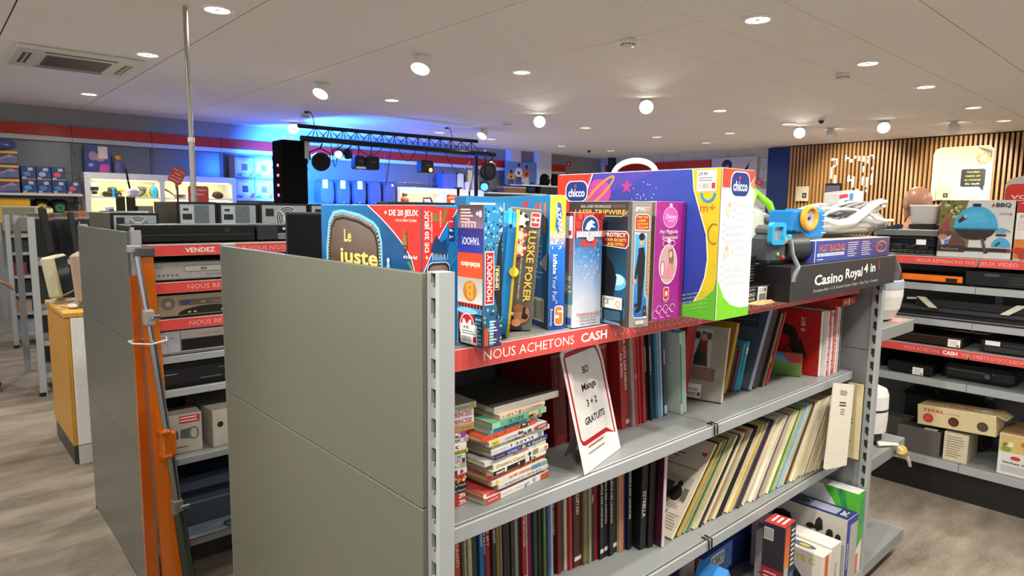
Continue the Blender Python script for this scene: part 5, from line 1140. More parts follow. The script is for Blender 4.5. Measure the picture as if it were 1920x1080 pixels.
tot = sum(r[2] for r in row); x = 0.195; X9 = 0.79
yl = lambda q: 0.235-0.065*max(0,min(1,(q-0.45)/0.35))
for k, (cn, c, wv, tx) in enumerate(row):
    w = (X9-0.195)*wv/tot
    standing('%s comic album, %s from the left end of the third shelf' % (cn, nth(k)), x, yl(x)+0.004*math.sin(k*2.3), Z3, w-0.0006, 0.20, 0.286+0.005*math.sin(k*1.7), lin(c), -2.5, 0, GC, tx, 'd8d2c4', 'comic', 'comic_album', PAGEW, tpos=0.60, tsz=0.46, tfit=None if not tx else min(0.16,0.008*len(tx)), bands=((0.06,0.10,'d8d4c8'),) if wv in (12,24,17) else ())
    x += w
o = standing('thick black comic album with a blue label at its head', 0.797, 0.150, Z3, 0.022, 0.22, 0.290, lin('141518'), 0, -8, GC, 'ESTRELLA', 'c8c8cc', 'comic', 'comic_album', PAGEW, tpos=0.45)
o = standing('second thick black comic album next to the film strip folder', 0.823, 0.142, Z3, 0.020, 0.22, 0.292, lin('121214'), 0, -8, GC, None, cat='comic', name='comic_album', page=PAGEW)
o, F = carton('album_folder', 'dark purple folder with a film strip of squares, standing before the records', 'folder', (0.853,0.118,Z3+0.0008), D(-8), 0.012, 0.29, 0.294, dict(all=lin('3a1426'), left=lin('421a2e'), front=lin('c8b4b8')))
p = F['left'](); p.rect(0.18,0.001,0.289,0.293,lin('4a1a30')); p.rect(0.20,0.001,0.268,0.293,lin('36101f'))
for k in range(10): p.poly([(0.212,0.006+0.029*k),(0.256,0.006+0.029*k),(0.256,0.030+0.029*k),(0.212,0.030+0.029*k)], lin('5e2c44'))
p.ell(0.175,0.045,0.006,0.006,lin('b8782a')); p.done(o)

# ---- leaning records
GV = 'vinyl records in sleeves leaning on the third shelf'
cream = ['d9cfb0','c9bd96','d4c8a4','bfb38c','e0d8c0','b8ad86','ccc2a2','ded3b4','a89c74']
odd = {1:'2a2a24',2:'b8a23c',5:'3a7a4c',9:'2e2a24',12:'c0403a',15:'1e1c1a',16:'25221c',17:'17191a',20:'c8a83a',22:'3a6a9a',23:'4a2a2a',24:'6a4a2a',30:'4a4a8a',36:'3a8a4a',37:'a8c83a',40:'8ab8d0',41:'a8ccd8',44:'5a4a3a'}
names = {'2a2a24':'black edged','b8a23c':'mustard edged','3a7a4c':'green lettered','2e2a24':'dark brown','c0403a':'red edged','1e1c1a':'black','25221c':'sooty black','17191a':'jet black','c8a83a':'golden yellow','3a6a9a':'blue edged','4a2a2a':'maroon','6a4a2a':'tan brown','4a4a8a':'violet edged','3a8a4a':'green edged','a8c83a':'lime edged','8ab8d0':'pale blue','a8ccd8':'ice blue','5a4a3a':'dark taupe'}
N = 60
for k in range(N):
    f = k/(N-1)
    x = 0.908+ (1.748-0.908)*f; lean = 43-8*f
    w = random.choice((0.004,0.005,0.006,0.0075)); y = 0.118-0.05*f+random.uniform(0,0.012)
    c = odd.get(k, random.choice(cream)); 
    o = book_mesh('record_sleeve', w, 0.312, 0.313+random.uniform(-.002,.002), lin(c), lin(random.choice(['d8cfb4','1a1a1a','c9c0a4'])), lin(c), 'card', hard=0.0008)
    place(o, '%s record sleeve, %s from the left of the leaning row' % (names.get(c,'cream' if k%2 else 'buff'), nth(k)), 'record', (x,y,Z3+0.0008+w*math.sin(D(lean))), (0,D(lean),D(-0.5)), GV)
    if k == 0:
        p = Print((0,0.312,0),(0,-1,0),(0,0,1),(-1,0,0))
        p.rect(0.001,0.001,0.311,0.311,lin('d8ccba')); p.lines(0.10,0.235,0.24,0.295,5,lin('6a6258'),0.3,0.3); p.rect(0.12,0.212,0.30,0.2145,lin('a83a44')); p.rect(0.12,0.11,0.19,0.195,lin('4a4440'))
        p.rect(0.212,0.105,0.300,0.185,lin('b9b3a8')); p.rect(0.214,0.107,0.245,0.16,lin('4a4642')); p.ell(0.262,0.128,0.020,0.024,lin('2a2624')); p.ell(0.264,0.158,0.009,0.011,lin('3a3432')); p.rect(0.282,0.110,0.299,0.15,lin('6a645c')); p.lines(0.205,0.082,0.298,0.102,3,lin('8a8278'),0.3,0.3); p.rect(0.200,0.018,0.262,0.072,lin('4c4846')); p.ell(0.232,0.045,0.022,0.016,lin('8a847c')); p.lines(0.268,0.02,0.305,0.07,6,lin('8a8278'),0.3,0.3); p.poly([(0.285,0.272),(0.305,0.275),(0.30,0.26),(0.29,0.262)], lin('c83a6a')); p.done(o, 'cover_print')
    elif k in (5,12,22,36):
        p = Print((0,0,0),(1,0,0),(0,0,1),(0,-1,0)); p.text('THE ORCHESTRA OF PARIS', w/2, 0.16, w*0.5, lin('22301f' if k == 5 else '3a2a20'), rot=-90, bold=1, fit=0.20); p.done(o, 'spine_print')
o = tag(MB().build('x','card') if False else (lambda mb: (mb.prism([(0,0),(0.012,-0.006),(0.205,0.004),(0.20,0.30),(0.006,0.296)], (0,0,0),(1,0,0),(0,0,1),(0,1,0),0.004, lin('d8d2c2')), mb.build('record_sleeve','paper'))[1])(MB()), 'white paper record sleeve slipping out at the right end of the records', 'record', GV)
o.location = (1.655,0.012,0.590); o.rotation_euler = (D(-3),D(13),0)
p = Print((0,0,0),(1,0,0),(0,0,1),(0,-1,0)); p.lines(0.07,0.255,0.14,0.275,4,lin('6a6660'),0.5,0.1); p.lines(0.075,0.215,0.14,0.235,2,lin('3a3834'),0.5,0.1); p.lines(0.09,0.185,0.13,0.21,3,lin('8a8680'),0.5,0.2); p.done(o, 'label_print', 'paper')
mb = MB(); mb.cbox(0,0,0,0.006,0.31,0.29, lin('cdbf94'), 0.001); o = tag(mb.build('record_sleeve', 'card', None, (1.958,0.010,Z3+0.0008), D(-1)), 'cream printed sleeve standing against the far end panel', 'record', GV)
p = Print((0,0.31,0),(0,-1,0),(0,0,1),(-1,0,0)); p.ring(0.155,0.145,0.15,0.14,0.002,lin('8a7a50'),4,45,405); p.lines(0.20,0.03,0.29,0.26,16,lin('8a8060'),0.35,0.5); p.done(o, 'cover_print')
mb = MB(); mb.cbox(0,0,0,0.005,0.25,0.29, lin('6a5a4a'), 0.001); tag(mb.build('record_sleeve', 'card', None, (1.948,0.06,Z3+0.0008), 0), 'brown sleeve behind the white slipping one', 'record', GV)

# ================================================================ base shelf goods
SB = Z4+0.0008
o, F = carton('appliance_box', 'deep blue carton with a starry print at the back of the base shelf', 'box', (1.12,0.30,SB), 0, 0.78, 0.15, 0.37, dict(all=lin('1c2450'), front=lin('1e2a60')), edge=lin('3a4470'))
p = F['front'](); p.poly([(0.001,0.001),(0.779,0.001),(0.779,0.369),(0.001,0.369)], [lin('1b2350'),lin('24387c'),lin('2c4a9a'),lin('2a2f66')]); p.poly([(0.33,0.08),(0.37,0.07),(0.39,0.16),(0.35,0.17)], lin('c8a83a')); p.ell(0.38,0.06,0.025,0.02,lin('b09a3c')); p.rect(0.60,0.10,0.64,0.165,lin('a8b0bc')); p.lines(0.605,0.105,0.635,0.16,5,lin('4a5a7a'),0.4,0.1); p.ell(0.45,0.10,0.008,0.012,lin('d8603a')); p.done(o)
o, F = carton('appliance_box', 'plain box serving as a riser under the board game on the base shelf', 'box', (1.14,0.16,SB), 0, 0.17, 0.12, 0.185, dict(all=lin('2c3038')))
o, F = carton('board_game', 'blue apology board game carton with black capitals, tilted on the base shelf', 'game box', (1.13,0.150,SB+0.1862), (0,0,D(2)), 0.19, 0.13, 0.088, dict(all=lin('2a58a8'), front=lin('2f66b8'), left=lin('a83a34')))
p = F['front'](); p.rrect(0.048,0.032,0.135,0.078,0.004,lin('c8ccd4')); p.text('SORRY!', 0.092, 0.055, 0.030, lin('1c1c22'), bold=1, fit=0.080); p.poly([(0.055,0.010),(0.125,0.012),(0.12,0.026),(0.057,0.024)], lin('c2502c')); p.done(o)
o, F = carton('game_box', 'grey and red narrow carton left of the apology game', 'game box', (1.068,0.175,SB), 0, 0.055, 0.12, 0.275, dict(all=lin('9a9690'), front=lin('a8a49c')))
p = F['front'](); p.ell(0.03,0.19,0.024,0.03,lin('c8452c')); p.ell(0.03,0.19,0.012,0.016,lin('d8d2c8')); p.rect(0.002,0.002,0.058,0.12,lin('b0362c')); p.done(o)
o, F = carton('game_box', 'dark navy carton with gold specks at the left of the base shelf', 'game box', (0.90,0.185,SB), 0, 0.155, 0.14, 0.275, dict(all=lin('1a2348'), front=lin('1c2650')))
p = F['front'](); p.poly([(0.09,0.16),(0.13,0.17),(0.12,0.22),(0.10,0.20)], lin('a8a478')); p.done(o)
t = thing('toy_garage', 'light blue plastic toy with a peaked top on the base shelf', 'toy', (1.20,0.0,SB), D(6))
mb = MB(); mb.prism([(0,0),(0.11,0),(0.11,0.16),(0.055,0.222),(0,0.16)], (0,0,0),(1,0,0),(0,0,1),(0,1,0),0.13, lin('3f8fe0')); mb.build('shell', 'plastic', t)
mb = MB(); mb.prism([(0.02,0.01),(0.09,0.01),(0.09,0.15),(0.055,0.19),(0.02,0.15)], (0,-0.0035,0),(1,0,0),(0,0,1),(0,1,0),0.003, lin('8a94a4')); mb.build('front_panel', 'plastic', t)
t.location = (1.03,0.035,SB); t.scale = (1.0,0.7,1.38)
o, F = carton('tape_box', 'tall black and dark red boxed set with a red top on the base shelf', 'box', (1.305,-0.022,SB), D(2), 0.080, 0.07, 0.385, dict(all=lin('1c1a1c'), left=lin('2a2124'), front=lin('2c2c34'), top=lin('b02a26')))
p = F['left'](); p.rect(0.002,0.002,0.068,0.24,lin('8a1f22')); p.lines(0.008,0.02,0.060,0.23,16,lin('d0b0a8'),0.3,0.4); p.rect(0.004,0.33,0.034,0.37,lin('b8b4ae')); p.barcode(0.006,0.333,0.032,0.367); p.done(o)
p = F['front'](); p.grad(0.002,0.25,0.038,0.383,lin('d8762a'),lin('c23a24')); p.rect(0.004,0.02,0.036,0.25,lin('a8a4a0')); p.rect(0.042,0.002,0.078,0.383,lin('1a1c24')); p.rect(0.044,0.02,0.076,0.22,lin('2456b0')); p.text('ORG SONIC', 0.060, 0.11, 0.016, WHITE, rot=90, bold=1, fit=0.17); p.lines(0.046,0.24,0.074,0.37,8,lin('c8ccd4'),0.5,0.2); p.done(o)
p = F['top'](); p.lines(0.02,0.01,0.075,0.06,3,lin('e8e0dc'),0.45,0.2); p.done(o)
o, F = carton('device_box', 'white carton with yellow capitals and a dark handheld device', 'box', (1.598,-0.026,SB), D(-2), 0.072, 0.245, 0.185, dict(all=lin('d4d0c6'), left=lin('cfcac0'), front=lin('d0c8bc'), top=lin('dcd8d0')))
p = F['left'](); p.text('REMOTE C', 0.14, 0.155, 0.020, lin('cfae2e'), bold=1, fit=0.16); p.poly([(0.09,0.165-0.03),(0.13,0.14),(0.20,0.06),(0.21,0.02),(0.17,0.01),(0.11,0.08)], lin('23262c')); p.ell(0.135,0.105,0.020,0.012,lin('3a5a8a')); p.rect(0.02,0.03,0.09,0.035,lin('b02a34')); p.done(o)
p = F['top'](); p.ell(0.036,0.09,0.018,0.05,lin('5a6478')); p.ell(0.036,0.08,0.010,0.02,lin('c8b43a')); p.done(o)
p = F['front'](); p.rect(0.02,0.002,0.045,0.18,lin('c8562c')); p.done(o)
o, F = carton('device_box', 'white carton with red brand letters behind the yellow lettered one', 'box', (1.676,-0.024,SB), D(-2), 0.078, 0.30, 0.190, dict(all=lin('dad7d0'), left=lin('d8d4cc'), front=lin('cbc6bc'), top=lin('e0ddd6')))
p = F['left'](); p.text('YAMAHA', 0.07, 0.172, 0.018, lin('c2302c'), bold=1, fit=0.09); p.lines(0.03,0.13,0.11,0.145,1,lin('3a3a3a'),0.5,0.1); p.line([(0.19,0.172),(0.225,0.165),(0.25,0.145),(0.262,0.12)], 0.004, lin('2a2a2a')); p.rect(0.12,0.10,0.19,0.13,lin('6a5a4a')); p.rect(0.15,0.10,0.19,0.13,lin('3a4a6a')); p.done(o)
p = F['front'](); p.text('CREMA', 0.04, 0.08, 0.016, lin('6a665e'), rot=90, fit=0.09); p.done(o)
o, F = carton('camera_box', 'grey carton with blue edges and black camcorder pictures', 'box', (1.798,-0.026,SB), D(-1), 0.098, 0.30, 0.252, dict(all=lin('b4b0a6'), left=lin('b8b4aa'), front=lin('a9a8a4'), top=lin('2a2f6a')))
p = F['left']()
for cu, cv, a, b in ((0.06,0.19,0.04,0.022),(0.03,0.13,0.03,0.03),(0.20,0.20,0.016,0.03),(0.17,0.185,0.018,0.012),(0.24,0.18,0.014,0.018),(0.27,0.17,0.012,0.020),(0.13,0.12,0.05,0.018),(0.22,0.10,0.05,0.022)): p.poly([(cu-a,cv-b*0.6),(cu-a*0.3,cv-b),(cu+a,cv-b*0.5),(cu+a*0.8,cv+b*0.7),(cu,cv+b),(cu-a*0.7,cv+b*0.5)], lin('1c1b1c'))
p.text('DV MARINE PACK', 0.10, 0.155, 0.010, WHITE, bold=1, fit=0.10); p.done(o)
p = F['front'](); p.rect(0.001,0.001,0.03,0.251,lin('2c3a9a')); p.rect(0.001,0.225,0.097,0.251,lin('2c3a9a')); p.text('CAMESCOPE', 0.016, 0.11, 0.012, WHITE, rot=90, fit=0.10); p.done(o)
p = F['top'](); p.rect(0.02,0.05,0.08,0.22,lin('9aa0b4')); p.ell(0.05,0.20,0.03,0.04,lin('3a3f5a')); p.text('JVC', 0.05, 0.03, 0.02, WHITE, bold=1); p.done(o)
o, F = carton('appliance_box', 'white and leaf green carton standing at the right end of the base shelf', 'box', (1.905,-0.022,SB), D(0), 0.060, 0.33, 0.318, dict(all=lin('d4d6d0'), left=lin('d8d8d2'), front=lin('4aa82e'), top=lin('d0d2cc')))
p = F['left'](); p.poly([(0.20,0.317),(0.25,0.25),(0.27,0.16),(0.329,0.14),(0.329,0.317)], lin('4fae34')); p.poly([(0.25,0.317),(0.275,0.24),(0.29,0.17),(0.305,0.18),(0.28,0.317)], lin('2f8a4a')); p.rect(0.16,0.12,0.262,0.20,lin('d4d4d0')); p.barcode(0.20,0.13,0.25,0.15,lin('5a3a3a')); p.rect(0.25,0.13,0.262,0.16,lin('c23a34')); p.done(o)
p = F['front'](); p.poly([(0.002,0.002),(0.058,0.002),(0.058,0.13),(0.002,0.10)], lin('d8d6d0')); p.rect(0.002,0.002,0.03,0.08,lin('d8703a')); p.poly([(0.03,0.17),(0.058,0.2),(0.05,0.31),(0.02,0.25)], lin('2f9a5a')); p.done(o)
# ================================================================ goods on the right hand shelves (front faces -x)
RZ = -PI/2
def rz_at(Y, z, X=3.24): return (X, Y, z)
def device(name, label, cat, loc, rot, w, d, h, col, group=None, mat='plastic', b=0.004, feet=True):
    """root Empty with body part and four feet; origin front left bottom corner"""
    t = thing(name, label, cat, loc, rot, group)
    f = 0.006 if feet else 0.0
    mb = MB(); mb.cbox(0,0,f,w,d,h, col, b); mb.build('body', mat, t)
    if feet:
        for fx in (0.03, w-0.03):
            for fy in (0.03, d-0.03):
                mb = MB(); mb.cyl((fx,fy,0.0004),(fx,fy,f),0.012, lin('151515'), n=10); mb.build('foot', 'plastic', t)
    return t, {k: (lambda k=k: Print(*faces(w,d,h)[k])) for k in ('front','left','right','top')}
BLK = lin('131315')
# base shelf
B0 = 0.2058
o, F = carton('appliance_box', 'dark grey flat carton on edge, lower right shelf', 'box', (3.25,0.262,B0), RZ, 0.20, 0.10, 0.135, dict(all=lin('5a5652'), top=lin('3a3836')), edge=lin('6a6662'))
p = F['top'](); p.rect(0.12,0.01,0.18,0.05,WHITE); p.done(o)
o, F = carton('appliance_box', 'second dark grey carton behind the flat one on the lower right shelf', 'box', (3.37,0.40,B0), RZ, 0.16, 0.10, 0.135, dict(all=lin('4e4a46')))
o, F = carton('appliance_box', 'small cream carton with lines of print, under the long beige carton', 'box', (3.25,0.045,B0), RZ, 0.106, 0.20, 0.150, dict(all=lin('b8ad92'), front=lin('c9bfa4')))
p = F['front'](); p.lines(0.012,0.02,0.095,0.135,9,lin('7a715c'),0.3,0.4); p.done(o)
o, F = carton('appliance_box', 'long beige pan carton with red capitals, tipped on two boxes', 'box', (3.255,0.172,0.3625), (0,D(-3.5),RZ+D(-3)), 0.345, 0.14, 0.105, dict(all=lin('c8b88e'), front=lin('d0c096'), top=lin('c4b384')), edge=lin('ddd0ac'))
p = F['front'](); p.text('TEFAL', 0.075, 0.082, 0.015, lin('c23a26'), bold=1, fit=0.10); p.text('Forma', 0.165, 0.078, 0.011, lin('8a8068'), fit=0.055)
for u, c in ((0.05,'c8342a'),(0.165,'4e2418'),(0.29,'4a4038')): p.ell(u,0.040,0.024,0.024,lin(c)); p.lines(u-0.016,0.026,u+0.016,0.054,4,lin('d8908a') if u < .1 else lin('7a5a4a'),0.25,0.3)
p.done(o); p = F['top'](); p.text('TEFAL', 0.17, 0.06, 0.035, lin('c23a26'), bold=1, fit=0.15); p.rect(0.27,0.04,0.31,0.10,lin('d8d2c4')); p.done(o)
mb = MB(); mb.add([(0.346,0.0,0.104),(0.346,0.14,0.104),(0.385,0.13,0.085),(0.385,0.01,0.085),(0.346,0.0,0.106),(0.346,0.14,0.106),(0.386,0.13,0.087),(0.386,0.01,0.087)],[(3,2,1,0),(4,5,6,7),(0,4,7,3),(2,6,5,1),(3,7,6,2)], lin('bba97c')); mb.build('open_flap', 'paper', o)
o, F = carton('appliance_box', 'white grill carton with a salad picture, at the right edge of the photo', 'box', (3.25,-0.185,B0), RZ, 0.22, 0.26, 0.205, dict(all=lin('d0d0d0'), front=lin('d6d5d3'), top=lin('a8845a')))
p = F['front'](); p.rect(0.004,0.115,0.216,0.202,lin('c9b070')); 
for k in range(16): p.ell(random.uniform(0.02,0.20),random.uniform(0.125,0.19),random.uniform(.008,.02),random.uniform(.006,.014),lin(random.choice(['c23a24','7a9a34','d8c8a0','b86a2a','e0d8b8','5a7a2a'])))
p.ell(0.07,0.09,0.020,0.010,lin('c2341e')); p.text('kitchen home', 0.085, 0.065, 0.011, lin('2a2a2a'), bold=1, fit=0.13); p.lines(0.015,0.015,0.16,0.05,4,lin('8a8a8a'),0.3,0.3); p.done(o)
# dark machines on the level above
S5 = 0.6208
t, F = device('disc_player', 'black machine with a price tag on the shelf over the beige carton', 'player', (3.25,0.335,S5), RZ, 0.21, 0.26, 0.058, BLK); p = F['front'](); p.rect(0.12,0.004,0.17,0.042,WHITE); p.lines(0.125,0.01,0.16,0.035,3,lin('8a8a8a'),0.3,0.2); p.rect(0.155,0.007,0.165,0.014,lin('c23a34')); p.done(t)
t, F = device('sandwich_maker', 'black hinged grill with a metal trim line, behind the tagged machine', 'kitchen appliance', (3.29,0.09,S5), RZ, 0.30, 0.28, 0.085, lin('19191b'), b=0.02); mb = MB(); mb.cbox(0.02,-0.004,0.055,0.22,-0.0003,0.060, lin('b8b8b8'), 0.001); mb.build('trim_strip', 'metal', t); mb = MB(); mb.cyl((0.20,-0.03,0.05),(0.20,0.0,0.05),0.016, lin('1c1c1e'), n=14); mb.cyl((0.20,-0.034,0.05),(0.20,-0.030,0.05),0.012, lin('4a4a4c'), n=14); mb.build('knob', 'plastic', t)
t, F = device('kettle_base', 'low black appliance at the far left of the upper lower shelf', 'kitchen appliance', (3.33,0.60,S5), RZ, 0.22, 0.22, 0.07, lin('161618'), b=0.015); mb = MB(); mb.cyl((0.11,0.11,0.07),(0.11,0.11,0.09),0.08, lin('242426'), n=22); mb.build('plate', 'plastic', t)
t, F = device('deep_fryer', 'black appliance lying behind the beige carton on the base shelf', 'kitchen appliance', (3.50,0.33,B0), RZ, 0.42, 0.14, 0.27, lin('1b1a1a'), b=0.02); mb = MB(); mb.tube([(0.05,0.02,0.27),(0.06,0.02,0.30),(0.16,0.02,0.305),(0.17,0.02,0.27)], 0.008, lin('111111'), 8); mb.build('handle', 'plastic', t)
# behind the lower red rail
S4 = 0.7918
t, F = device('disc_player', 'flat dark brown player with a silver edge and price tag, over the red rail', 'player', (3.25,0.40,S4), RZ, 0.395, 0.27, 0.050, lin('2a1a14')); p = F['front'](); p.rect(0.333,0.006,0.387,0.044,WHITE); p.lines(0.338,0.012,0.38,0.038,3,lin('8a8a8a'),0.3,0.2); p.rect(0.37,0.008,0.382,0.018,lin('c23a34')); p.done(t); mb = MB(); mb.box(0.0,-0.002,0.048,0.395,0.0,0.0508, lin('c8c4be')); mb.build('silver_edge', 'metal', t)
t, F = device('disc_player', 'flat black player with a white sticker, right end of the lower red rail', 'player', (3.25,-0.07,S4), RZ, 0.36, 0.27, 0.066, BLK); p = F['front'](); p.rect(0.02,0.040,0.08,0.062,WHITE); p.lines(0.09,0.046,0.34,0.050,1,lin('5a5a5c'),0.5,0); p.rect(0.02,0.010,0.34,0.034,lin('2a2a2c')); p.done(t)
# flat television lying with two pale feet
t, F = device('sound_bar', 'long black flat device lying on its back between two pale feet', 'television', (3.255,0.44,0.9308), RZ, 0.80, 0.30, 0.030, lin('17171a'), feet=False)
p = F['front'](); p.rect(0.02,0.006,0.78,0.012,lin('6a6a6c')); p.done(t)
mb = MB(); mb.cbox(0.10,0.02,0.0305,0.72,0.18,0.062, lin('3a3a3d'), 0.006); mb.build('rear_housing', 'plastic', t)
for a, b in (((0.215,-0.004,0.108),(0.275,-0.010,0.056)),((0.640,-0.004,0.108),(0.575,-0.010,0.056))):
    mb = MB(); mb.prism([(a[0],a[2]),(b[0],b[2]),(b[0]+0.036,b[2]),(a[0]+0.040,a[2])], (0,0.006,0),(1,0,0),(0,0,1),(0,-1,0),0.010, lin('c9cbb8'), None); f_ = mb.build('foot', 'plastic', t)
mb = MB(); mb.tube([(0.17,0.0,0.094),(0.215,0.0,0.098)], 0.006, lin('bdbfae'), 8); mb.build('foot_pin', 'plastic', t)
mb = MB(); mb.box(0.21,0.0062,0.062,0.70,0.012,0.10, lin('1d1d20')); mb.build('cross_bar', 'plastic', t)
t, F = device('disc_player', 'black player at the right end of the shelf with the orange device', 'player', (3.25,0.02,1.1128), RZ, 0.43, 0.28, 0.080, BLK); p = F['front'](); p.rect(0.08,0.055,0.14,0.068,lin('4a4a4c')); p.lines(0.18,0.02,0.40,0.06,3,lin('2e2e30'),0.4,0.1); p.done(t)
t, F = device('game_console', 'flat black and bright orange device under the upper red rail', 'player', (3.25,0.48,1.1128), RZ, 0.455, 0.27, 0.044, lin('1a1a1c')); mb = MB(); mb.cbox(0.02,-0.004,0.012,0.452,-0.0003,0.044, lin('e8741a'), 0.003); mb.build('orange_front', 'gloss', t); mb = MB(); mb.cbox(0.38,-0.006,0.014,0.43,-0.0045,0.032, lin('1c1714'), 0.001); mb.build('socket', 'plastic', t)

# on top of the right shelf
T0 = 1.2528
o, F = carton('appliance_box', 'barbecue carton picturing a sky blue kettle grill, on top of the right shelf', 'box', (3.265,0.155,T0), RZ, 0.308, 0.27, 0.285, dict(all=lin('b9b6b0'), front=lin('c6c4c0'), top=lin('c9ae7a'), right=lin('24211f'), left=lin('8a6a4a')), edge=lin('b8a078'))
p = F['front']()
p.poly([(0.001,0.001),(0.307,0.001),(0.307,0.284),(0.001,0.284)], [lin('c2c0bc'),lin('c9c8c5'),lin('bfbec0'),lin('c4c4c6')])
p.poly([(0.001,0.035),(0.13,0.035),(0.135,0.12),(0.10,0.20),(0.12,0.284),(0.001,0.284)], lin('6a6a3a'))
for k in range(26): p.ell(random.uniform(0.005,0.09),random.uniform(0.20,0.28),random.uniform(.004,.012),random.uniform(.004,.010),lin(random.choice(['4a5a24','7a8a3c','a8a86a','3a4420','c0b890'])),9)
p.poly([(0.001,0.03),(0.12,0.03),(0.12,0.08),(0.06,0.13),(0.001,0.14)], lin('5a3a2c')); p.poly([(0.01,0.16),(0.04,0.19),(0.05,0.14),(0.02,0.12)], lin('8a3a40')); p.ell(0.035,0.205,0.014,0.017,lin('8a5a44')); p.poly([(0.01,0.09),(0.06,0.11),(0.045,0.07),(0.02,0.06)], lin('a8b8d8')); p.poly([(0.03,0.085),(0.055,0.09),(0.03,0.06)], lin('3a6ab0')); p.ell(0.02,0.10,0.02,0.014,lin('b07a58'))
p.ell(0.155,0.145,0.084,0.055,lin('2a1c1c'),22,180,360); p.rect(0.062,0.140,0.248,0.150,lin('1f5f80'))
p.ell(0.155,0.148,0.092,0.108,lin('3f9cc8'),26,0,180); p.ell(0.150,0.150,0.060,0.085,lin('4aa6d0'),20,20,170); p.rrect(0.138,0.252,0.172,0.268,0.004,lin('1c1c1c')); p.poly([(0.08,0.185),(0.11,0.215),(0.12,0.21),(0.12,0.195),(0.088,0.170)], lin('23262a')); p.ell(0.112,0.205,0.008,0.010,lin('a8aab0'))
p.rect(0.12,0.034,0.306,0.052,lin('241f1e')); p.rect(0.001,0.028,0.12,0.058,lin('2c2320')); p.text('Barbecue', 0.055, 0.043, 0.011, lin('9a9088'), fit=0.075); p.rect(0.290,0.034,0.306,0.052,lin('8a2a34'))
p.poly([(0.182,0.098),(0.194,0.098),(0.212,0.030),(0.200,0.026)], lin('4a4448')); p.ell(0.207,0.031,0.009,0.006,lin('17171a')); p.ell(0.20,0.093,0.006,0.005,lin('1c1c1c'))
p.text('BBQ', 0.262, 0.262, 0.019, lin('1c1a1a'), bold=1, fit=0.062); p.poly([(0.214,0.254),(0.222,0.272),(0.228,0.254)], lin('b02a38')); p.lines(0.25,0.215,0.29,0.225,1,lin('8a8a8a'),0.4,0.1); p.rect(0.29,0.213,0.297,0.222,lin('c23a34'))
p.ell(0.262,0.130,0.022,0.022,lin('3f9cc8'),16,0,180); p.rect(0.242,0.112,0.283,0.122,lin('2a2a2c')); p.line([(0.278,0.145),(0.300,0.132)], 0.004, lin('8a5a44')); p.ell(0.265,0.060,0.038,0.044,lin('3f9cc8'),20,0,180); p.poly([(0.238,0.065),(0.258,0.085),(0.264,0.078),(0.248,0.062)], lin('2a2c30'))
p.done(o)
o, F = carton('appliance_box', 'pizza maker carton, white with a red head, beside the barbecue carton', 'box', (3.262,-0.160,T0), RZ, 0.26, 0.22, 0.283, dict(all=lin('d0cfcc'), front=lin('d2d0cc'), right=lin('8a3a34')))
p = F['front'](); p.rect(0.001,0.225,0.259,0.282,lin('b02026')); p.text('TEFAL', 0.075, 0.256, 0.030, lin('d8a8a4'), bold=0, fit=0.12); p.text('Pizza Express', 0.085, 0.205, 0.018, lin('5a5654'), fit=0.14); p.lines(0.01,0.14,0.13,0.19,5,lin('c88a88'),0.2,0.2); p.rect(0.001,0.006,0.259,0.10,lin('c0742c'))
for k in range(24): p.ell(random.uniform(0.015,0.245),random.uniform(0.02,0.11),random.uniform(.012,.03),random.uniform(.010,.022),lin(random.choice(['c22a1e','d8b02a','8aa02a','d86a24','a8341c','c8c04a'])),12)
p.done(o)
t = thing('raclette_grill', 'black tabletop grill on wire legs with a grey glass top and white tag', 'kitchen appliance', (3.285,0.46,T0), RZ)
mb = MB(); mb.cbox(0.0,0.0,0.098,0.30,0.22,0.128, lin('5e6662'), 0.004); mb.build('glass_top', 'gloss', t)
mb = MB(); mb.cbox(0.015,0.015,0.078,0.285,0.205,0.097, lin('17171a'), 0.004); mb.build('heater', 'plastic', t)
for xx, yy in ((0.012,0.012),(0.288,0.012),(0.012,0.208),(0.288,0.208)):
    mb = MB(); mb.tube([(xx,yy,0.0006),(xx,yy,0.098)], 0.005, lin('1a1a1c'), 8); mb.build('leg', 'metal', t)
mb = MB()
for k in range(10): mb.tube([(0.012+0.0307*k,0.012,0.010),(0.012+0.0307*k,0.208,0.010)], 0.0022, lin('222224'), 5)
mb.tube([(0.012,0.012,0.010),(0.288,0.012,0.010)], 0.004, lin('222224'), 6); mb.tube([(0.012,0.208,0.010),(0.288,0.208,0.010)], 0.004, lin('222224'), 6); mb.build('wire_base', 'metal', t)
for k in range(2):
    mb = MB(); mb.cbox(0.03+0.12*k,-0.01,0.028,0.14+0.12*k,0.12,0.050, lin('1c1c1e'), 0.005); mb.tube([(0.085+0.12*k,-0.01,0.045),(0.085+0.12*k,-0.06,0.05)], 0.007, lin('141416'), 8); mb.build('pan', 'plastic', t)
mb = MB(); mb.box(0.205,-0.0108,0.055,0.25,-0.0092,0.082, WHITE); mb.build('price_tag', 'card', t)
mb = MB(); mb.box(0.10,0.01,0.1285,0.29,0.12,0.134, lin('cfcabb')); tag(mb.build('leaflet', 'paper', None, (3.285,0.45,T0), RZ), 'printed paper leaflet on the glass top of the tabletop grill', 'leaflet')
p = Print((0.10,0.0098,0.1285),(1,0,0),(0,1,0),(0,0,1),0.0058); p.lines(0.01,0.01,0.18,0.10,6,lin('6a665c'),0.3,0.2); p.done(bpy.data.objects['leaflet'])
t = thing('white_tray', 'white plastic basin standing on the tabletop grill in front of the bald person', 'basin', (3.31,0.315,T0+0.1348), RZ)
mb = MB(); a = rr(0.135,0.10,0.02,5); top = [(x-0.0675,y-0.05) for x,y in a]; n = len(a)
def loop(s, z, t2=1.0): return [(x*s+0.0675,y*s*t2+0.06,z) for x,y in top]
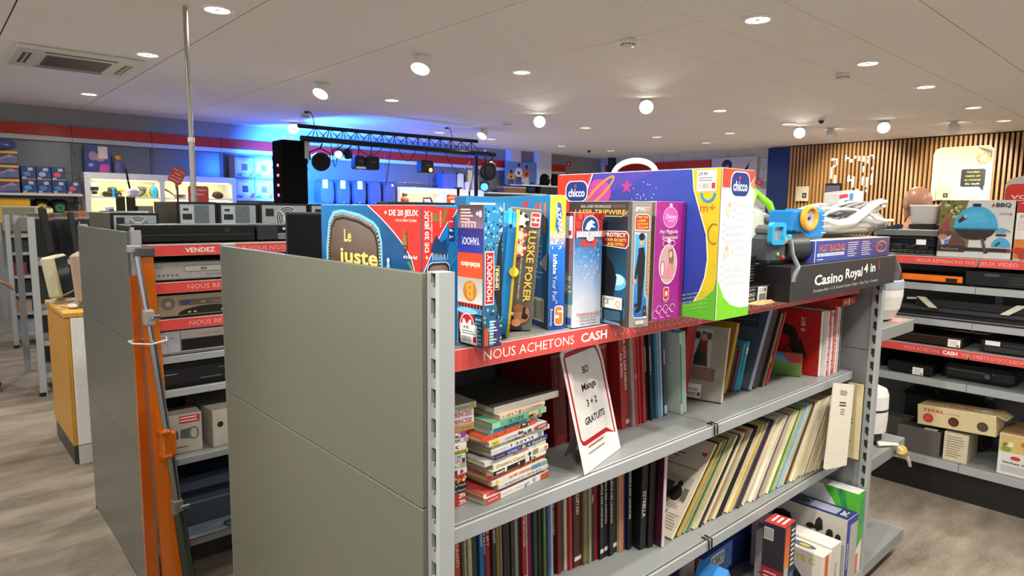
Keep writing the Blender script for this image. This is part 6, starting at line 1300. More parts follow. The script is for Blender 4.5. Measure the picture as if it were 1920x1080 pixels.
R_l = [loop(0.62,0.026), loop(0.86,0.030), loop(1.0,0.118), loop(1.06,0.120), loop(1.06,0.127), loop(0.96,0.126), loop(0.82,0.040)]
vs = [q for r in R_l for q in r]; mb.add(vs, [(j*n+i, j*n+(i+1)%n, (j+1)*n+(i+1)%n, (j+1)*n+i) for j in range(len(R_l)-1) for i in range(n)], WHITE, True); mb.add(R_l[0], [tuple(reversed(range(n)))], WHITE); mb.add(R_l[-1], [tuple(range(n))], WHITE); mb.build('bowl', 'plastic', t)
mb = MB(); mb.cbox(0.005,0.005,0.0006,0.13,0.115,0.026, lin('1a1918'), 0.004); mb.build('base', 'plastic', t)
t = thing('red_sign', 'red rounded shop sign with white lettering, rising behind the pizza carton', 'sign', (3.62,-0.035,1.255), RZ)
pts = [(0,0),(0.42,0),(0.42,0.40),(0.30,0.428),(0.12,0.425),(0.02,0.40),(0.0,0.37)]
mb = MB(); mb.prism(pts, (0,0.008,0),(1,0,0),(0,0,1),(0,-1,0), 0.008, lin('a8a5a0')); mb.build('board', 'plastic', t)
p = Print((0,0,0),(1,0,0),(0,0,1),(0,-1,0)); p.rrect(0.004,0.004,0.42,0.372,0.03,lin('b8231f')); p.text('VOS OBJETS', 0.165, 0.305, 0.020, lin('e0c4bc'), bold=1, fit=0.27); p.text('VALENT', 0.165, 0.262, 0.022, lin('e0c4bc'), bold=1, fit=0.2); p.done(t)
t = thing('serving_trolley', 'dark wire rack left of the tabletop grill on the right shelf', 'rack', (3.33,0.74,T0), RZ)
for zz in (0.004,0.10,0.16):
    mb = MB()
    for k in range(8): mb.tube([(0.01+0.034*k,0.01,zz),(0.01+0.034*k,0.18,zz)], 0.003, lin('2a2c2c'), 5)
    mb.tube([(0.01,0.01,zz),(0.248,0.01,zz)], 0.004, lin('2a2c2c'), 6); mb.tube([(0.01,0.18,zz),(0.248,0.18,zz)], 0.004, lin('2a2c2c'), 6); mb.build('wire_tray', 'metal', t)
for xx in (0.01,0.248):
    for yy in (0.01,0.18):
        mb = MB(); mb.tube([(xx,yy,0.0005),(xx,yy,0.17)], 0.005, lin('2a2c2c'), 7); mb.build('leg', 'metal', t)

# ---------------------------------------------------------------- gable shelves at the far end of the near unit
t = thing('ice_cream_maker', 'round white machine with a dark domed lid on the upper gable shelf', 'kitchen appliance', (2.245,0.105,1.0408))
mb = MB(); mb.lathe([(0.070,0.004),(0.085,0.010),(0.104,0.05),(0.112,0.10),(0.112,0.128)], lin('d6d2cc'), 30); mb.build('body', 'plastic', t)
mb = MB(); mb.lathe([(0.1125,0.1285),(0.113,0.135),(0.1115,0.162),(0.108,0.166)], lin('9aa4ae'), 30); mb.build('band', 'plastic', t)
mb = MB(); mb.lathe([(0.104,0.1665),(0.100,0.20),(0.086,0.24),(0.055,0.268),(0.020,0.276),(0.002,0.277)], lin('3e3638'), 30); mb.build('lid', 'gloss', t)
mb = MB(); mb.lathe([(0.066,0.0004),(0.070,0.004)], lin('151515'), 24); mb.build('base', 'plastic', t)
mb = MB(); mb.add([(2.20,0.0,1.0412),(2.33,0.0,1.0412),(2.33,0.20,1.0412),(2.20,0.2,1.0412),(2.20,0.0,1.0406),(2.33,0.0,1.0406),(2.33,0.20,1.0406),(2.20,0.2,1.0406)], [(0,1,2,3),(7,6,5,4),(0,4,5,1),(1,5,6,2)], lin('c99088')); tag(mb.build('flyer', 'paper'), 'pink flyer lying under the round white machine', 'leaflet'); bpy.data.objects['flyer'].location = (0.02,-0.012,0)
t = thing('coffee_grinder', 'white upright kitchen appliance with a black foot on the middle gable shelf', 'kitchen appliance', (2.215,0.085,0.5408))
mb = MB(); mb.lathe([(0.066,0.046),(0.080,0.052),(0.083,0.10),(0.083,0.138)], lin('d9d8d4'), 28); mb.build('body', 'plastic', t)
mb = MB(); mb.lathe([(0.0835,0.1382),(0.0835,0.147)], lin('2a2a2c'), 28); mb.build('seam_ring', 'plastic', t)
mb = MB(); mb.lathe([(0.083,0.1472),(0.082,0.20),(0.074,0.222),(0.050,0.232),(0.002,0.235)], lin('dddcd8'), 28); mb.build('lid', 'plastic', t)
mb = MB(); mb.lathe([(0.062,0.0006),(0.068,0.02),(0.065,0.046)], lin('1d1d1f'), 24); mb.build('base', 'plastic', t)
t = thing('white_cable', 'white folded power cable with a tan tie, hanging over the middle gable shelf', 'cable', (2.19,-0.018,0.545))
for k in range(4):
    mb = MB(); dy = 0.006*k
    mb.tube([(-0.02+0.01*k,0.03+dy,0.005),(0.04,-0.012-dy*0.5,0.006),(0.09,-0.030+dy,-0.035-0.004*k),(0.15,-0.035+dy,-0.085+0.012*k),(0.19+0.008*(k%2),-0.03+dy,-0.118+0.012*k)], 0.0065, lin('d8d4cc'), 8); mb.build('strand', 'plastic', t)
mb = MB(); mb.tube([(0.075,-0.026,-0.022),(0.100,-0.026,-0.044)], 0.021, lin('b89a5a'), 10); mb.build('tie', 'plastic', t)
# ================================================================ electronics on the unit across the aisle
FY = LY+0.006
def player(label, x, z, w, h, col, d=0.28, name='disc_player', dy=0.0):
    t, F = device(name, label, 'player', (x, FY+dy, z+0.0008), 0, w, d, h, col)
    return t, F
t, F = player('silver disc player with a long oval tray, under the top red rail', LX+0.045, 1.184, 0.43, 0.070, lin('9a9896')); p = F['front']()
p.rrect(0.130,0.034,0.27,0.058,0.012,lin('5a5a5a')); p.rrect(0.132,0.036,0.268,0.056,0.010,lin('a8a6a3')); p.rect(0.19,0.040,0.212,0.050,lin('6a6a6a'))
for k in range(6): p.ell(0.03+0.015*k,0.024,0.004,0.003,lin('4a4a4a'),8)
p.text('DVD VIDEO', 0.24, 0.022, 0.006, lin('5a5856'), fit=0.06); p.rect(0.275,0.018,0.31,0.056,lin('2a2a2a')); p.lines(0.02,0.050,0.06,0.058,1,lin('6a6a6a'),0.4,0.1); p.done(t)
t, F = player('champagne coloured video recorder with a round dial, second red rail', LX+0.078, 1.046, 0.38, 0.086, lin('8f8270')); p = F['front']()
p.ring(0.038,0.055,0.022,0.022,0.004,lin('4a4238')); p.ring(0.038,0.055,0.014,0.014,0.003,lin('5a5246')); p.ell(0.038,0.055,0.008,0.008,lin('a89a86')); p.rect(0.075,0.045,0.30,0.068,lin('5f564a')); p.rect(0.085,0.048,0.115,0.064,lin('3a4470')); p.text('VHS', 0.16, 0.056, 0.006, lin('d8c84a'), bold=1); p.lines(0.19,0.05,0.29,0.062,2,lin('9a8f7c'),0.3,0.2)
p.ell(0.19,0.012,0.12,0.030,lin('1f1b18'),24,0,180); 
for u in (0.11,0.13,0.23,0.25): p.ell(u,0.020,0.006,0.003,lin('c8bca8'),8)
p.done(t)
t, F = player('silver video recorder with a black flap, below the third red rail', LX+0.042, 0.906, 0.43, 0.092, lin('a9a7ae')); p = F['front']()
p.rect(0.112,0.014,0.42,0.058,lin('161618')); p.rect(0.112,0.058,0.42,0.082,lin('a89a92')); p.rect(0.108,0.010,0.112,0.088,lin('7a787e')); p.text('SP-DV EASY', 0.22, 0.071, 0.006, lin('6a5a54'), fit=0.07); p.text('HI-FI', 0.08, 0.066, 0.005, lin('3a3a3a')); p.rect(0.0,0.002,0.42,0.010,lin('6c6e72')); p.done(t)
t, F = player('black video recorder on the fourth shelf of the aisle unit', LX+0.045, 0.776, 0.43, 0.096, lin('141416')); p = F['front']()
p.rect(0.02,0.020,0.41,0.076,lin('1d1d20')); p.lines(0.04,0.055,0.09,0.06,1,lin('8a8a8a'),0.6,0); p.lines(0.17,0.028,0.25,0.032,1,lin('7a7a7a'),0.6,0); p.lines(0.24,0.060,0.30,0.064,1,lin('6a6a6a'),0.6,0); p.done(t)
o, F = carton('phone_box', 'white telephone carton with a red label and a picture of handsets', 'box', (LX+0.060,FY+0.05,0.5068), D(-4), 0.165, 0.12, 0.155, dict(all=lin('a8a298'), front=lin('b5b0a6')))
p = F['front'](); p.rect(0.085,0.118,0.158,0.148,lin('b8343a')); p.lines(0.088,0.122,0.15,0.146,2,lin('e8dcd8'),0.4,0.2); p.poly([(0.03,0.05),(0.08,0.06),(0.078,0.092),(0.032,0.085)], lin('4a4c54')); p.poly([(0.085,0.06),(0.12,0.055),(0.124,0.098),(0.088,0.094)], lin('5a5c62')); p.ring(0.135,0.075,0.018,0.026,0.006,lin('6a6a6c')); p.lines(0.02,0.02,0.12,0.03,1,lin('5a5650'),0.4,0.1); p.done(o)
o, F = carton('appliance_box', 'plain white carton with a hand hole beside the telephone carton', 'box', (LX+0.262,FY+0.03,0.5068), D(3), 0.22, 0.30, 0.150, dict(all=lin('b8b2a6'), left=lin('c0b8a8'))); p = F['left'](); p.rrect(0.11,0.10,0.19,0.125,0.012,lin('2a2622')); p.done(o)
p = F['front'](); p.ell(0.03,0.09,0.012,0.012,lin('2a2622')); p.done(o)
t, F = device('printer', 'blue grey printer on the lowest shelf of the aisle unit', 'printer', (LX+0.065,FY+0.02,0.1708), 0, 0.44, 0.36, 0.15, lin('3a4654'), b=0.02)
mb = MB(); mb.cbox(0.01,0.03,0.1505,0.43,0.34,0.20, lin('47566a'), 0.025); mb.build('lid', 'plastic', t)
mb = MB(); mb.cbox(0.03,-0.10,0.030,0.41,-0.0005,0.045, lin('55606c'), 0.006); mb.build('paper_tray', 'plastic', t)
mb = MB(); mb.cbox(0.20,-0.101,0.0455,0.24,-0.06,0.055, lin('2a3038'), 0.004); mb.build('stop', 'plastic', t)
# on top of the aisle unit
TT = 1.3228
t, F = device('hifi_amplifier', 'wide flat black amplifier at the front of the top of the aisle unit', 'player', (LX+0.022,LY+0.075,TT), 0, 0.45, 0.24, 0.070, lin('0b0b0c')); p = F['front'](); p.rect(0.002,0.030,0.448,0.034,lin('2c2d30')); p.ell(0.34,0.05,0.010,0.010,lin('2a2a2c')); p.done(t)
mb = MB(); mb.cbox(-0.004,-0.004,0.032,0.010,-0.0004,0.062, lin('b8b4ac'), 0.001); mb.build('price_tag', 'card', t)
t, F = device('disc_player', 'small black and silver disc player with a round logo, right of the black amplifier', 'player', (LX+0.482,LY+0.075,TT), 0, 0.40, 0.24, 0.070, lin('2a2c30'))
mb = MB(); mb.cbox(0.085,-0.004,0.036,0.40,-0.0004,0.066, lin('0f1012'), 0.001); mb.build('tray', 'gloss', t); mb = MB(); mb.cbox(0.085,-0.003,0.008,0.40,-0.0004,0.032, lin('a8aab0'), 0.001); mb.build('silver_front', 'metal', t)
p = Print((0,-0.004,0),(1,0,0),(0,0,1),(0,-1,0)); p.ell(0.110,0.052,0.006,0.006,lin('c8c8ca')); p.text('LG', 0.128, 0.052, 0.008, lin('c8c8ca'), bold=1); p.done(t)
def tower(label, x, y, w, d, h, kind, side='4a483c', zz=TT):
    t = thing('desktop_computer', label, 'computer', (x,y,zz), 0, 'desktop computers on the aisle unit, backs towards us')
    mb = MB(); mb.cbox(0,0,0.0006,w,d,h, dict(all=lin('141516'), left=lin(side), front=lin('121314')), 0.002); mb.build('case', 'plastic', t)
    mb = MB(); mb.box(0.012,-0.003,0.006,w-0.012,-0.0003,h-0.010, lin('8d979c')); rp = mb.build('rear_plate', 'metal' if False else 'plastic', t)
    p = Print((0,-0.003,0),(1,0,0),(0,0,1),(0,-1,0))
    if kind == 'fan':
        r = (h-0.02)*0.38; cx, cz = w*0.56, h*0.56
        p.ell(cx,cz,r*1.08,r*1.08,lin('a9b0b4'))
        for q in (1.0,0.8,0.6): p.ring(cx,cz,r*q,r*q,r*0.10,lin('14171a'),24)
        p.ell(cx,cz,r*0.42,r*0.42,lin('b5bbbe'))
        for a in range(4): p.line([(cx+r*0.4*math.cos(a*PI/2+.8),cz+r*0.4*math.sin(a*PI/2+.8)),(cx+r*math.cos(a*PI/2+.8),cz+r*math.sin(a*PI/2+.8))], r*0.14, lin('b5bbbe'))
        p.rect(w*0.12,h*0.62,w*0.28,h*0.84,lin('17191b')); p.rect(w*0.08,h*0.06,w*0.30,h*0.16,lin('b09a86')); p.rect(w*0.34,h*0.06,w*0.40,h*0.2,lin('1d1f22')); p.rect(w*0.52,h*0.08,w*0.9,h*0.22,lin('a9adb0'))
    else:
        p.rect(w*0.10,h*0.30,w*0.40,h*0.90,lin('a3acb0')); p.rect(w*0.13,h*0.52,w*0.36,h*0.68,lin('16181a')); p.rect(w*0.15,h*0.76,w*0.28,h*0.83,lin('2a2e30')); p.rect(w*0.42,h*0.14,w*0.78,h*0.92,lin('59666a'))
        for k in range(60): p.ell(w*random.uniform(.44,.76),h*random.uniform(.18,.9),0.0018,0.0018,lin('39454a'),6); p.l -= p.STEP*.97
        p.rect(w*0.10,h*0.05,w*0.35,h*0.14,lin('3a3e40')); p.rect(w*0.55,h*0.05,w*0.90,h*0.15,lin('c0c2c2'))
    p.mb.build('rear_ports', 'card', rp)
    return t
TT2 = TT
tower('first of the raised row of computers, olive side panel and grey vented back', 0.225, 2.20, 0.168, 0.36, 0.160, 'vent', '3c3a30')
tower('second of the raised row of computers, grey vented back', 0.396, 2.20, 0.178, 0.36, 0.158, 'vent')
tower('third of the raised row of computers, big round fan grille', 0.580, 2.20, 0.240, 0.36, 0.160, 'fan')
tower('fourth of the raised row of computers, fan grille half hidden by the loudspeaker', 0.826, 2.20, 0.24, 0.36, 0.160, 'fan')
tower('lower computer with a fan grille at the left end of the aisle unit', LX+0.008, 2.10, 0.175, 0.42, 0.112, 'fan', '4a4a3c')
# orange folded tripod leaning on the unit
t = thing('folding_tripod', 'folded orange tripod with chrome pole leaning on the post of the aisle unit', 'tripod', (0,0,0))
O1, O2 = lin('c8661a'), lin('b4560f')
mb = MB(); mb.prism([(-0.070,0.004),(-0.028,0.004),(-0.046,1.22),(-0.066,1.22)], (0,1.732,0),(1,0,0),(0,0,1),(0,-1,0),0.022, O2); mb.build('leg', 'gloss', t)
mb = MB(); mb.prism([(-0.020,0.004),(0.044,0.004),(0.002,1.285),(-0.044,1.285)], (0,1.708,0),(1,0,0),(0,0,1),(0,-1,0),0.026, O1); mb.build('leg', 'gloss', t)
mb = MB(); mb.cbox(-0.052,1.676,1.286,0.008,1.716,1.318, lin('4a4c4e'), 0.004); mb.cbox(-0.070,1.690,1.300,-0.030,1.735,1.326, lin('9a9c9e'), 0.004); mb.build('head', 'plastic', t)
mb = MB(); mb.cyl((-0.050,1.668,1.29),(-0.020,1.655,0.98),0.009, lin('b8bcc0'), n=12); mb.cyl((-0.020,1.655,0.98),(0.012,1.640,0.60),0.0125, lin('aab2ba'), n=14); mb.cyl((0.012,1.640,0.60),(0.030,1.632,0.36),0.0150, lin('8e9498'), n=14); mb.cyl((0.030,1.632,0.36),(0.055,1.620,0.006),0.020, lin('55605a'), n=14); mb.build('pole', 'metal', t)
for c, col, s in (((-0.028,1.655,1.075),'9a948a',1.0),((0.026,1.634,0.375),'6a6a62',1.1)):
    mb = MB(); mb.cbox(c[0]-0.018*s,c[1]-0.020,c[2]-0.028,c[0]+0.016*s,c[1]+0.020,c[2]+0.030, lin(col), 0.006); k_ = mb.build('clamp', 'plastic', t)
    mb = MB(); mb.cbox(c[0]+0.002,c[1]-0.032,c[2]-0.004,c[0]+0.032*s,c[1]-0.0205,c[2]+0.012, lin('a8b4c0'), 0.004); mb.build('lever', 'metal', k_)
mb = MB(); mb.cbox(-0.016,1.612,0.575,0.030,1.664,0.665, O1, 0.006); mb.cbox(-0.024,1.606,0.655,0.012,1.668,0.672, O2, 0.004); mb.cbox(-0.020,1.606,0.568,0.014,1.668,0.584, O2, 0.004); mb.build('clamp', 'gloss', t)
mb = MB(); mb.tube([(-0.078,1.735,0.985),(-0.074,1.690,0.983),(-0.03,1.630,0.985),(0.020,1.640,0.992),(0.034,1.70,0.993),(0.024,1.735,0.990),(-0.03,1.7355,0.987),(-0.078,1.735,0.985)], 0.0035, lin('d8d4cc'), 6); mb.build('tie_cord', 'cloth', t)

# ================================================================ wooden cabinet up the aisle and what stands on it
t = thing('office_cabinet', 'low cabinet with orange wood sides and white door in the left aisle', 'cabinet', (-0.040,3.424,0))
WD = lin('c8923a')
mb = MB(); mb.cbox(0,0.0,0.11,0.022,0.68,0.845, WD, 0.002); mb.build('side_panel', 'wood', t)
mb = MB(); mb.cbox(0.478,0.0,0.11,0.50,0.68,0.845, WD, 0.002); mb.build('side_panel', 'wood', t)
mb = MB(); mb.cbox(-0.008,-0.012,0.846,0.508,0.69,0.872, lin('d8a040'), 0.003); mb.build('top', 'wood', t)
mb = MB(); mb.cbox(0.023,0.004,0.11,0.477,0.67,0.844, lin('e8e6e2'), 0.002); mb.build('carcass', 'plastic', t)
mb = MB(); mb.cbox(0.0235,-0.016,0.115,0.476,0.0035,0.842, lin('eeede9'), 0.003); dr = mb.build('door', 'plastic', t)
mb = MB(); mb.tube([(0.10,-0.017,0.71),(0.10,-0.045,0.72),(0.10,-0.045,0.80),(0.10,-0.017,0.81)], 0.006, lin('d8d6d0'), 8); mb.build('handle', 'plastic', dr)
mb = MB(); mb.box(0.004,0.012,0.0005,0.496,0.66,0.109, lin('3a3a38')); mb.box(0.0235,-0.010,0.0005,0.476,0.0115,0.109, lin('cfcdc8')); mb.build('plinth', 'plastic', t)
def monitor(label, loc, rz, w, h, d, col, scr, foot='2a2a2c', tilt=0, zb=0.06):
    t = thing('monitor', label, 'monitor', loc, rz)
    mb = MB(); mb.m = Matrix.Translation((0,0,zb)) @ Matrix.Rotation(D(tilt),4,'X'); mb.cbox(-w/2,-d/2,0,w/2,d/2,h, lin(col), min(0.012,d*0.3)); mb.build('housing', 'plastic', t)
    mb = MB(); mb.m = Matrix.Translation((0,0,zb)) @ Matrix.Rotation(D(tilt),4,'X'); mb.cbox(-w/2+0.015,-d/2-0.003,0.015,w/2-0.015,-d/2-0.0003,h-0.015, lin(scr), 0.001); mb.build('screen', 'gloss', t)
    mb = MB(); mb.cbox(-0.02,0.0,0.012,0.02,0.03,zb+0.08, lin(foot), 0.004); mb.build('neck', 'plastic', t)
    mb = MB(); mb.lathe([(0.10,0.0006),(0.10,0.008),(0.04,0.014)], lin(foot), 22, 0, 0.01, 1.0, 0.75); mb.build('foot', 'plastic', t)
    return t
CT = 0.8728
monitor('cream backed monitor at the rear of the wooden cabinet', (0.030,3.98,CT), PI/2-0.35, 0.30, 0.25, 0.07, 'c8c4a4', '23282a', 'b8b49a', -8, 0.035)
monitor('pinkish beige monitor turned sideways on the wooden cabinet', (0.105,3.74,CT), PI/2-0.25, 0.34, 0.28, 0.05, 'b09a86', '1c2226', 'a8948a', -4, 0.03)
monitor('dark screen at the right end of the wooden cabinet', (0.315,3.94,CT), D(-10), 0.28, 0.27, 0.05, '23282c', '1a2024', '2a2a2c', -3, 0.03)
t = thing('keyboard', 'flat grey keyboard at the front of the wooden cabinet', 'keyboard', (0.075,3.50,CT), D(8)); mb = MB(); mb.cbox(0,0,0.0005,0.34,0.12,0.016, lin('8a8c92'), 0.004); mb.build('tray', 'plastic', t); mb = MB()
for r in range(4):
    for c in range(12): mb.box(0.012+0.0265*c,0.012+0.026*r,0.0162,0.034+0.0265*c,0.033+0.026*r,0.022, lin('5e6066'))
k_ = mb.build('keys', 'plastic', t); k_['kind'] = 'stuff'
t = thing('computer_mouse', 'white computer mouse with its cable on the wooden cabinet', 'mouse', (-0.005,3.60,CT)); mb = MB(); mb.ball((0.03,0,0.014),(0.028,0.05,0.0135), lin('dcdad2')); mb.build('shell', 'plastic', t); mb = MB(); mb.tube([(0.02,0.04,0.006),(-0.02,0.10,0.006),(-0.030,0.05,0.006),(-0.035,-0.05,0.006)], 0.004, lin('dcdad2'), 7); mb.build('cable', 'plastic', t)
# monitors and goods on the unit behind it
monitor('black flat monitor on the shelf above the wooden cabinet, seen from the side', (0.175,5.37,1.0408), PI/2-0.25, 0.36, 0.36, 0.05, '1d1d1f', '23262c', '1a1a1c', -6, 0.05)
monitor('black flat monitor with a pale edge, second on the shelf above the cabinet', (0.345,5.42,1.0408), PI/2-0.25, 0.34, 0.33, 0.04, '2a2a2c', '181a1e', '1a1a1c', -4, 0.05)
monitor('black monitor partly behind the end panel of the aisle unit', (0.70,5.45,1.0408), D(-8), 0.38, 0.33, 0.05, '17181a', '1c2024', '1a1a1c', 0, 0.05)
T1 = 1.3658
for k, (xx, lab) in enumerate(((0.700,'left of a pair of tall black speakers over the aisle unit'),(0.782,'right of a pair of tall black speakers over the aisle unit'))):
    t = thing('computer_speaker', lab, 'speaker', (xx,5.75,T1), D(-8), 'tall black computer speakers'); mb = MB(); mb.cbox(0,0,0.0006,0.068,0.07,0.185, lin('1e1f18'), 0.010); mb.build('cabinet', 'plastic', t); mb = MB(); mb.cbox(0.006,-0.004,0.012,0.062,-0.0004,0.17, lin('2c2d24'), 0.002); mb.build('grille', 'cloth', t); mb = MB(); mb.ball((0.034,0.035,0.188),(0.018,0.018,0.008), lin('9a9c94')); mb.build('knob', 'metal', t)
o, F = carton('small_box', 'small white and blue carton leaning against the tall black speakers', 'box', (0.630,5.72,T1), (0,D(-8),0), 0.055, 0.06, 0.085, dict(all=lin('b8bac4'), front=lin('c4c6d0'))); p = F['front'](); p.rect(0.014,0.012,0.050,0.066,lin('2a3f9a')); p.done(o)
t, F = device('disc_player', 'grey device between the tall black speakers and the raised computers', 'player', (0.86,5.70,T1), 0, 0.12, 0.16, 0.10, lin('6a645f')); 
o, F = carton('small_box', 'flat orange and white carton left of the tall black speakers', 'box', (0.33,5.72,T1), D(5), 0.24, 0.12, 0.045, dict(all=lin('8a5a3a'), front=lin('a85a2a'), top=lin('9a948a')))
p = F['front'](); p.rect(0.13,0.004,0.20,0.040,lin('6f6f86')); p.done(o)
o, F = carton('small_box', 'flat dark carton with a white lid at the left on top of the monitor unit', 'box', (0.06,5.72,T1), D(-4), 0.24, 0.12, 0.030, dict(all=lin('4a443e'), front=lin('5a544c'), top=lin('b8b2a8')))
# far left unit: coloured goods
monitor('old cream monitor on the farthest left unit', (0.20,7.62,1.1608), D(-20), 0.30, 0.26, 0.16, 'a8a08c', '6a6e5c', '98907c', 0, 0.03)
rows = [(0.98,[('2a2e34',.15),('3a3e44',.16),('4a5a70',.15)]),(0.74,[('7a2e28',.10),('8aa89a',.16),('b0bac0',.20)]),(0.56,[('2a2a2c',.12),('5a5e66',.20),('6a6e74',.16)]),(0.36,[('a88a78',.12),('3a3c3e',.18)]),(0.15,[('8a92a8',.2),('22252a',.2)])]
for z, it in rows:
    x = 0.10
    for k, (c, w) in enumerate(it):
        o, F = carton('small_box', '%s carton on the farthest left unit, shelf at %s height' % (['first','second','third'][k], {0.98:'eye',0.74:'chest',0.56:'hip',0.36:'knee',0.15:'ankle'}[z]), 'box', (x,7.50,z+0.0008), D(2*k-2), w, 0.2, 0.13, dict(all=lin(c)), 'small cartons on the farthest left unit')
        x += w+0.06
# ================================================================ the left wall: shelving, red band, showcases
WY = 9.797
Lw = thing('wall_shelving', 'long grey wall shelving with red header band along the left wall', 'shelves', (0,0,0))
XS = [-1.88+0.965*i for i in range(14)]
for i, (a, b) in enumerate(zip(XS[:-1], XS[1:])):
    for z0, z1 in ((1.50,1.90),(1.90,2.30)):
        mb = MB(); mb.cbox(a+0.022, 9.775, z0+0.0015, b-0.022, 9.795, z1-0.0015, lin('6c7276'), 0.002); mb.build('panel', 'panel', Lw)
    mb = MB(); mb.cbox(a+0.002, 9.745, 2.372, b-0.002, 9.796, 2.512, lin('c0201d'), 0.003); mb.build('red_header', 'gloss', Lw)
    mb = MB(); mb.cbox(a+0.002, 9.735, 2.305, b-0.002, 9.796, 2.368, lin('cfcecc'), 0.003); mb.build('light_strip_cover', 'plastic', Lw)
for i, a in enumerate(XS):
    mb = MB(); mb.box(a-0.018, 9.762, 0, a+0.018, 9.796, 2.52, lin('6e7276'))
    u = mb.build('upright', 'paint', Lw)
    mb = MB(); z = 1.5
    while z < 2.5: mb.box(a-0.005, 9.7605, z, a+0.005, 9.7619, z+0.028, lin('1c1d1e')); z += 0.05
    s = mb.build('slots', 'paint', u); s['kind'] = 'stuff'
for x0, x1, z, d in ((-1.0,1.03,1.610,0.42),(3.03,4.05,1.595,0.40),(4.07,5.86,1.535,0.50),(8.02,9.70,1.83,0.40),(9.0,10.6,2.02,0.35)):
    mb = MB(); mb.cbox(x0, 9.775-d, z-0.03, x1, 9.774, z, lin('b8bbbd'), 0.003); mb.build('shelf', 'paint', Lw)
mb = MB(); mb.cbox(-1.0, 9.35, 1.24, 1.03, 9.774, 1.27, lin('b8bbbd'), 0.003); mb.build('shelf', 'paint', Lw)

def showcase(label, x0, bars, ztop, depth=0.36):
    t = thing('showcase', label, 'showcase', (0,0,0))
    x1 = bars[-1]; yf = 9.76-depth; CW = lin('d4d2d4')
    mb = MB(); mb.cbox(x0, yf, ztop-0.085, x1, 9.76, ztop, CW, 0.004); mb.build('top_rail', 'plastic', t)
    mb = MB(); mb.cbox(x0, yf, 0.002, x1, 9.76, 0.9, CW, 0.004); mb.build('base', 'plastic', t)
    for b in [x0]+[q-0.06 for q in bars]:
        mb = MB(); mb.cbox(b, yf, 0.901, b+0.06, 9.758, ztop-0.086, CW, 0.003); mb.build('post', 'plastic', t)
    mb = MB(); mb.box(x0+0.061, 9.74, 0.901, x1-0.061, 9.758, ztop-0.086, lin('dcd9b4')); mb.build('back_panel', 'wall', t)
    for z in (1.22, ztop-0.32):
        e = [x0]+[q-0.06 for q in bars]
        for a, b in zip(e[:-1], e[1:]):
            mb = MB(); mb.cbox(a+0.0605, yf+0.02, z-0.018, b-0.0005, 9.739, z, lin('e4e2c6'), 0.002); mb.build('shelf', 'plastic', t)
    e = [x0]+[q-0.06 for q in bars]
    for a, b in zip(e[:-1], e[1:]):
        for z, w in ((ztop-0.088,2.4),(ztop-0.345,2.4)):
            mb = MB(); mb.box(a+0.09, yf+0.03, z-0.012, b-0.03, yf+0.05, z, (0.50,0.47,0.28)); mb.build('light_strip', 'lamp', t)
            l = bpy.data.lights.new('showcase_strip', 'AREA'); l.shape = 'RECTANGLE'; l.size = (b-a)*0.8; l.size_y = 0.03; l.energy = w; l.color = (1.0,0.95,0.66)
            o = bpy.data.objects.new('showcase_strip', l); COL.objects.link(o); o.location = ((a+b)/2+0.03, yf+0.06, z-0.014); o.rotation_euler = (D(35),0,0)
    return t
showcase('white lit showcase on the left wall, behind the tilted red sign', 1.066, (2.03,3.025), 1.905)
showcase('white lit showcase on the left wall, right of the blue lit speakers', 5.884, (7.0,7.93), 1.865)
# contents of the left showcase
CZ = 1.586
def thing_obj(name, label, cat, mb, mat='plastic', group=None, loc=None, rot=None):
    return tag(mb.build(name, mat, None, loc, rot), label, cat, group)
t = thing('coffee_machine', 'white and black coffee machine at the left end of the lit showcase', 'kitchen appliance', (1.15,9.50,CZ)); mb = MB(); mb.cbox(0,0,0.0006,0.10,0.18,0.03, lin('d8d6d0'), 0.01); mb.cbox(0,0.09,0.02,0.10,0.18,0.17, lin('d8d6d0'), 0.01); mb.cbox(0,0,0.12,0.10,0.17,0.19, lin('dedcd6'), 0.015); mb.build('body', 'plastic', t); mb = MB(); mb.cbox(0.01,-0.003,0.085,0.09,0.05,0.125, lin('1d1d1e'), 0.004); mb.build('spout', 'plastic', t); mb = MB(); mb.lathe([(0.025,0.0305),(0.033,0.07)], lin('2a2c20'), 16, 0.05, 0.04); mb.build('cup', 'plastic', t)
t = thing('power_drill', 'green and black power tool with a blue strap in the lit showcase', 'tool', (1.30,9.52,CZ)); mb = MB(); mb.cbox(0,0,0.0006,0.22,0.12,0.075, lin('23281a'), 0.02); mb.cbox(0.06,0.02,0.06,0.17,0.10,0.135, lin('34402c'), 0.02); mb.build('body', 'plastic', t); mb = MB(); mb.cyl((0.17,0.06,0.09),(0.26,0.06,0.10),0.022, lin('a8a83a'), n=14); mb.build('nose', 'plastic', t); mb = MB(); mb.cbox(0.10,-0.006,0.001,0.13,0.012,0.12, lin('2a78b8'), 0.004); mb.build('strap', 'cloth', t)
t = thing('lilac_vase', 'pale lilac rounded appliance in the middle of the lit showcase', 'appliance', (1.655,9.50,CZ)); mb = MB(); mb.lathe([(0.04,0.0006),(0.075,0.03),(0.08,0.09),(0.06,0.13),(0.03,0.14)], lin('b0a8bc'), 22); mb.build('body', 'plastic', t); mb = MB(); mb.ball((0.02,-0.07,0.10),(0.012,0.008,0.012), WHITE); mb.build('button', 'plastic', t)
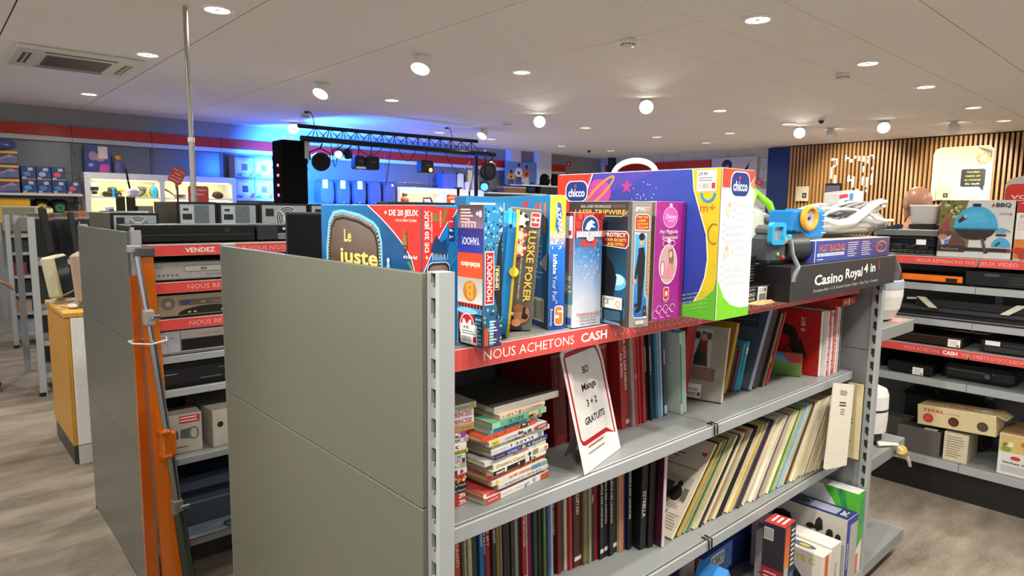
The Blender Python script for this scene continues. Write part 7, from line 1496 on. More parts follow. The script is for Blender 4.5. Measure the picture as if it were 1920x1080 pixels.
t = thing('yellow_tool', 'grey and yellow handheld tool at the right of the left showcase bay', 'tool', (1.750,9.64,CZ)); mb = MB(); mb.tube([(0.0,0,0.012),(0.05,0,0.05),(0.08,0,0.11)], [0.011,0.018,0.022], lin('4a4638'), 10); mb.cbox(-0.02,-0.03,0.10,0.10,0.03,0.15, lin('5a5c66'), 0.012); mb.build('body', 'plastic', t); mb = MB(); mb.tube([(0.085,0,0.12),(0.12,0,0.06),(0.135,0,0.010)], 0.010, lin('d8cc2a'), 8); mb.build('guard', 'plastic', t)
t = thing('cyan_iron', 'cyan steam iron standing on its heel in the lit showcase', 'iron', (1.900,9.52,CZ)); mb = MB(); mb.prism([(0,0.001),(0.045,0.001),(0.05,0.10),(0.025,0.17),(0.0,0.10)], (0,0.06,0),(1,0,0),(0,0,1),(0,-1,0),0.09, lin('2fb0d8')); mb.build('body', 'plastic', t); mb = MB(); mb.tube([(0.0,0.015,0.02),(-0.03,0.015,0.06),(-0.025,0.015,0.13),(0.01,0.015,0.15)], 0.010, lin('5a7a8a'), 8); mb.build('handle', 'plastic', t)
t = thing('frying_pan', 'copper coloured pan with a wooden handle in the right bay of the lit showcase', 'pan', (2.26,9.52,CZ)); mb = MB(); mb.lathe([(0.07,0.0006),(0.085,0.02),(0.09,0.05),(0.085,0.052),(0.075,0.025),(0.002,0.02)], lin('c8a080'), 24); mb.build('pan', 'metal', t); mb = MB(); mb.tube([(-0.085,0,0.045),(-0.14,0,0.09),(-0.20,0,0.125)], [0.010,0.013,0.015], lin('6a4a24'), 8); mb.build('handle', 'wood', t)
t = thing('table_lamp_base', 'white and black round appliance beside the pan in the lit showcase', 'appliance', (2.42,9.53,CZ)); mb = MB(); mb.lathe([(0.045,0.0006),(0.05,0.03),(0.04,0.07),(0.02,0.085)], lin('d4d4d0'), 20); mb.build('body', 'plastic', t); mb = MB(); mb.cyl((0.06,0,0.001),(0.06,0,0.07),0.028, lin('1d1d1f'), n=16); mb.build('canister', 'plastic', t)
t = thing('brown_bag', 'dark brown bag on the right in the lit showcase', 'bag', (2.80,9.55,CZ)); mb = MB(); crumple(mb, (0,0,0.055), (0.08,0.06,0.054), lin('4a3020'), 21, 0.12); mb.build('body', 'cloth', t)
t = thing('hanging_strap', 'black strap hanging down in front of the lit showcase', 'strap', (1.57,9.385,1.70)); mb = MB(); mb.tube([(-0.015,0.0,0.26),(0.0,-0.002,0.12),(0.02,0,0.0)], [0.008,0.012,0.013], lin('17181a'), 7); mb.build('band', 'cloth', t); mb = MB(); mb.tube([(-0.015,0.0,0.26),(-0.016,0.012,0.275)], 0.006, lin('3a3a3c'), 7); mb.build('hook', 'metal', t)
# contents of the right showcase
CZ2 = 1.5458
t = thing('red_vacuum', 'rust and black upright appliance in the right showcase', 'appliance', (6.12,9.52,CZ2)); mb = MB(); mb.lathe([(0.07,0.0006),(0.08,0.10),(0.06,0.14),(0.03,0.17)], lin('a8563c'), 18); mb.build('body', 'plastic', t); mb = MB(); mb.cyl((0,0,0.165),(0,0,0.215),0.05, lin('2a2826'), n=16); mb.build('cap', 'plastic', t)
t = thing('black_iron', 'black appliance with a loop handle in the right showcase', 'iron', (6.62,9.50,CZ2)); mb = MB(); mb.cbox(-0.12,-0.05,0.0006,0.12,0.07,0.06, lin('1d1f20'), 0.02); mb.build('body', 'plastic', t); mb = MB(); mb.tube([(-0.09,0,0.06),(-0.10,0,0.13),(0.06,0,0.14),(0.10,0,0.06)], 0.018, lin('26282a'), 8); mb.build('handle', 'plastic', t)
t = thing('red_telephone', 'red bulky appliance with white front in the right showcase', 'appliance', (7.25,9.53,CZ2)); mb = MB(); mb.cbox(-0.16,-0.05,0.0006,0.16,0.10,0.17, lin('b8402c'), 0.025); mb.cbox(-0.10,-0.02,0.165,0.15,0.10,0.215, lin('a8362a'), 0.03); mb.build('body', 'plastic', t); mb = MB(); mb.cbox(-0.10,-0.054,0.02,0.02,-0.0505,0.10, lin('dcd4cc'), 0.001); mb.build('front_plate', 'plastic', t)
t = thing('green_plant_pot', 'dark green leafy decoration in the right showcase', 'plant', (7.66,9.60,CZ2)); mb = MB(); mb.lathe([(0.04,0.0006),(0.055,0.08)], lin('4a4238'), 16); mb.build('pot', 'plastic', t); mb = MB(); crumple(mb, (0,0,0.125), (0.05,0.045,0.045), lin('2f3a24'), 31, 0.2); mb.build('foliage', 'cloth', t)
# goods on the wall shelf at the left edge
GZ = 1.6108
for r, n, xs, zz in ((0,4,0.40,0),(1,3,0.40,0.172)):
    for k in range(n):
        o, F = carton('toy_box', 'small dark blue toy carton, %s from left in the %s row on the wall shelf' % (ORD[k], 'lower' if r == 0 else 'upper'), 'toy box', (xs+0.158*k,9.42,GZ+zz), 0, 0.150, 0.16, 0.168, dict(all=lin('22345a'), front=lin('26406e')), 'small blue toy cartons on the wall shelf')
        p = F['front'](); p.poly([(0.004,0.004),(0.146,0.004),(0.146,0.164),(0.004,0.164)], [lin('1d2a50'),lin('2a4a7c'),lin('1e3560'),lin('2a3a6a')]); p.rect(0.07,0.11,0.12,0.15,lin('a8a8b0')); p.ell(0.06,0.07,0.04,0.03,lin(random.choice(['3a8ab8','8a9ab8','c84a4a','4a6aa0']))); p.rect(0.01,0.01,0.05,0.035,lin('7aa0c0')); p.rect(0.0,0.0,0.15,0.010,lin('c88a2a')); p.done(o)
for k in range(3):
    o, F = carton('toy_box', 'wide yellow rimmed toy carton, %s from the bottom at the left edge' % ORD[k], 'toy box', (-0.10,9.42,GZ+0.172*k), 0, 0.48, 0.20, 0.168, dict(all=lin('3a3a5a'), front=lin('403e66'), top=lin('d8a824')), 'wide toy cartons with yellow rims')
    p = F['front'](); p.rect(0,0.140,0.48,0.168,lin('d8a024')); p.poly([(0.20,0.01),(0.47,0.03),(0.47,0.12),(0.30,0.09)], lin('6a5a8a')); p.poly([(0.25,0.05),(0.45,0.10),(0.40,0.13)], lin('a8788a')); p.ell(0.38,0.06,0.05,0.03,lin('3a6a8a')); p.done(o)
t = thing('toy_bundle', 'bagged blue toy lying on the yellow rimmed cartons', 'toy', (0.16,9.50,GZ+0.5168)); mb = MB(); crumple(mb, (0,0,0.075), (0.22,0.07,0.074), lin('4a5488'), 41, 0.18); mb.build('bag', 'gloss', t)
o, F = carton('toy_box', 'yellow toy carton with a dark purple arch under the wall shelf', 'toy box', (0.02,9.42,1.2708), 0, 0.45, 0.2, 0.27, dict(all=lin('d8a01c'))); p = F['front'](); p.ell(0.30,0.05,0.13,0.12,lin('4a2a3c'),24,0,180); p.ell(0.30,0.05,0.10,0.09,lin('d8a01c'),24,0,180); p.done(o)
for k, (c, cn) in enumerate((('c8a82a','yellow'),('1f7a3a','green'))):
    t = thing('toy_horn', 'black toy drum with a %s disc under the wall shelf' % cn, 'toy', (0.60+0.19*k,9.48,1.2708)); mb = MB(); mb.cbox(-0.085,0,0.0006,0.085,0.15,0.27, lin('1a1814'), 0.03); mb.build('body', 'plastic', t); mb = MB(); mb.cyl((0,-0.006,0.16),(0,-0.0004,0.16),0.055, lin(c), n=22, capcol=lin(c)); mb.cyl((0,-0.008,0.16),(0,-0.0062,0.16),0.018, lin('2a2618'), n=14); mb.build('disc', 'gloss', t)
o, F = carton('toy_box', 'large blue and pink toy carton with a white tag, on top of the lit showcase', 'toy box', (1.10,9.50,1.9058), 0, 0.30, 0.12, 0.36, dict(all=lin('2a3270'), front=lin('343f8a'))); p = F['front'](); p.poly([(0.002,0.002),(0.298,0.002),(0.298,0.358),(0.002,0.358)], [lin('27306e'),lin('3a3a86'),lin('3a4a9a'),lin('2a2f68')]); p.ell(0.10,0.22,0.05,0.06,lin('8a7a9a')); p.ell(0.18,0.20,0.06,0.05,lin('a87a78')); p.rect(0.16,0.19,0.27,0.35,lin('c8bcb4')); p.poly([(0.16,0.01),(0.28,0.01),(0.28,0.11),(0.18,0.12)], lin('b84a94')); p.ell(0.07,0.10,0.03,0.025,lin('7a8ac0')); p.done(o)
t = thing('spray_bottle', 'violet bottle with an orange cap on top of the lit showcase', 'bottle', (1.50,9.55,1.9058)); mb = MB(); mb.lathe([(0.055,0.0006),(0.06,0.05),(0.058,0.14),(0.03,0.19)], lin('5a5a86'), 18); mb.build('body', 'plastic', t); mb = MB(); mb.cyl((0,0,0.19),(0,0,0.24),0.04, lin('d88a2a'), n=16); mb.build('cap', 'plastic', t)
# microwave cartons
for r in range(2):
    for k in range(2):
        o, F = carton('microwave_box', 'white and blue oven carton, %s %s of a block of four beside the black column' % (['lower','upper'][r],['left','right'][k]), 'box', (3.04+0.295*k,9.46,1.5958+0.332*r), 0, 0.288, 0.26, 0.328, dict(all=lin('a8a8c0'), front=lin('b8bad4')), 'oven cartons on the wall shelf')
        p = F['front'](); p.rect(0.0,0.29,0.288,0.328,lin('5a6a9a')); p.poly([(0.03,0.08),(0.20,0.06),(0.21,0.24),(0.04,0.26)], lin('dcdce6')); p.rect(0.10,0.10,0.19,0.20,lin('7a4a5a' if (r+k)%2 else '4a4458')); p.poly([(0.20,0.01),(0.28,0.01),(0.28,0.10),(0.24,0.08)], lin('b04a7a')); p.rect(0.01,0.01,0.10,0.05,lin('3a7ac8')); p.done(o)
o, F = carton('speaker_box', 'black carton with a white picture of a loudspeaker beside the black column', 'box', (3.69,9.46,1.5958), 0, 0.20, 0.2, 0.34, dict(all=lin('1d1d24'))); p = F['front'](); p.rect(0.05,0.02,0.18,0.24,lin('c8d0e0')); p.ring(0.115,0.16,0.035,0.035,0.008,lin('5a6a9a')); p.ring(0.115,0.07,0.045,0.045,0.01,lin('5a6a9a')); p.rect(0.14,0.28,0.18,0.31,lin('c8506a')); p.done(o)
# five PA speakers
for k in range(5):
    t = thing('stage_speaker', '%s of five rounded stage speakers under the blue light%s' % (ORD[k].capitalize(), ', price sheet on its front' if k < 3 else ''), 'speaker', (4.35+0.302*k,9.34,1.5358), None, 'rounded stage speakers under the blue light')
    mb = MB(); pts = [(0.03,0.0006),(0.25,0.0006),(0.272,0.08),(0.276,0.22),(0.262,0.36),(0.225,0.412),(0.055,0.412),(0.018,0.36),(0.004,0.22),(0.008,0.08)]
    mb.prism(pts, (0,0.22,0),(1,0,0),(0,0,1),(0,-1,0),0.20, lin('3a3d48')); mb.build('cabinet', 'plastic', t)
    mb = MB(); pi = [(0.14+(x-0.14)*0.84, 0.20+(z_-0.20)*0.88) for x, z_ in pts]; mb.prism(pi, (0,0.0195,0),(1,0,0),(0,0,1),(0,-1,0),0.012, lin('4a4f5e')); mb.build('grille', 'plastic', t)
    mb = MB(); mb.ball((0.14,0.005,0.028),(0.010,0.004,0.010), lin('c8ccd8')); mb.build('badge', 'metal', t)
    if k < 3:
        mb = MB(); mb.box(0.08+0.02*(k-1),0.0045,0.26,0.17+0.02*(k-1),0.0070,0.40, WHITE); mb.build('price_sheet', 'paper', t)
    elif k == 4:
        mb = MB(); mb.box(0.17,0.0045,0.33,0.21,0.0070,0.37, WHITE); mb.build('price_sheet', 'paper', t)
# on top of the right showcase
t = thing('truss_section', 'spare grey truss section lying on top of the right showcase', 'truss', (5.95,9.55,1.8655)); 
for dy, dz in ((0,0.012),(0.12,0.012),(0.06,0.09)):
    mb = MB(); mb.cyl((0,dy,dz),(0.98,dy,dz),0.011, lin('8a8c90'), n=10); mb.build('tube', 'metal', t)
for k in range(9):
    mb = MB(); mb.cyl((0.1*k+0.02,0,0.012),(0.1*k+0.07,0.06,0.09),0.006, lin('8a8c90'), n=6); mb.build('lattice_bar', 'metal', t)
for k, (x, w, h, c, cn) in enumerate(((6.975,0.32,0.30,'4a5aa0','blue'),(7.335,0.15,0.31,'b8b8bc','pale grey'),(7.525,0.135,0.16,'c4c4c8','low white'),(7.70,0.17,0.31,'a8a49c','beige'))):
    o, F = carton('equipment_case', '%s equipment case on top of the right showcase' % cn, 'case', (x,9.50,1.8658), 0, w, 0.22, h, dict(all=lin(c)), None, 'plastic', 0.004)
    for u in (0,1):
        for v in (0,1):
            mb = MB(); mb.cbox(u*w-0.012,-0.006,v*h-0.012+0.0125*(1-v),u*w+0.012,0.02,v*h+0.012, lin('2a2a2c'), 0.003); mb.build('corner', 'metal', o)
o, F = carton('suitcase', 'brown wooden case with a white lid at the foot of the skate poster', 'case', (8.50,9.42,1.8308), 0, 0.62, 0.25, 0.12, dict(all=lin('6a4a3a'), top=lin('d8d0c4')), None, 'plastic', 0.006); mb = MB(); mb.cbox(0.0,-0.004,0.112,0.62,0.25,0.124, lin('d4ccc0'), 0.002); mb.build('lid', 'plastic', o)
mb = MB(); mb.cbox(0.50,-0.006,0.01,0.54,-0.0005,0.10, lin('c8a23a'), 0.002); mb.build('clasp', 'metal', o)
for k, (x, z, r, c, cn) in enumerate(((9.83,2.0208,0.14,'17130f','first black round bag'),(10.17,2.0208,0.135,'15120f','second black round bag'),(10.48,2.0208,0.13,'1c1914','third black round bag'))):
    t = thing('round_bag', cn+' on the shelf right of the skate poster', 'bag', (x,9.60,z), None, 'black round bags near the far corner'); mb = MB(); mb.lathe([(r*0.8,0.0006),(r*1.1,0.06),(r*1.12,0.14),(r*0.9,0.22),(r*0.4,0.26),(0.01,0.265)], lin(c), 22, 0, 0, 1.0, 0.75); mb.build('body', 'cloth', t); mb = MB(); mb.cbox(0.02,-r*0.85,0.15,0.08,-r*0.80,0.18, lin('a8a49c'), 0.001); mb.build('label', 'card', t)
for k, (x, w, c, cn) in enumerate(((9.22,0.30,'1f2f44','dark blue'),(9.53,0.10,'14110f','black'))):
    t = thing('sports_bag', cn+' sports bag below the skate poster', 'bag', (x,9.52,1.8308)); mb = MB(); crumple(mb, (w*.4,0,0.10), (w*.42,0.08,0.098), lin(c), 51+k, 0.10); mb.build('body', 'cloth', t); mb = MB(); mb.tube([(w*.2,-0.05,0.18),(w*.3,-0.06,0.23),(w*.5,-0.06,0.23),(w*.6,-0.05,0.18)], 0.010, lin('0f0f10'), 7); mb.build('handle', 'cloth', t)
# skate poster, exit sign
t = thing('poster', 'blue poster with three young people holding skateboards', 'poster', (8.69,9.62,2.02)); mb = MB(); mb.cbox(0,0.0,0,0.90,0.012,0.485, lin('4a7ac0'), 0.001); mb.build('sheet', 'card', t)
p = Print((0,0,0),(1,0,0),(0,0,1),(0,-1,0)); p.poly([(0,0),(0.9,0),(0.9,0.485),(0,0.485)], [lin('3a5a8a'),lin('3a5a90'),lin('5a8ac8'),lin('6a98d0')])
for cx, h, sh, tr, sk in ((0.17,0.30,'b8862a','2a3444','6a4030'),(0.39,0.465,'c8c4c0','3a3a3a','5a3a2c'),(0.62,0.435,'c8502c','b8b0a4','5a3428')):
    p.poly([(cx-0.075,0.0),(cx-0.01,0.0),(cx,h*0.30),(cx+0.01,0.0),(cx+0.075,0.0),(cx+0.07,h*0.42),(cx-0.07,h*0.42)], lin(tr)); p.poly([(cx-0.08,h*0.36),(cx+0.08,h*0.36),(cx+0.085,h*0.72),(cx+0.03,h*0.78),(cx-0.03,h*0.78),(cx-0.085,h*0.72)], lin(sh)); p.poly([(cx-0.13,h*0.45),(cx-0.08,h*0.45),(cx-0.06,h*0.70),(cx-0.09,h*0.72)], lin(sh)); p.poly([(cx+0.06,h*0.70),(cx+0.19,h*0.62),(cx+0.19,h*0.70),(cx+0.08,h*0.76)] if cx > .6 else [(cx+0.08,h*0.45),(cx+0.13,h*0.45),(cx+0.09,h*0.72),(cx+0.06,h*0.70)], lin(sh)); p.ell(cx,h*0.86,0.034,0.045,lin(sk)); p.ell(cx,h*0.91,0.038,0.030,lin('231a16')); p.rect(cx-0.03,h*0.46,cx+0.03,h*0.60,lin('23202a'))
p.poly([(0.76,0.02),(0.84,0.03),(0.86,0.22),(0.78,0.20)], lin('3a6a9a')); p.poly([(0.49,0.05),(0.53,0.05),(0.53,0.20),(0.49,0.18)], lin('b8b8b0')); p.done(t)
o = thing_obj('exit_notice', 'tiny red and white safety notice high on the corner wall', 'sign', MB().box(10.75,9.782,2.50,10.90,9.797,2.62, lin('c8706a')), 'card'); p = Print((10.75,9.782,2.50),(1,0,0),(0,0,1),(0,-1,0)); p.rect(0.01,0.01,0.14,0.11,lin('a82f2c')); p.ell(0.07,0.06,0.03,0.03,lin('e0c4c0')); p.done(o)
# tilted red speech bubble and the lower one
def bubble(label, cx, cz, y, w, h, rot, lines, tail=True):
    t = thing('speech_bubble_sign', label, 'sign', (cx,y,cz), (0,D(rot),0))
    r = 0.02; pts = [(-w/2+r,-h/2)]+([(w*0.10,-h/2),(w*0.34,-h/2-0.07),(w*0.36,-h/2)] if tail else [])+[(w/2-r,-h/2),(w/2,-h/2+r),(w/2,h/2-r),(w/2-r,h/2),(-w/2+r,h/2),(-w/2,h/2-r),(-w/2,-h/2+r)]
    mb = MB(); mb.prism(pts, (0,0.008,0),(1,0,0),(0,0,1),(0,-1,0),0.008, lin('c8231f')); mb.build('board', 'gloss', t)
    p = Print((0,0,0),(1,0,0),(0,0,1),(0,-1,0))
    for k, s in enumerate(lines): p.text(s, 0, h*0.32-k*h*0.21, h*0.10, lin('ecd8d0'), bold=1, fit=min(w*0.8, len(s)*h*0.085))
    p.done(t); return t
bubble('small tilted red speech bubble sign with four white lines, left of the pole', 1.82, 1.845, 8.0, 0.165, 0.20, 26, ('Qui veut','voter','son coup','bonheur ?'))
bubble('red speech bubble sign about the value of things, behind the pole', 2.12, 1.60, 8.2, 0.25, 0.26, 0, ('Vos objets','valent'), False)
mb = MB(); mb.cyl((1.82,8.02,0.002),(1.82,8.02,1.80),0.012, lin('4a4a4c'), n=10); mb.cyl((1.82,8.02,0.0006),(1.82,8.02,0.012),0.12, lin('3a3a3c'), n=20); thing_obj('sign_stand', 'thin dark stand carrying the tilted red sign', 'stand', mb, 'metal')
mb = MB(); mb.cyl((2.12,8.23,0.002),(2.12,8.23,1.52),0.012, lin('4a4a4c'), n=10); mb.cyl((2.12,8.23,0.0006),(2.12,8.23,0.012),0.12, lin('3a3a3c'), n=20); thing_obj('sign_stand', 'thin dark stand carrying the red sign behind the pole', 'stand', mb, 'metal')

# ================================================================ little stage: truss, column, lamps
TB = lin('0d0e12')
t = thing('lighting_truss', 'black triangular truss carrying stage lamps in front of the blue wall', 'truss', (0,0,0))
ch = [((3.22,7.6,2.545),(6.28,7.6,2.580),0.028),((3.20,7.48,2.375),(6.56,7.48,2.375),0.036),((3.34,7.72,2.390),(6.56,7.72,2.375),0.026)]
for a, b, r in ch:
    mb = MB(); mb.cyl(a, b, r, TB, n=12); mb.build('chord', 'plastic', t)
n_ = 14
for k in range(n_):
    for side in (0,1):
        y = 7.48 if side == 0 else 7.72
        x0 = 3.36+2.9*k/n_; x1 = x0+2.9/n_*0.5; x2 = x0+2.9/n_
        mb = MB(); mb.cyl((x0,y,2.385),(x1,7.6,2.55),0.006, TB, n=6); mb.build('lattice_bar', 'plastic', t)
        mb = MB(); mb.cyl((x1,7.6,2.55),(x2,y,2.385),0.006, TB, n=6); mb.build('lattice_bar', 'plastic', t)
mb = MB(); mb.cbox(6.12,7.44,2.33,6.40,7.76,2.36, lin('2a3ab0'), 0.006); mb.build('clamp_plate', 'plastic', t)
mb = MB(); mb.cyl((6.26,7.6,0.01),(6.26,7.6,2.33),0.032, TB, n=12); mb.build('stand_pole', 'plastic', t)
for a in range(3):
    q = 2*PI*a/3+0.4; mb = MB(); mb.cyl((6.26,7.6,0.45),(6.26+0.5*math.cos(q),7.6+0.5*math.sin(q),0.012),0.014, TB, n=8); mb.build('stand_leg', 'plastic', t)
mb = MB(); mb.cbox(6.40,7.50,2.40,6.50,7.58,2.47, lin('9a9a9c'), 0.02); mb.build('end_cap', 'metal', t)
for x, yy in ((3.44,7.62),(5.76,7.62)):
    mb = MB(); mb.tube([(x+0.02,yy,2.56),(x+0.01,yy,2.66),(x-0.02,yy,2.73),(x-0.06,yy,2.745)], 0.006, TB, 6); g = mb.build('gooseneck', 'plastic', t)
    mb = MB(); mb.cyl((x-0.05,yy,2.746),(x-0.11,yy,2.735),0.014, TB, n=8); mb.build('lamp_tip', 'plastic', g)
t = thing('fabric_column', 'tall black cloth covered column at the left end of the truss', 'column', (2.99,7.58,0))
mb = MB(); mb.cbox(0,0,0.0006,0.345,0.34,2.352, lin('0a0a0b'), 0.015); mb.build('cover', 'cloth', t)
mb = MB(); mb.cbox(0.30,-0.02,2.12,0.37,-0.0005,2.36, lin('b8b8bc'), 0.002); mb.build('price_tag', 'paper', t)
mb = MB(); mb.cbox(0.33,0.0,2.353,0.60,0.16,2.41, TB, 0.006); mb.build('corner_block', 'plastic', t)
for k in range(7):
    o = thing_obj('fairy_light', 'pink glowing bulb of the light string, %s from the top of the black column' % ORD[k], 'light', MB().ball((0,0,0),(0.014,0.014,0.020),(1.0,0.16,0.35)), 'glow', 'pink fairy lights along the black column', (2.972 if k > 1 else 3.02+0.1*k, 7.70 if k > 1 else 7.60, 2.28-0.13*k if k > 1 else 2.375))
def yoke(t, x, y, z, r=0.10):
    mb = MB(); mb.tube([(x-r*1.15,y,z),(x-r*1.15,y,z+r*0.9),(x,y,z+r*1.35),(x+r*1.15,y,z+r*0.9),(x+r*1.15,y,z)], 0.009, TB, 6); mb.tube([(x,y,z+r*1.3),(x,7.48 if y < 7.66 else 7.72,2.326 if z > 1.9 else 2.322)], 0.010, TB, 6); mb.build('yoke', 'plastic', t)
def par(label, x, y, z, r, aim, col, lens, lmat='glow', group='stage lamps hanging from the truss'):
    t = thing('stage_lamp', label, 'stage light', (0,0,0), None, group)
    c = Vector((x,y,z)); d = (Vector(aim)-c).normalized()
    mb = MB(); mb.cyl(c-d*r*0.9, c+d*r*0.9, r*0.86, lin(col), r, 22, caps=True); mb.build('can', 'plastic', t)
    mb = MB(); mb.cyl(c+d*r*0.905, c+d*r*0.93, r*0.82, lens, n=22); mb.build('lens', lmat, t)
    yoke(t, x, y, z, r); return t, c+d*(r+0.03), d
par('black round stage lamp near the black column, its dark back towards us', 3.50, 7.55, 2.10, 0.125, (3.1,6.5,1.9), '0c0c0e', lin('101014'), 'gloss')
tb, pb, db = par('stage lamp glowing white and blue beside the black column', 3.80, 7.62, 2.205, 0.065, (2.6,4.5,1.9), '14141a', (0.45,0.75,1.0), 'lamp')
par('slim black moving head lamp on the truss', 3.93, 7.58, 2.22, 0.055, (4.2,7.9,1.6), '0c0c10', lin('14141a'), 'gloss')
par('big black and silver stage lamp hanging at the right end of the truss', 6.52, 7.60, 2.09, 0.135, (5.6,6.6,2.0), '1c1c1e', lin('141416'), 'gloss')
mb = MB(); mb.cyl((6.56,7.62,2.15),(6.72,7.76,2.20),0.11, lin('b0b0b0'), 0.09, 20); mb.build('silver_shade', 'metal', [o for o in bpy.data.objects if o.get('label') == 'big black and silver stage lamp hanging at the right end of the truss'][0])
par('small stage lamp glowing blue at the foot of the right pole', 6.36, 7.50, 1.84, 0.075, (4.6,5.6,1.8), '14141a', (0.02,0.10,1.0), 'lamp')
for x, w, lab in ((4.10,0.16,'left of a pair of black effect boxes on the truss'),(4.30,0.22,'right of a pair of black effect boxes on the truss'),(5.25,0.23,'black effect box with an orange glowing lens on the truss')):
    t = thing('effect_box', lab, 'stage light', (x,7.52,2.02), None, 'effect boxes hanging from the truss'); mb = MB(); mb.cbox(-w/2,0,0,w/2,0.16,0.19, lin('111216'), 0.02); mb.build('case', 'plastic', t)
    mb = MB(); mb.tube([(0,0.08,0.19),(0,0.04,0.345)], 0.009, TB, 6); mb.build('hanger', 'plastic', t)
    p = Print((-w/2,0,0),(1,0,0),(0,0,1),(0,-1,0)); p.lines(w*0.3,0.10,w*0.7,0.12,1,lin('6a6a70'),0.5,0.1); p.done(t)
    if w > 0.225: mb = MB(); mb.ball((0.045,-0.004,0.045),(0.030,0.012,0.030),(1.0,0.35,0.06)); mb.build('lens', 'lamp', t)
    elif w < 0.2: mb = MB(); mb.box(-w/2+0.004,-0.004,0.005,w/2-0.004,-0.0005,0.035, lin('c8ccd8')); mb.build('label', 'card', t)
t = thing('truss_cables', 'thin black cables looping under the truss', 'cable', (0,0,0))
for a, b, s in (((3.64,7.50,2.33),(3.74,7.50,2.33),0.30),((3.99,7.44,2.33),(4.40,7.44,2.33),0.12),((4.55,7.46,2.33),(4.46,7.46,1.80),0.05),((4.75,7.56,2.34),(5.05,7.56,2.34),0.16),((5.6,7.56,2.34),(6.15,7.56,2.30),0.26)):
    mb = MB(); mb.tube([(a[0]+(b[0]-a[0])*i/10, a[1], a[2]+(b[2]-a[2])*i/10-s*math.sin(PI*i/10)) for i in range(11)], 0.006, TB, 5); mb.build('cable', 'plastic', t)
t = thing('microphone_stand', 'pale stand pole with a white paper below the right end of the truss', 'stand', (6.02,7.45,0)); mb = MB(); mb.cyl((0,0,0.006),(-0.02,0,1.75),0.014, lin('2a2a2c'), n=10); mb.cyl((-0.02,0,1.75),(0.07,0,2.17),0.016, lin('a89a86'), n=10); mb.build('pole', 'metal', t); mb = MB(); mb.lathe([(0.16,0.0005),(0.16,0.012),(0.03,0.03)], lin('1a1a1c'), 22); mb.build('base', 'plastic', t); mb = MB(); mb.cbox(-0.06,-0.012,1.90,0.03,-0.008,2.10, WHITE, 0.001); mb.build('paper', 'paper', t)
t = thing('microphone_stand', 'short black stand pole left of the pale one under the truss', 'stand', (5.66,7.30,0)); mb = MB(); mb.cyl((0,0,0.006),(0,0,1.80),0.022, TB, n=10); mb.cyl((-0.07,0,1.80),(0.07,0,1.80),0.014, TB, n=8); mb.build('pole', 'plastic', t); mb = MB(); mb.lathe([(0.16,0.0005),(0.16,0.012),(0.03,0.03)], lin('1a1a1c'), 22); mb.build('base', 'plastic', t)
BLUE = (0.02,0.14,1.0)
def blue_lamp(loc, aim, w, ang): lamp_light('blue_stage_lamp', loc, w, ang, aim, 0.06, BLUE, 0.8)
# unseen floods, added on a stand behind the column, wash wall and ceiling blue
def flood(label, x, y, z, aim, w, ang):
    t, q, d = par(label, x, y, z, 0.085, aim, '101014', (0.03,0.20,1.0), 'lamp', 'blue floodlights of the little stage')
    blue_lamp(q, tuple(q+d), w, ang)
mb = MB(); mb.cyl((3.50,8.42,0.004),(3.50,8.42,2.02),0.020, TB, n=10); mb.cyl((3.20,8.42,2.03),(3.72,8.42,2.03),0.018, TB, n=10); mb.cyl((3.50,8.42,0.0006),(3.50,8.42,0.02),0.20, TB, n=20)
thing_obj('lamp_stand', 'black stand with a cross bar hidden behind the black column', 'stand', mb, 'plastic')
def flood(label, x, y, z, aim, w, ang):
    t = thing('stage_lamp', label, 'stage light', (0,0,0), None, 'blue floodlights of the little stage')
    c = Vector((x,y,z)); d = (Vector(aim)-c).normalized(); r = 0.07
    mb = MB(); mb.cyl(c-d*r*0.7, c+d*r*0.7, r*0.86, lin('101014'), r, 20); mb.build('can', 'plastic', t)
    mb = MB(); mb.cyl(c+d*r*0.705, c+d*r*0.73, r*0.82, (0.03,0.20,1.0), n=20); mb.build('lens', 'lamp', t)
    mb = MB(); mb.tube([(x,y,z-r*0.6),(x,y,2.0485)], 0.010, TB, 6); mb.build('bracket', 'plastic', t)
    blue_lamp(c+d*(r+0.02), tuple(c+d*2), w, ang)
flood('blue floodlight on the hidden stand turned to the wall behind the speakers', 3.66, 8.42, 2.16, (4.45,9.75,1.95), 2600, 125)
flood('blue floodlight on the hidden stand turned up to the ceiling', 3.48, 8.42, 2.16, (4.9,8.2,2.75), 520, 115)
flood('blue floodlight on the hidden stand turned left to the oven cartons', 3.28, 8.42, 2.16, (2.95,9.75,1.85), 70, 95)

# ================================================================ far wall: red band, posters, slats
Fw = thing('wall_shelving', 'far wall shelving header with red band behind the white handle', 'shelves', (0,0,0))
for k in range(3):
    y0 = 6.72+0.96*k
    mb = MB(); mb.cbox(11.93,y0+0.002,2.43,11.978,y0+0.958,2.580, lin('c0221e'), 0.003); mb.build('red_header', 'gloss', Fw)
    mb = MB(); mb.cbox(11.92,y0+0.002,2.36,11.978,y0+0.958,2.426, lin('cfcecc'), 0.003); mb.build('light_strip_cover', 'plastic', Fw)
    mb = MB(); mb.cbox(11.96,y0+0.02,1.5,11.978,y0+0.94,2.355, lin('6e7476'), 0.003); mb.build('panel', 'panel', Fw)
t = thing('poster', 'white poster with a dark haired woman holding sticks, on the far wall', 'poster', (11.90,6.68,2.10), RZ); mb = MB(); mb.cbox(0,0,0,1.02,0.05,0.50, lin('c4c2c6'), 0.003); mb.build('panel', 'card', t)
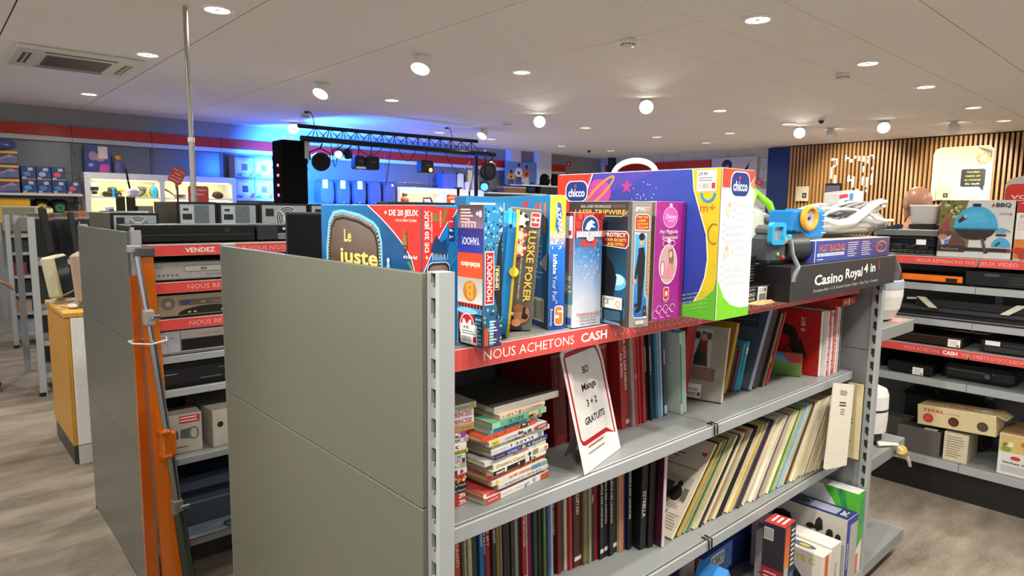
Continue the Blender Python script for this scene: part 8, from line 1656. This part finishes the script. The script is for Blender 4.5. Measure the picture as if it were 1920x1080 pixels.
p = Print((0,0,0),(1,0,0),(0,0,1),(0,-1,0)); p.ell(0.36,0.34,0.115,0.12,lin('15181c')); p.rect(0.28,0.30,0.47,0.40,lin('15181c')); p.ell(0.34,0.29,0.07,0.085,lin('b08a80')); p.poly([(0.26,0.22),(0.47,0.22),(0.55,0.02),(0.20,0.02)], lin('a83a3c')); p.poly([(0.28,0.39),(0.40,0.42),(0.36,0.32),(0.28,0.33)], lin('15181c')); p.poly([(0.68,0.16),(0.80,0.30),(0.86,0.40),(0.84,0.28),(0.74,0.14)], lin('1a1a1c')); p.line([(0.85,0.36),(0.92,0.46)], 0.008, lin('6a6a6c')); p.poly([(0.10,0.20),(0.20,0.25),(0.14,0.12)], lin('2a2a2c')); p.done(t)
o, F = carton('wall_panel', 'dark navy blue panel left of the wooden slats', 'panel', (11.90,5.44,0.001), RZ, 0.44, 0.07, 2.735, dict(all=lin('15294a')), None, 'plastic', 0.003)
Sl = thing('slatted_cladding', 'wall of upright light wood slats over black at the back of the shop', 'cladding', (0,0,0))
mb = MB(); mb.box(11.955,-1.0,0.001,11.978,4.995,2.735, lin('0e0c0b')); mb.build('backing', 'wall', Sl)
mb = MB(); mb.cbox(11.88,-1.0,2.736,11.978,4.995,2.762, lin('1a1614'), 0.003); mb.build('top_rail', 'plastic', Sl)
mb = MB(); mb.cbox(0,0,0.002,0.065,0.036,2.734, lin('b98a4e'), 0.002); s0 = mb.build('slat', 'wood', Sl); s0.location = (11.889,4.955,0)
SP = 0.0672
for k in range(1, 78):
    s = s0.copy(); COL.objects.link(s); s.parent = Sl; s.location = (11.889+random.uniform(-.001,.001), 4.955-SP*k, 0)
Lt = thing('wall_lettering', 'white letters mounted across the wooden slats, cut up by the gaps', 'lettering', (0,0,0))
for (y0,z0,y1,z1) in [(4.216,2.432,4.182,2.48),(4.179,2.437,4.1,2.47),(4.131,2.347,4.1,2.433),(4.183,2.312,4.124,2.345),(4.213,2.107,4.18,2.318),(4.143,2.021,4.101,2.172),(3.973,2.421,3.944,2.523),(3.945,2.45,3.9,2.484),(3.899,2.387,3.844,2.445),(3.816,2.45,3.784,2.5),(3.746,2.404,3.717,2.499),(3.678,2.388,3.636,2.489),(3.602,2.445,3.565,2.485),(3.601,2.355,3.567,2.431),(3.553,2.478,3.488,2.505),(3.51,2.428,3.48,2.474),(3.665,2.207,3.633,2.314),(3.519,2.238,3.484,2.296),(3.666,1.976,3.631,2.133),(3.595,1.939,3.56,2.119),(3.518,1.979,3.481,2.176),(3.911,2.043,3.866,2.159),(3.859,2.054,3.826,2.09),(3.828,1.943,3.788,2.138),(3.755,1.831,3.709,1.916),(3.591,1.854,3.556,1.902)]:
    mb = MB(); mb.cbox(11.874,y1,z0,11.888,y0,z1, lin('f0eee8'), 0.003); mb.build('letter_piece', 'plastic', Lt)
t = thing('gold_poster', 'white poster with rounded corners, gold bracelet and dark speech bubble on the slats', 'poster', (11.865,2.575,1.70), RZ)
mb = MB(); mb.prism([(0,0),(0.82,0),(0.82,0.80),(0.76,0.86),(0.10,0.86),(0.03,0.83),(0,0.76)], (0,0.02,0),(1,0,0),(0,0,1),(0,-1,0),0.018, lin('e6dcc0')); mb.build('board', 'card', t)
p = Print((0,0.002,0),(1,0,0),(0,0,1),(0,-1,0)); p.poly([(0.01,0.55),(0.81,0.50),(0.81,0.80),(0.75,0.85),(0.10,0.85),(0.03,0.82),(0.01,0.76)], [lin('f2ead4'),lin('e8d8a8'),lin('c8a45a'),lin('b8924a'),lin('d8c8a0'),lin('dccfae'),lin('e2d6b8')])
p.poly([(0.60,0.86-0.02),(0.80,0.78),(0.80,0.64),(0.72,0.75)], lin('3a2c1c'))
for k in range(60): a = random.uniform(0,2*PI); q = random.uniform(.5,1); p.ell(0.69+0.105*q*math.cos(a),0.67+0.10*q*math.sin(a),0.012,0.010,lin(random.choice(['d8a82a','f0cc5a','a87a1a','8a6214'])),8); p.l -= p.STEP*.95
p.l += p.STEP*4
for k in range(5): p.line([(0.10,0.50+0.02*k),(0.35,0.51+0.02*k),(0.60,0.54+0.012*k)], 0.004, lin('e0cc90'))
p.rrect(0.41,0.22,0.735,0.50,0.03,lin('2c2c2a')); p.poly([(0.66,0.225),(0.725,0.225),(0.72,0.15)], lin('2c2c2a'))
for k, (s, c, f) in enumerate((('Vendez','e0cc2a',0.17),('votre or','e8d840',0.20),('et recevez','e0cc2a',0.22),('du cash','f0f0ea',0.20))): p.text(s, 0.57, 0.455-0.062*k, 0.030, lin(c), bold=1, fit=f)
p.done(t)
for (y0,z0,w,h,lab) in ((4.80,1.70,0.245,0.275,'small cream card with a dark square at the left part of the slats'),(2.478,1.71,0.20,0.20,'small tan card with a dark square beside the gold poster')):
    t = thing('counter_card', lab, 'card', (11.80,y0,z0), RZ); mb = MB(); mb.cbox(0,0,0,w,0.01,h, lin('d8c8a4'), 0.002); mb.build('sheet', 'card', t); p = Print((0,0,0),(1,0,0),(0,0,1),(0,-1,0)); p.rect(w*0.52,h*0.2,w*0.85,h*0.55,lin('2a2622')); p.rect(w*0.62,h*0.3,w*0.75,h*0.45,lin('b8a884')); p.done(t)
    mb = MB(); mb.tube([(w/2,0.012,0.03),(w/2,0.085 if y0 > 4 else 0.042,0.03)], 0.006, lin('8a8a88'), 6); mb.build('bracket', 'metal', t)
t = thing('wall_screen', 'dark screen hanging before the slats under the white letters', 'screen', (11.80,4.26,1.60), RZ); mb = MB(); mb.cbox(0,0,0,0.275,0.03,0.42, lin('141012'), 0.004); mb.build('frame', 'plastic', t); mb = MB(); mb.box(0.015,-0.002,0.015,0.26,-0.0004,0.38, lin('5a5468')); mb.build('glass', 'gloss', t); mb = MB(); mb.tube([(0.137,0.03,0.2),(0.137,0.085,0.2)], 0.01, lin('2a2a2a'), 6); mb.build('bracket', 'metal', t)
t = thing('hanging_tag', 'small tilted red tag on the far wall beside the woman poster', 'sign', (11.86,5.58,2.075), (0,D(25),RZ)); mb = MB(); mb.cbox(-0.075,0,-0.06,0.075,0.006,0.06, lin('b8302a'), 0.002); mb.build('card', 'card', t); p = Print((-0.075,0,-0.06),(1,0,0),(0,0,1),(0,-1,0)); p.lines(0.03,0.03,0.12,0.09,3,lin('d89a94'),0.4,0.2); p.done(t)
t = thing('sales_counter', 'pale sales counter in front of the wooden slats', 'counter', (10.2,5.3,0)); mb = MB(); mb.cbox(0,-3.6,0.0006,0.6,0,1.08, lin('8a7a60'), 0.006); mb.build('body', 'wood', t); mb = MB(); mb.cbox(-0.03,-3.63,1.081,0.63,0.03,1.12, lin('d4cfc4'), 0.004); mb.build('worktop', 'plastic', t)
# ================================================================ people
def skin_surface(nodes, edges, sub=2):
    me = bpy.data.meshes.new('skeleton'); names = list(nodes)
    me.from_pydata([nodes[n][0] for n in names], [], []) if False else me.from_pydata([nodes[n][0] for n in names], [(names.index(a), names.index(b)) for a, b in edges], [])
    o = bpy.data.objects.new('skeleton', me); COL.objects.link(o)
    o.modifiers.new('skin', 'SKIN'); sk = me.skin_vertices[0].data
    for i, n in enumerate(names):
        r = nodes[n][1]; sk[i].radius = r if isinstance(r, tuple) else (r, r); sk[i].use_root = (i == 0)
    s = o.modifiers.new('sub', 'SUBSURF'); s.levels = sub; s.render_levels = sub
    bpy.context.view_layer.update()
    ev = o.evaluated_get(bpy.context.evaluated_depsgraph_get()); em = ev.to_mesh()
    vs = [tuple(v.co) for v in em.vertices]; fs = [tuple(p.vertices) for p in em.polygons]
    ev.to_mesh_clear(); bpy.data.objects.remove(o); bpy.data.meshes.remove(me)
    return vs, fs
def person(label, loc, rz, skin, shirt, trousers, shoe, head_pitch=0.0, head_turn=0.0):
    t = thing('person', label, 'person', loc, rz)
    SK = lin(skin)
    N = {'pelvis':((0,0,0.93),(0.15,0.10)),'waist':((0,0,1.08),(0.135,0.095)),'chest':((0,0.005,1.27),(0.165,0.11)),'collar':((0,-0.01,1.40),(0.085,0.075)),'neck':((0,0.005,1.47),0.056),'skull_base':((0,0.02,1.53),0.058)}
    E_ = [('pelvis','waist'),('waist','chest'),('chest','collar'),('collar','neck'),('neck','skull_base')]
    for s, nm in ((-1,'l'),(1,'r')):
        N.update({nm+'sh':((0.185*s,-0.01,1.375),0.062),nm+'el':((0.235*s,0.01,1.10),0.043),nm+'wr':((0.225*s,0.16,0.90),0.028),nm+'hip':((0.09*s,0,0.86),0.092),nm+'kn':((0.10*s,0.02,0.48),0.058),nm+'an':((0.10*s,-0.02,0.09),0.038),nm+'toe':((0.115*s,0.12,0.042),0.034)})
        E_ += [('collar',nm+'sh'),(nm+'sh',nm+'el'),(nm+'el',nm+'wr'),('pelvis',nm+'hip'),(nm+'hip',nm+'kn'),(nm+'kn',nm+'an'),(nm+'an',nm+'toe')]
    mb = MB(); vs, fs = skin_surface(N, E_); mb.add(vs, fs, SK, True)
    for s, nm in ((-1,'l'),(1,'r')):   # hands: palm, four fingers, thumb
        w = Vector(N[nm+'wr'][0]); H_ = {'w':(tuple(w),0.024),'p':(tuple(w+Vector((0,0.055,-0.035))),(0.040,0.016))}
        EH = [('w','p')]
        vs, fs = skin_surface(H_, EH, 2); mb.add(vs, fs, SK, True)
        for k, ln in enumerate((0.070,0.080,0.074,0.058)):
            b = w+Vector((s*(0.030-0.020*k),0.072,-0.045)); F_ = {'a':(tuple(b-Vector((0,0.03,-0.02))),0.009),'b':(tuple(b),0.009),'c':(tuple(b+Vector((0,ln*0.42,-ln*0.30))),0.0085),'d':(tuple(b+Vector((0,ln*0.62,-ln*0.72))),0.0075)}
            vs, fs = skin_surface(F_, [('a','b'),('b','c'),('c','d')], 1); mb.add(vs, fs, SK, True)
        b = w+Vector((-s*0.022,0.030,-0.015)); F_ = {'a':(tuple(b),0.011),'b':(tuple(b+Vector((-s*0.030,0.030,-0.012))),0.010),'c':(tuple(b+Vector((-s*0.030,0.062,-0.024))),0.008)}
        vs, fs = skin_surface(F_, [('a','b'),('b','c')], 1); mb.add(vs, fs, SK, True)
    HM = Matrix.Translation((0,0.025,1.515)) @ Matrix.Rotation(head_turn,4,'Z') @ Matrix.Rotation(head_pitch,4,'X')
    mb.m = HM; mb.ball((0,0.012,0.085),(0.076,0.097,0.100), SK, 28, 18); mb.ball((0,0.055,0.025),(0.056,0.052,0.062), SK, 20, 12)
    mb.prism([(-0.014,0.0),(0.014,0.0),(0.006,0.045),(-0.006,0.045)], (0,0.098,0.042),(1,0,0),(0,0,1),(0,1,0.15),0.022, SK)
    for s in (-1,1): mb.ball((0.076*s,0.004,0.062),(0.011,0.020,0.032), SK, 10, 8)
    mb.m = None; mb.build('body', 'skin', t)
    mb = MB(); mb.m = HM
    for s in (-1,1): mb.ball((0.031*s,0.097,0.085),(0.012,0.008,0.009), lin('e8e4de'), 10, 7); mb.ball((0.031*s,0.104,0.085),(0.005,0.003,0.005), lin('2a1c14'), 8, 6)
    mb.m = None; e_ = mb.build('eyes', 'gloss', t); e_['kind'] = 'stuff'
    mb = MB(); mb.m = HM; mb.ball((0,0.102,0.012),(0.022,0.006,0.006), lin('9a5a50'), 12, 6); mb.m = None; mb.build('mouth', 'skin', t)
    mb = MB(); mb.m = HM
    for s in (-1,1): mb.tube([(0.016*s,0.104,0.104),(0.032*s,0.104,0.109),(0.048*s,0.095,0.104)], 0.004, lin('3a2a20'), 6)
    mb.m = None; e_ = mb.build('eyebrows', 'cloth', t); e_['kind'] = 'stuff'
    grow = lambda ks, d: {k: (N[k][0], tuple(q+d for q in (N[k][1] if isinstance(N[k][1], tuple) else (N[k][1],)*2))) for k in ks}
    K = ['chest','waist','pelvis','collar','lsh','rsh','lel','rel','lwr','rwr']
    Sn = grow(K, 0.014); Sn['lwr'] = (tuple(Vector(N['lel'][0]).lerp(Vector(N['lwr'][0]),0.9)), 0.040); Sn['rwr'] = (tuple(Vector(N['rel'][0]).lerp(Vector(N['rwr'][0]),0.9)), 0.040)
    Sn['collar'] = (N['collar'][0], (0.098,0.088))
    mb = MB(); vs, fs = skin_surface(Sn, [('pelvis','waist'),('waist','chest'),('chest','collar'),('collar','lsh'),('lsh','lel'),('lel','lwr'),('collar','rsh'),('rsh','rel'),('rel','rwr')]); mb.add(vs, fs, lin(shirt), True); mb.build('shirt', 'cloth', t)
    Tn = grow(['pelvis','lhip','rhip','lkn','rkn','lan','ran'], 0.018); Tn['pelvis'] = ((0,0,0.94),(0.166,0.116))
    mb = MB(); vs, fs = skin_surface(Tn, [('pelvis','lhip'),('lhip','lkn'),('lkn','lan'),('pelvis','rhip'),('rhip','rkn'),('rkn','ran')]); mb.add(vs, fs, lin(trousers), True); mb.build('trousers', 'cloth', t)
    for s in (-1,1):
        mb = MB(); mb.ball((0.108*s,0.055,0.060),(0.050,0.145,0.046), lin(shoe), 20, 10); mb.build('shoe', 'plastic', t)
        mb = MB(); mb.prism([(0.108*s+0.052*math.cos(a*PI/10), 0.055+0.150*math.sin(a*PI/10)) for a in range(20)], (0,0,0.0008),(1,0,0),(0,1,0),(0,0,1),0.022, lin('8a7a5c')); mb.build('shoe_sole', 'plastic', t)
    return t
person('bald person in a navy shirt standing with the back to us behind the right shelf', (3.99,0.455,0), D(-62), 'b98468', '1d2638', '23252c', '1a1a1a', D(-8), D(18)).scale = (0.975,0.975,0.965)
person('person in dark trousers and dark shoes cut off by the left edge of the photo', (-0.425,5.60,0), D(-72), 'b98a70', '3a3a40', '1d1d22', '1c1a19')
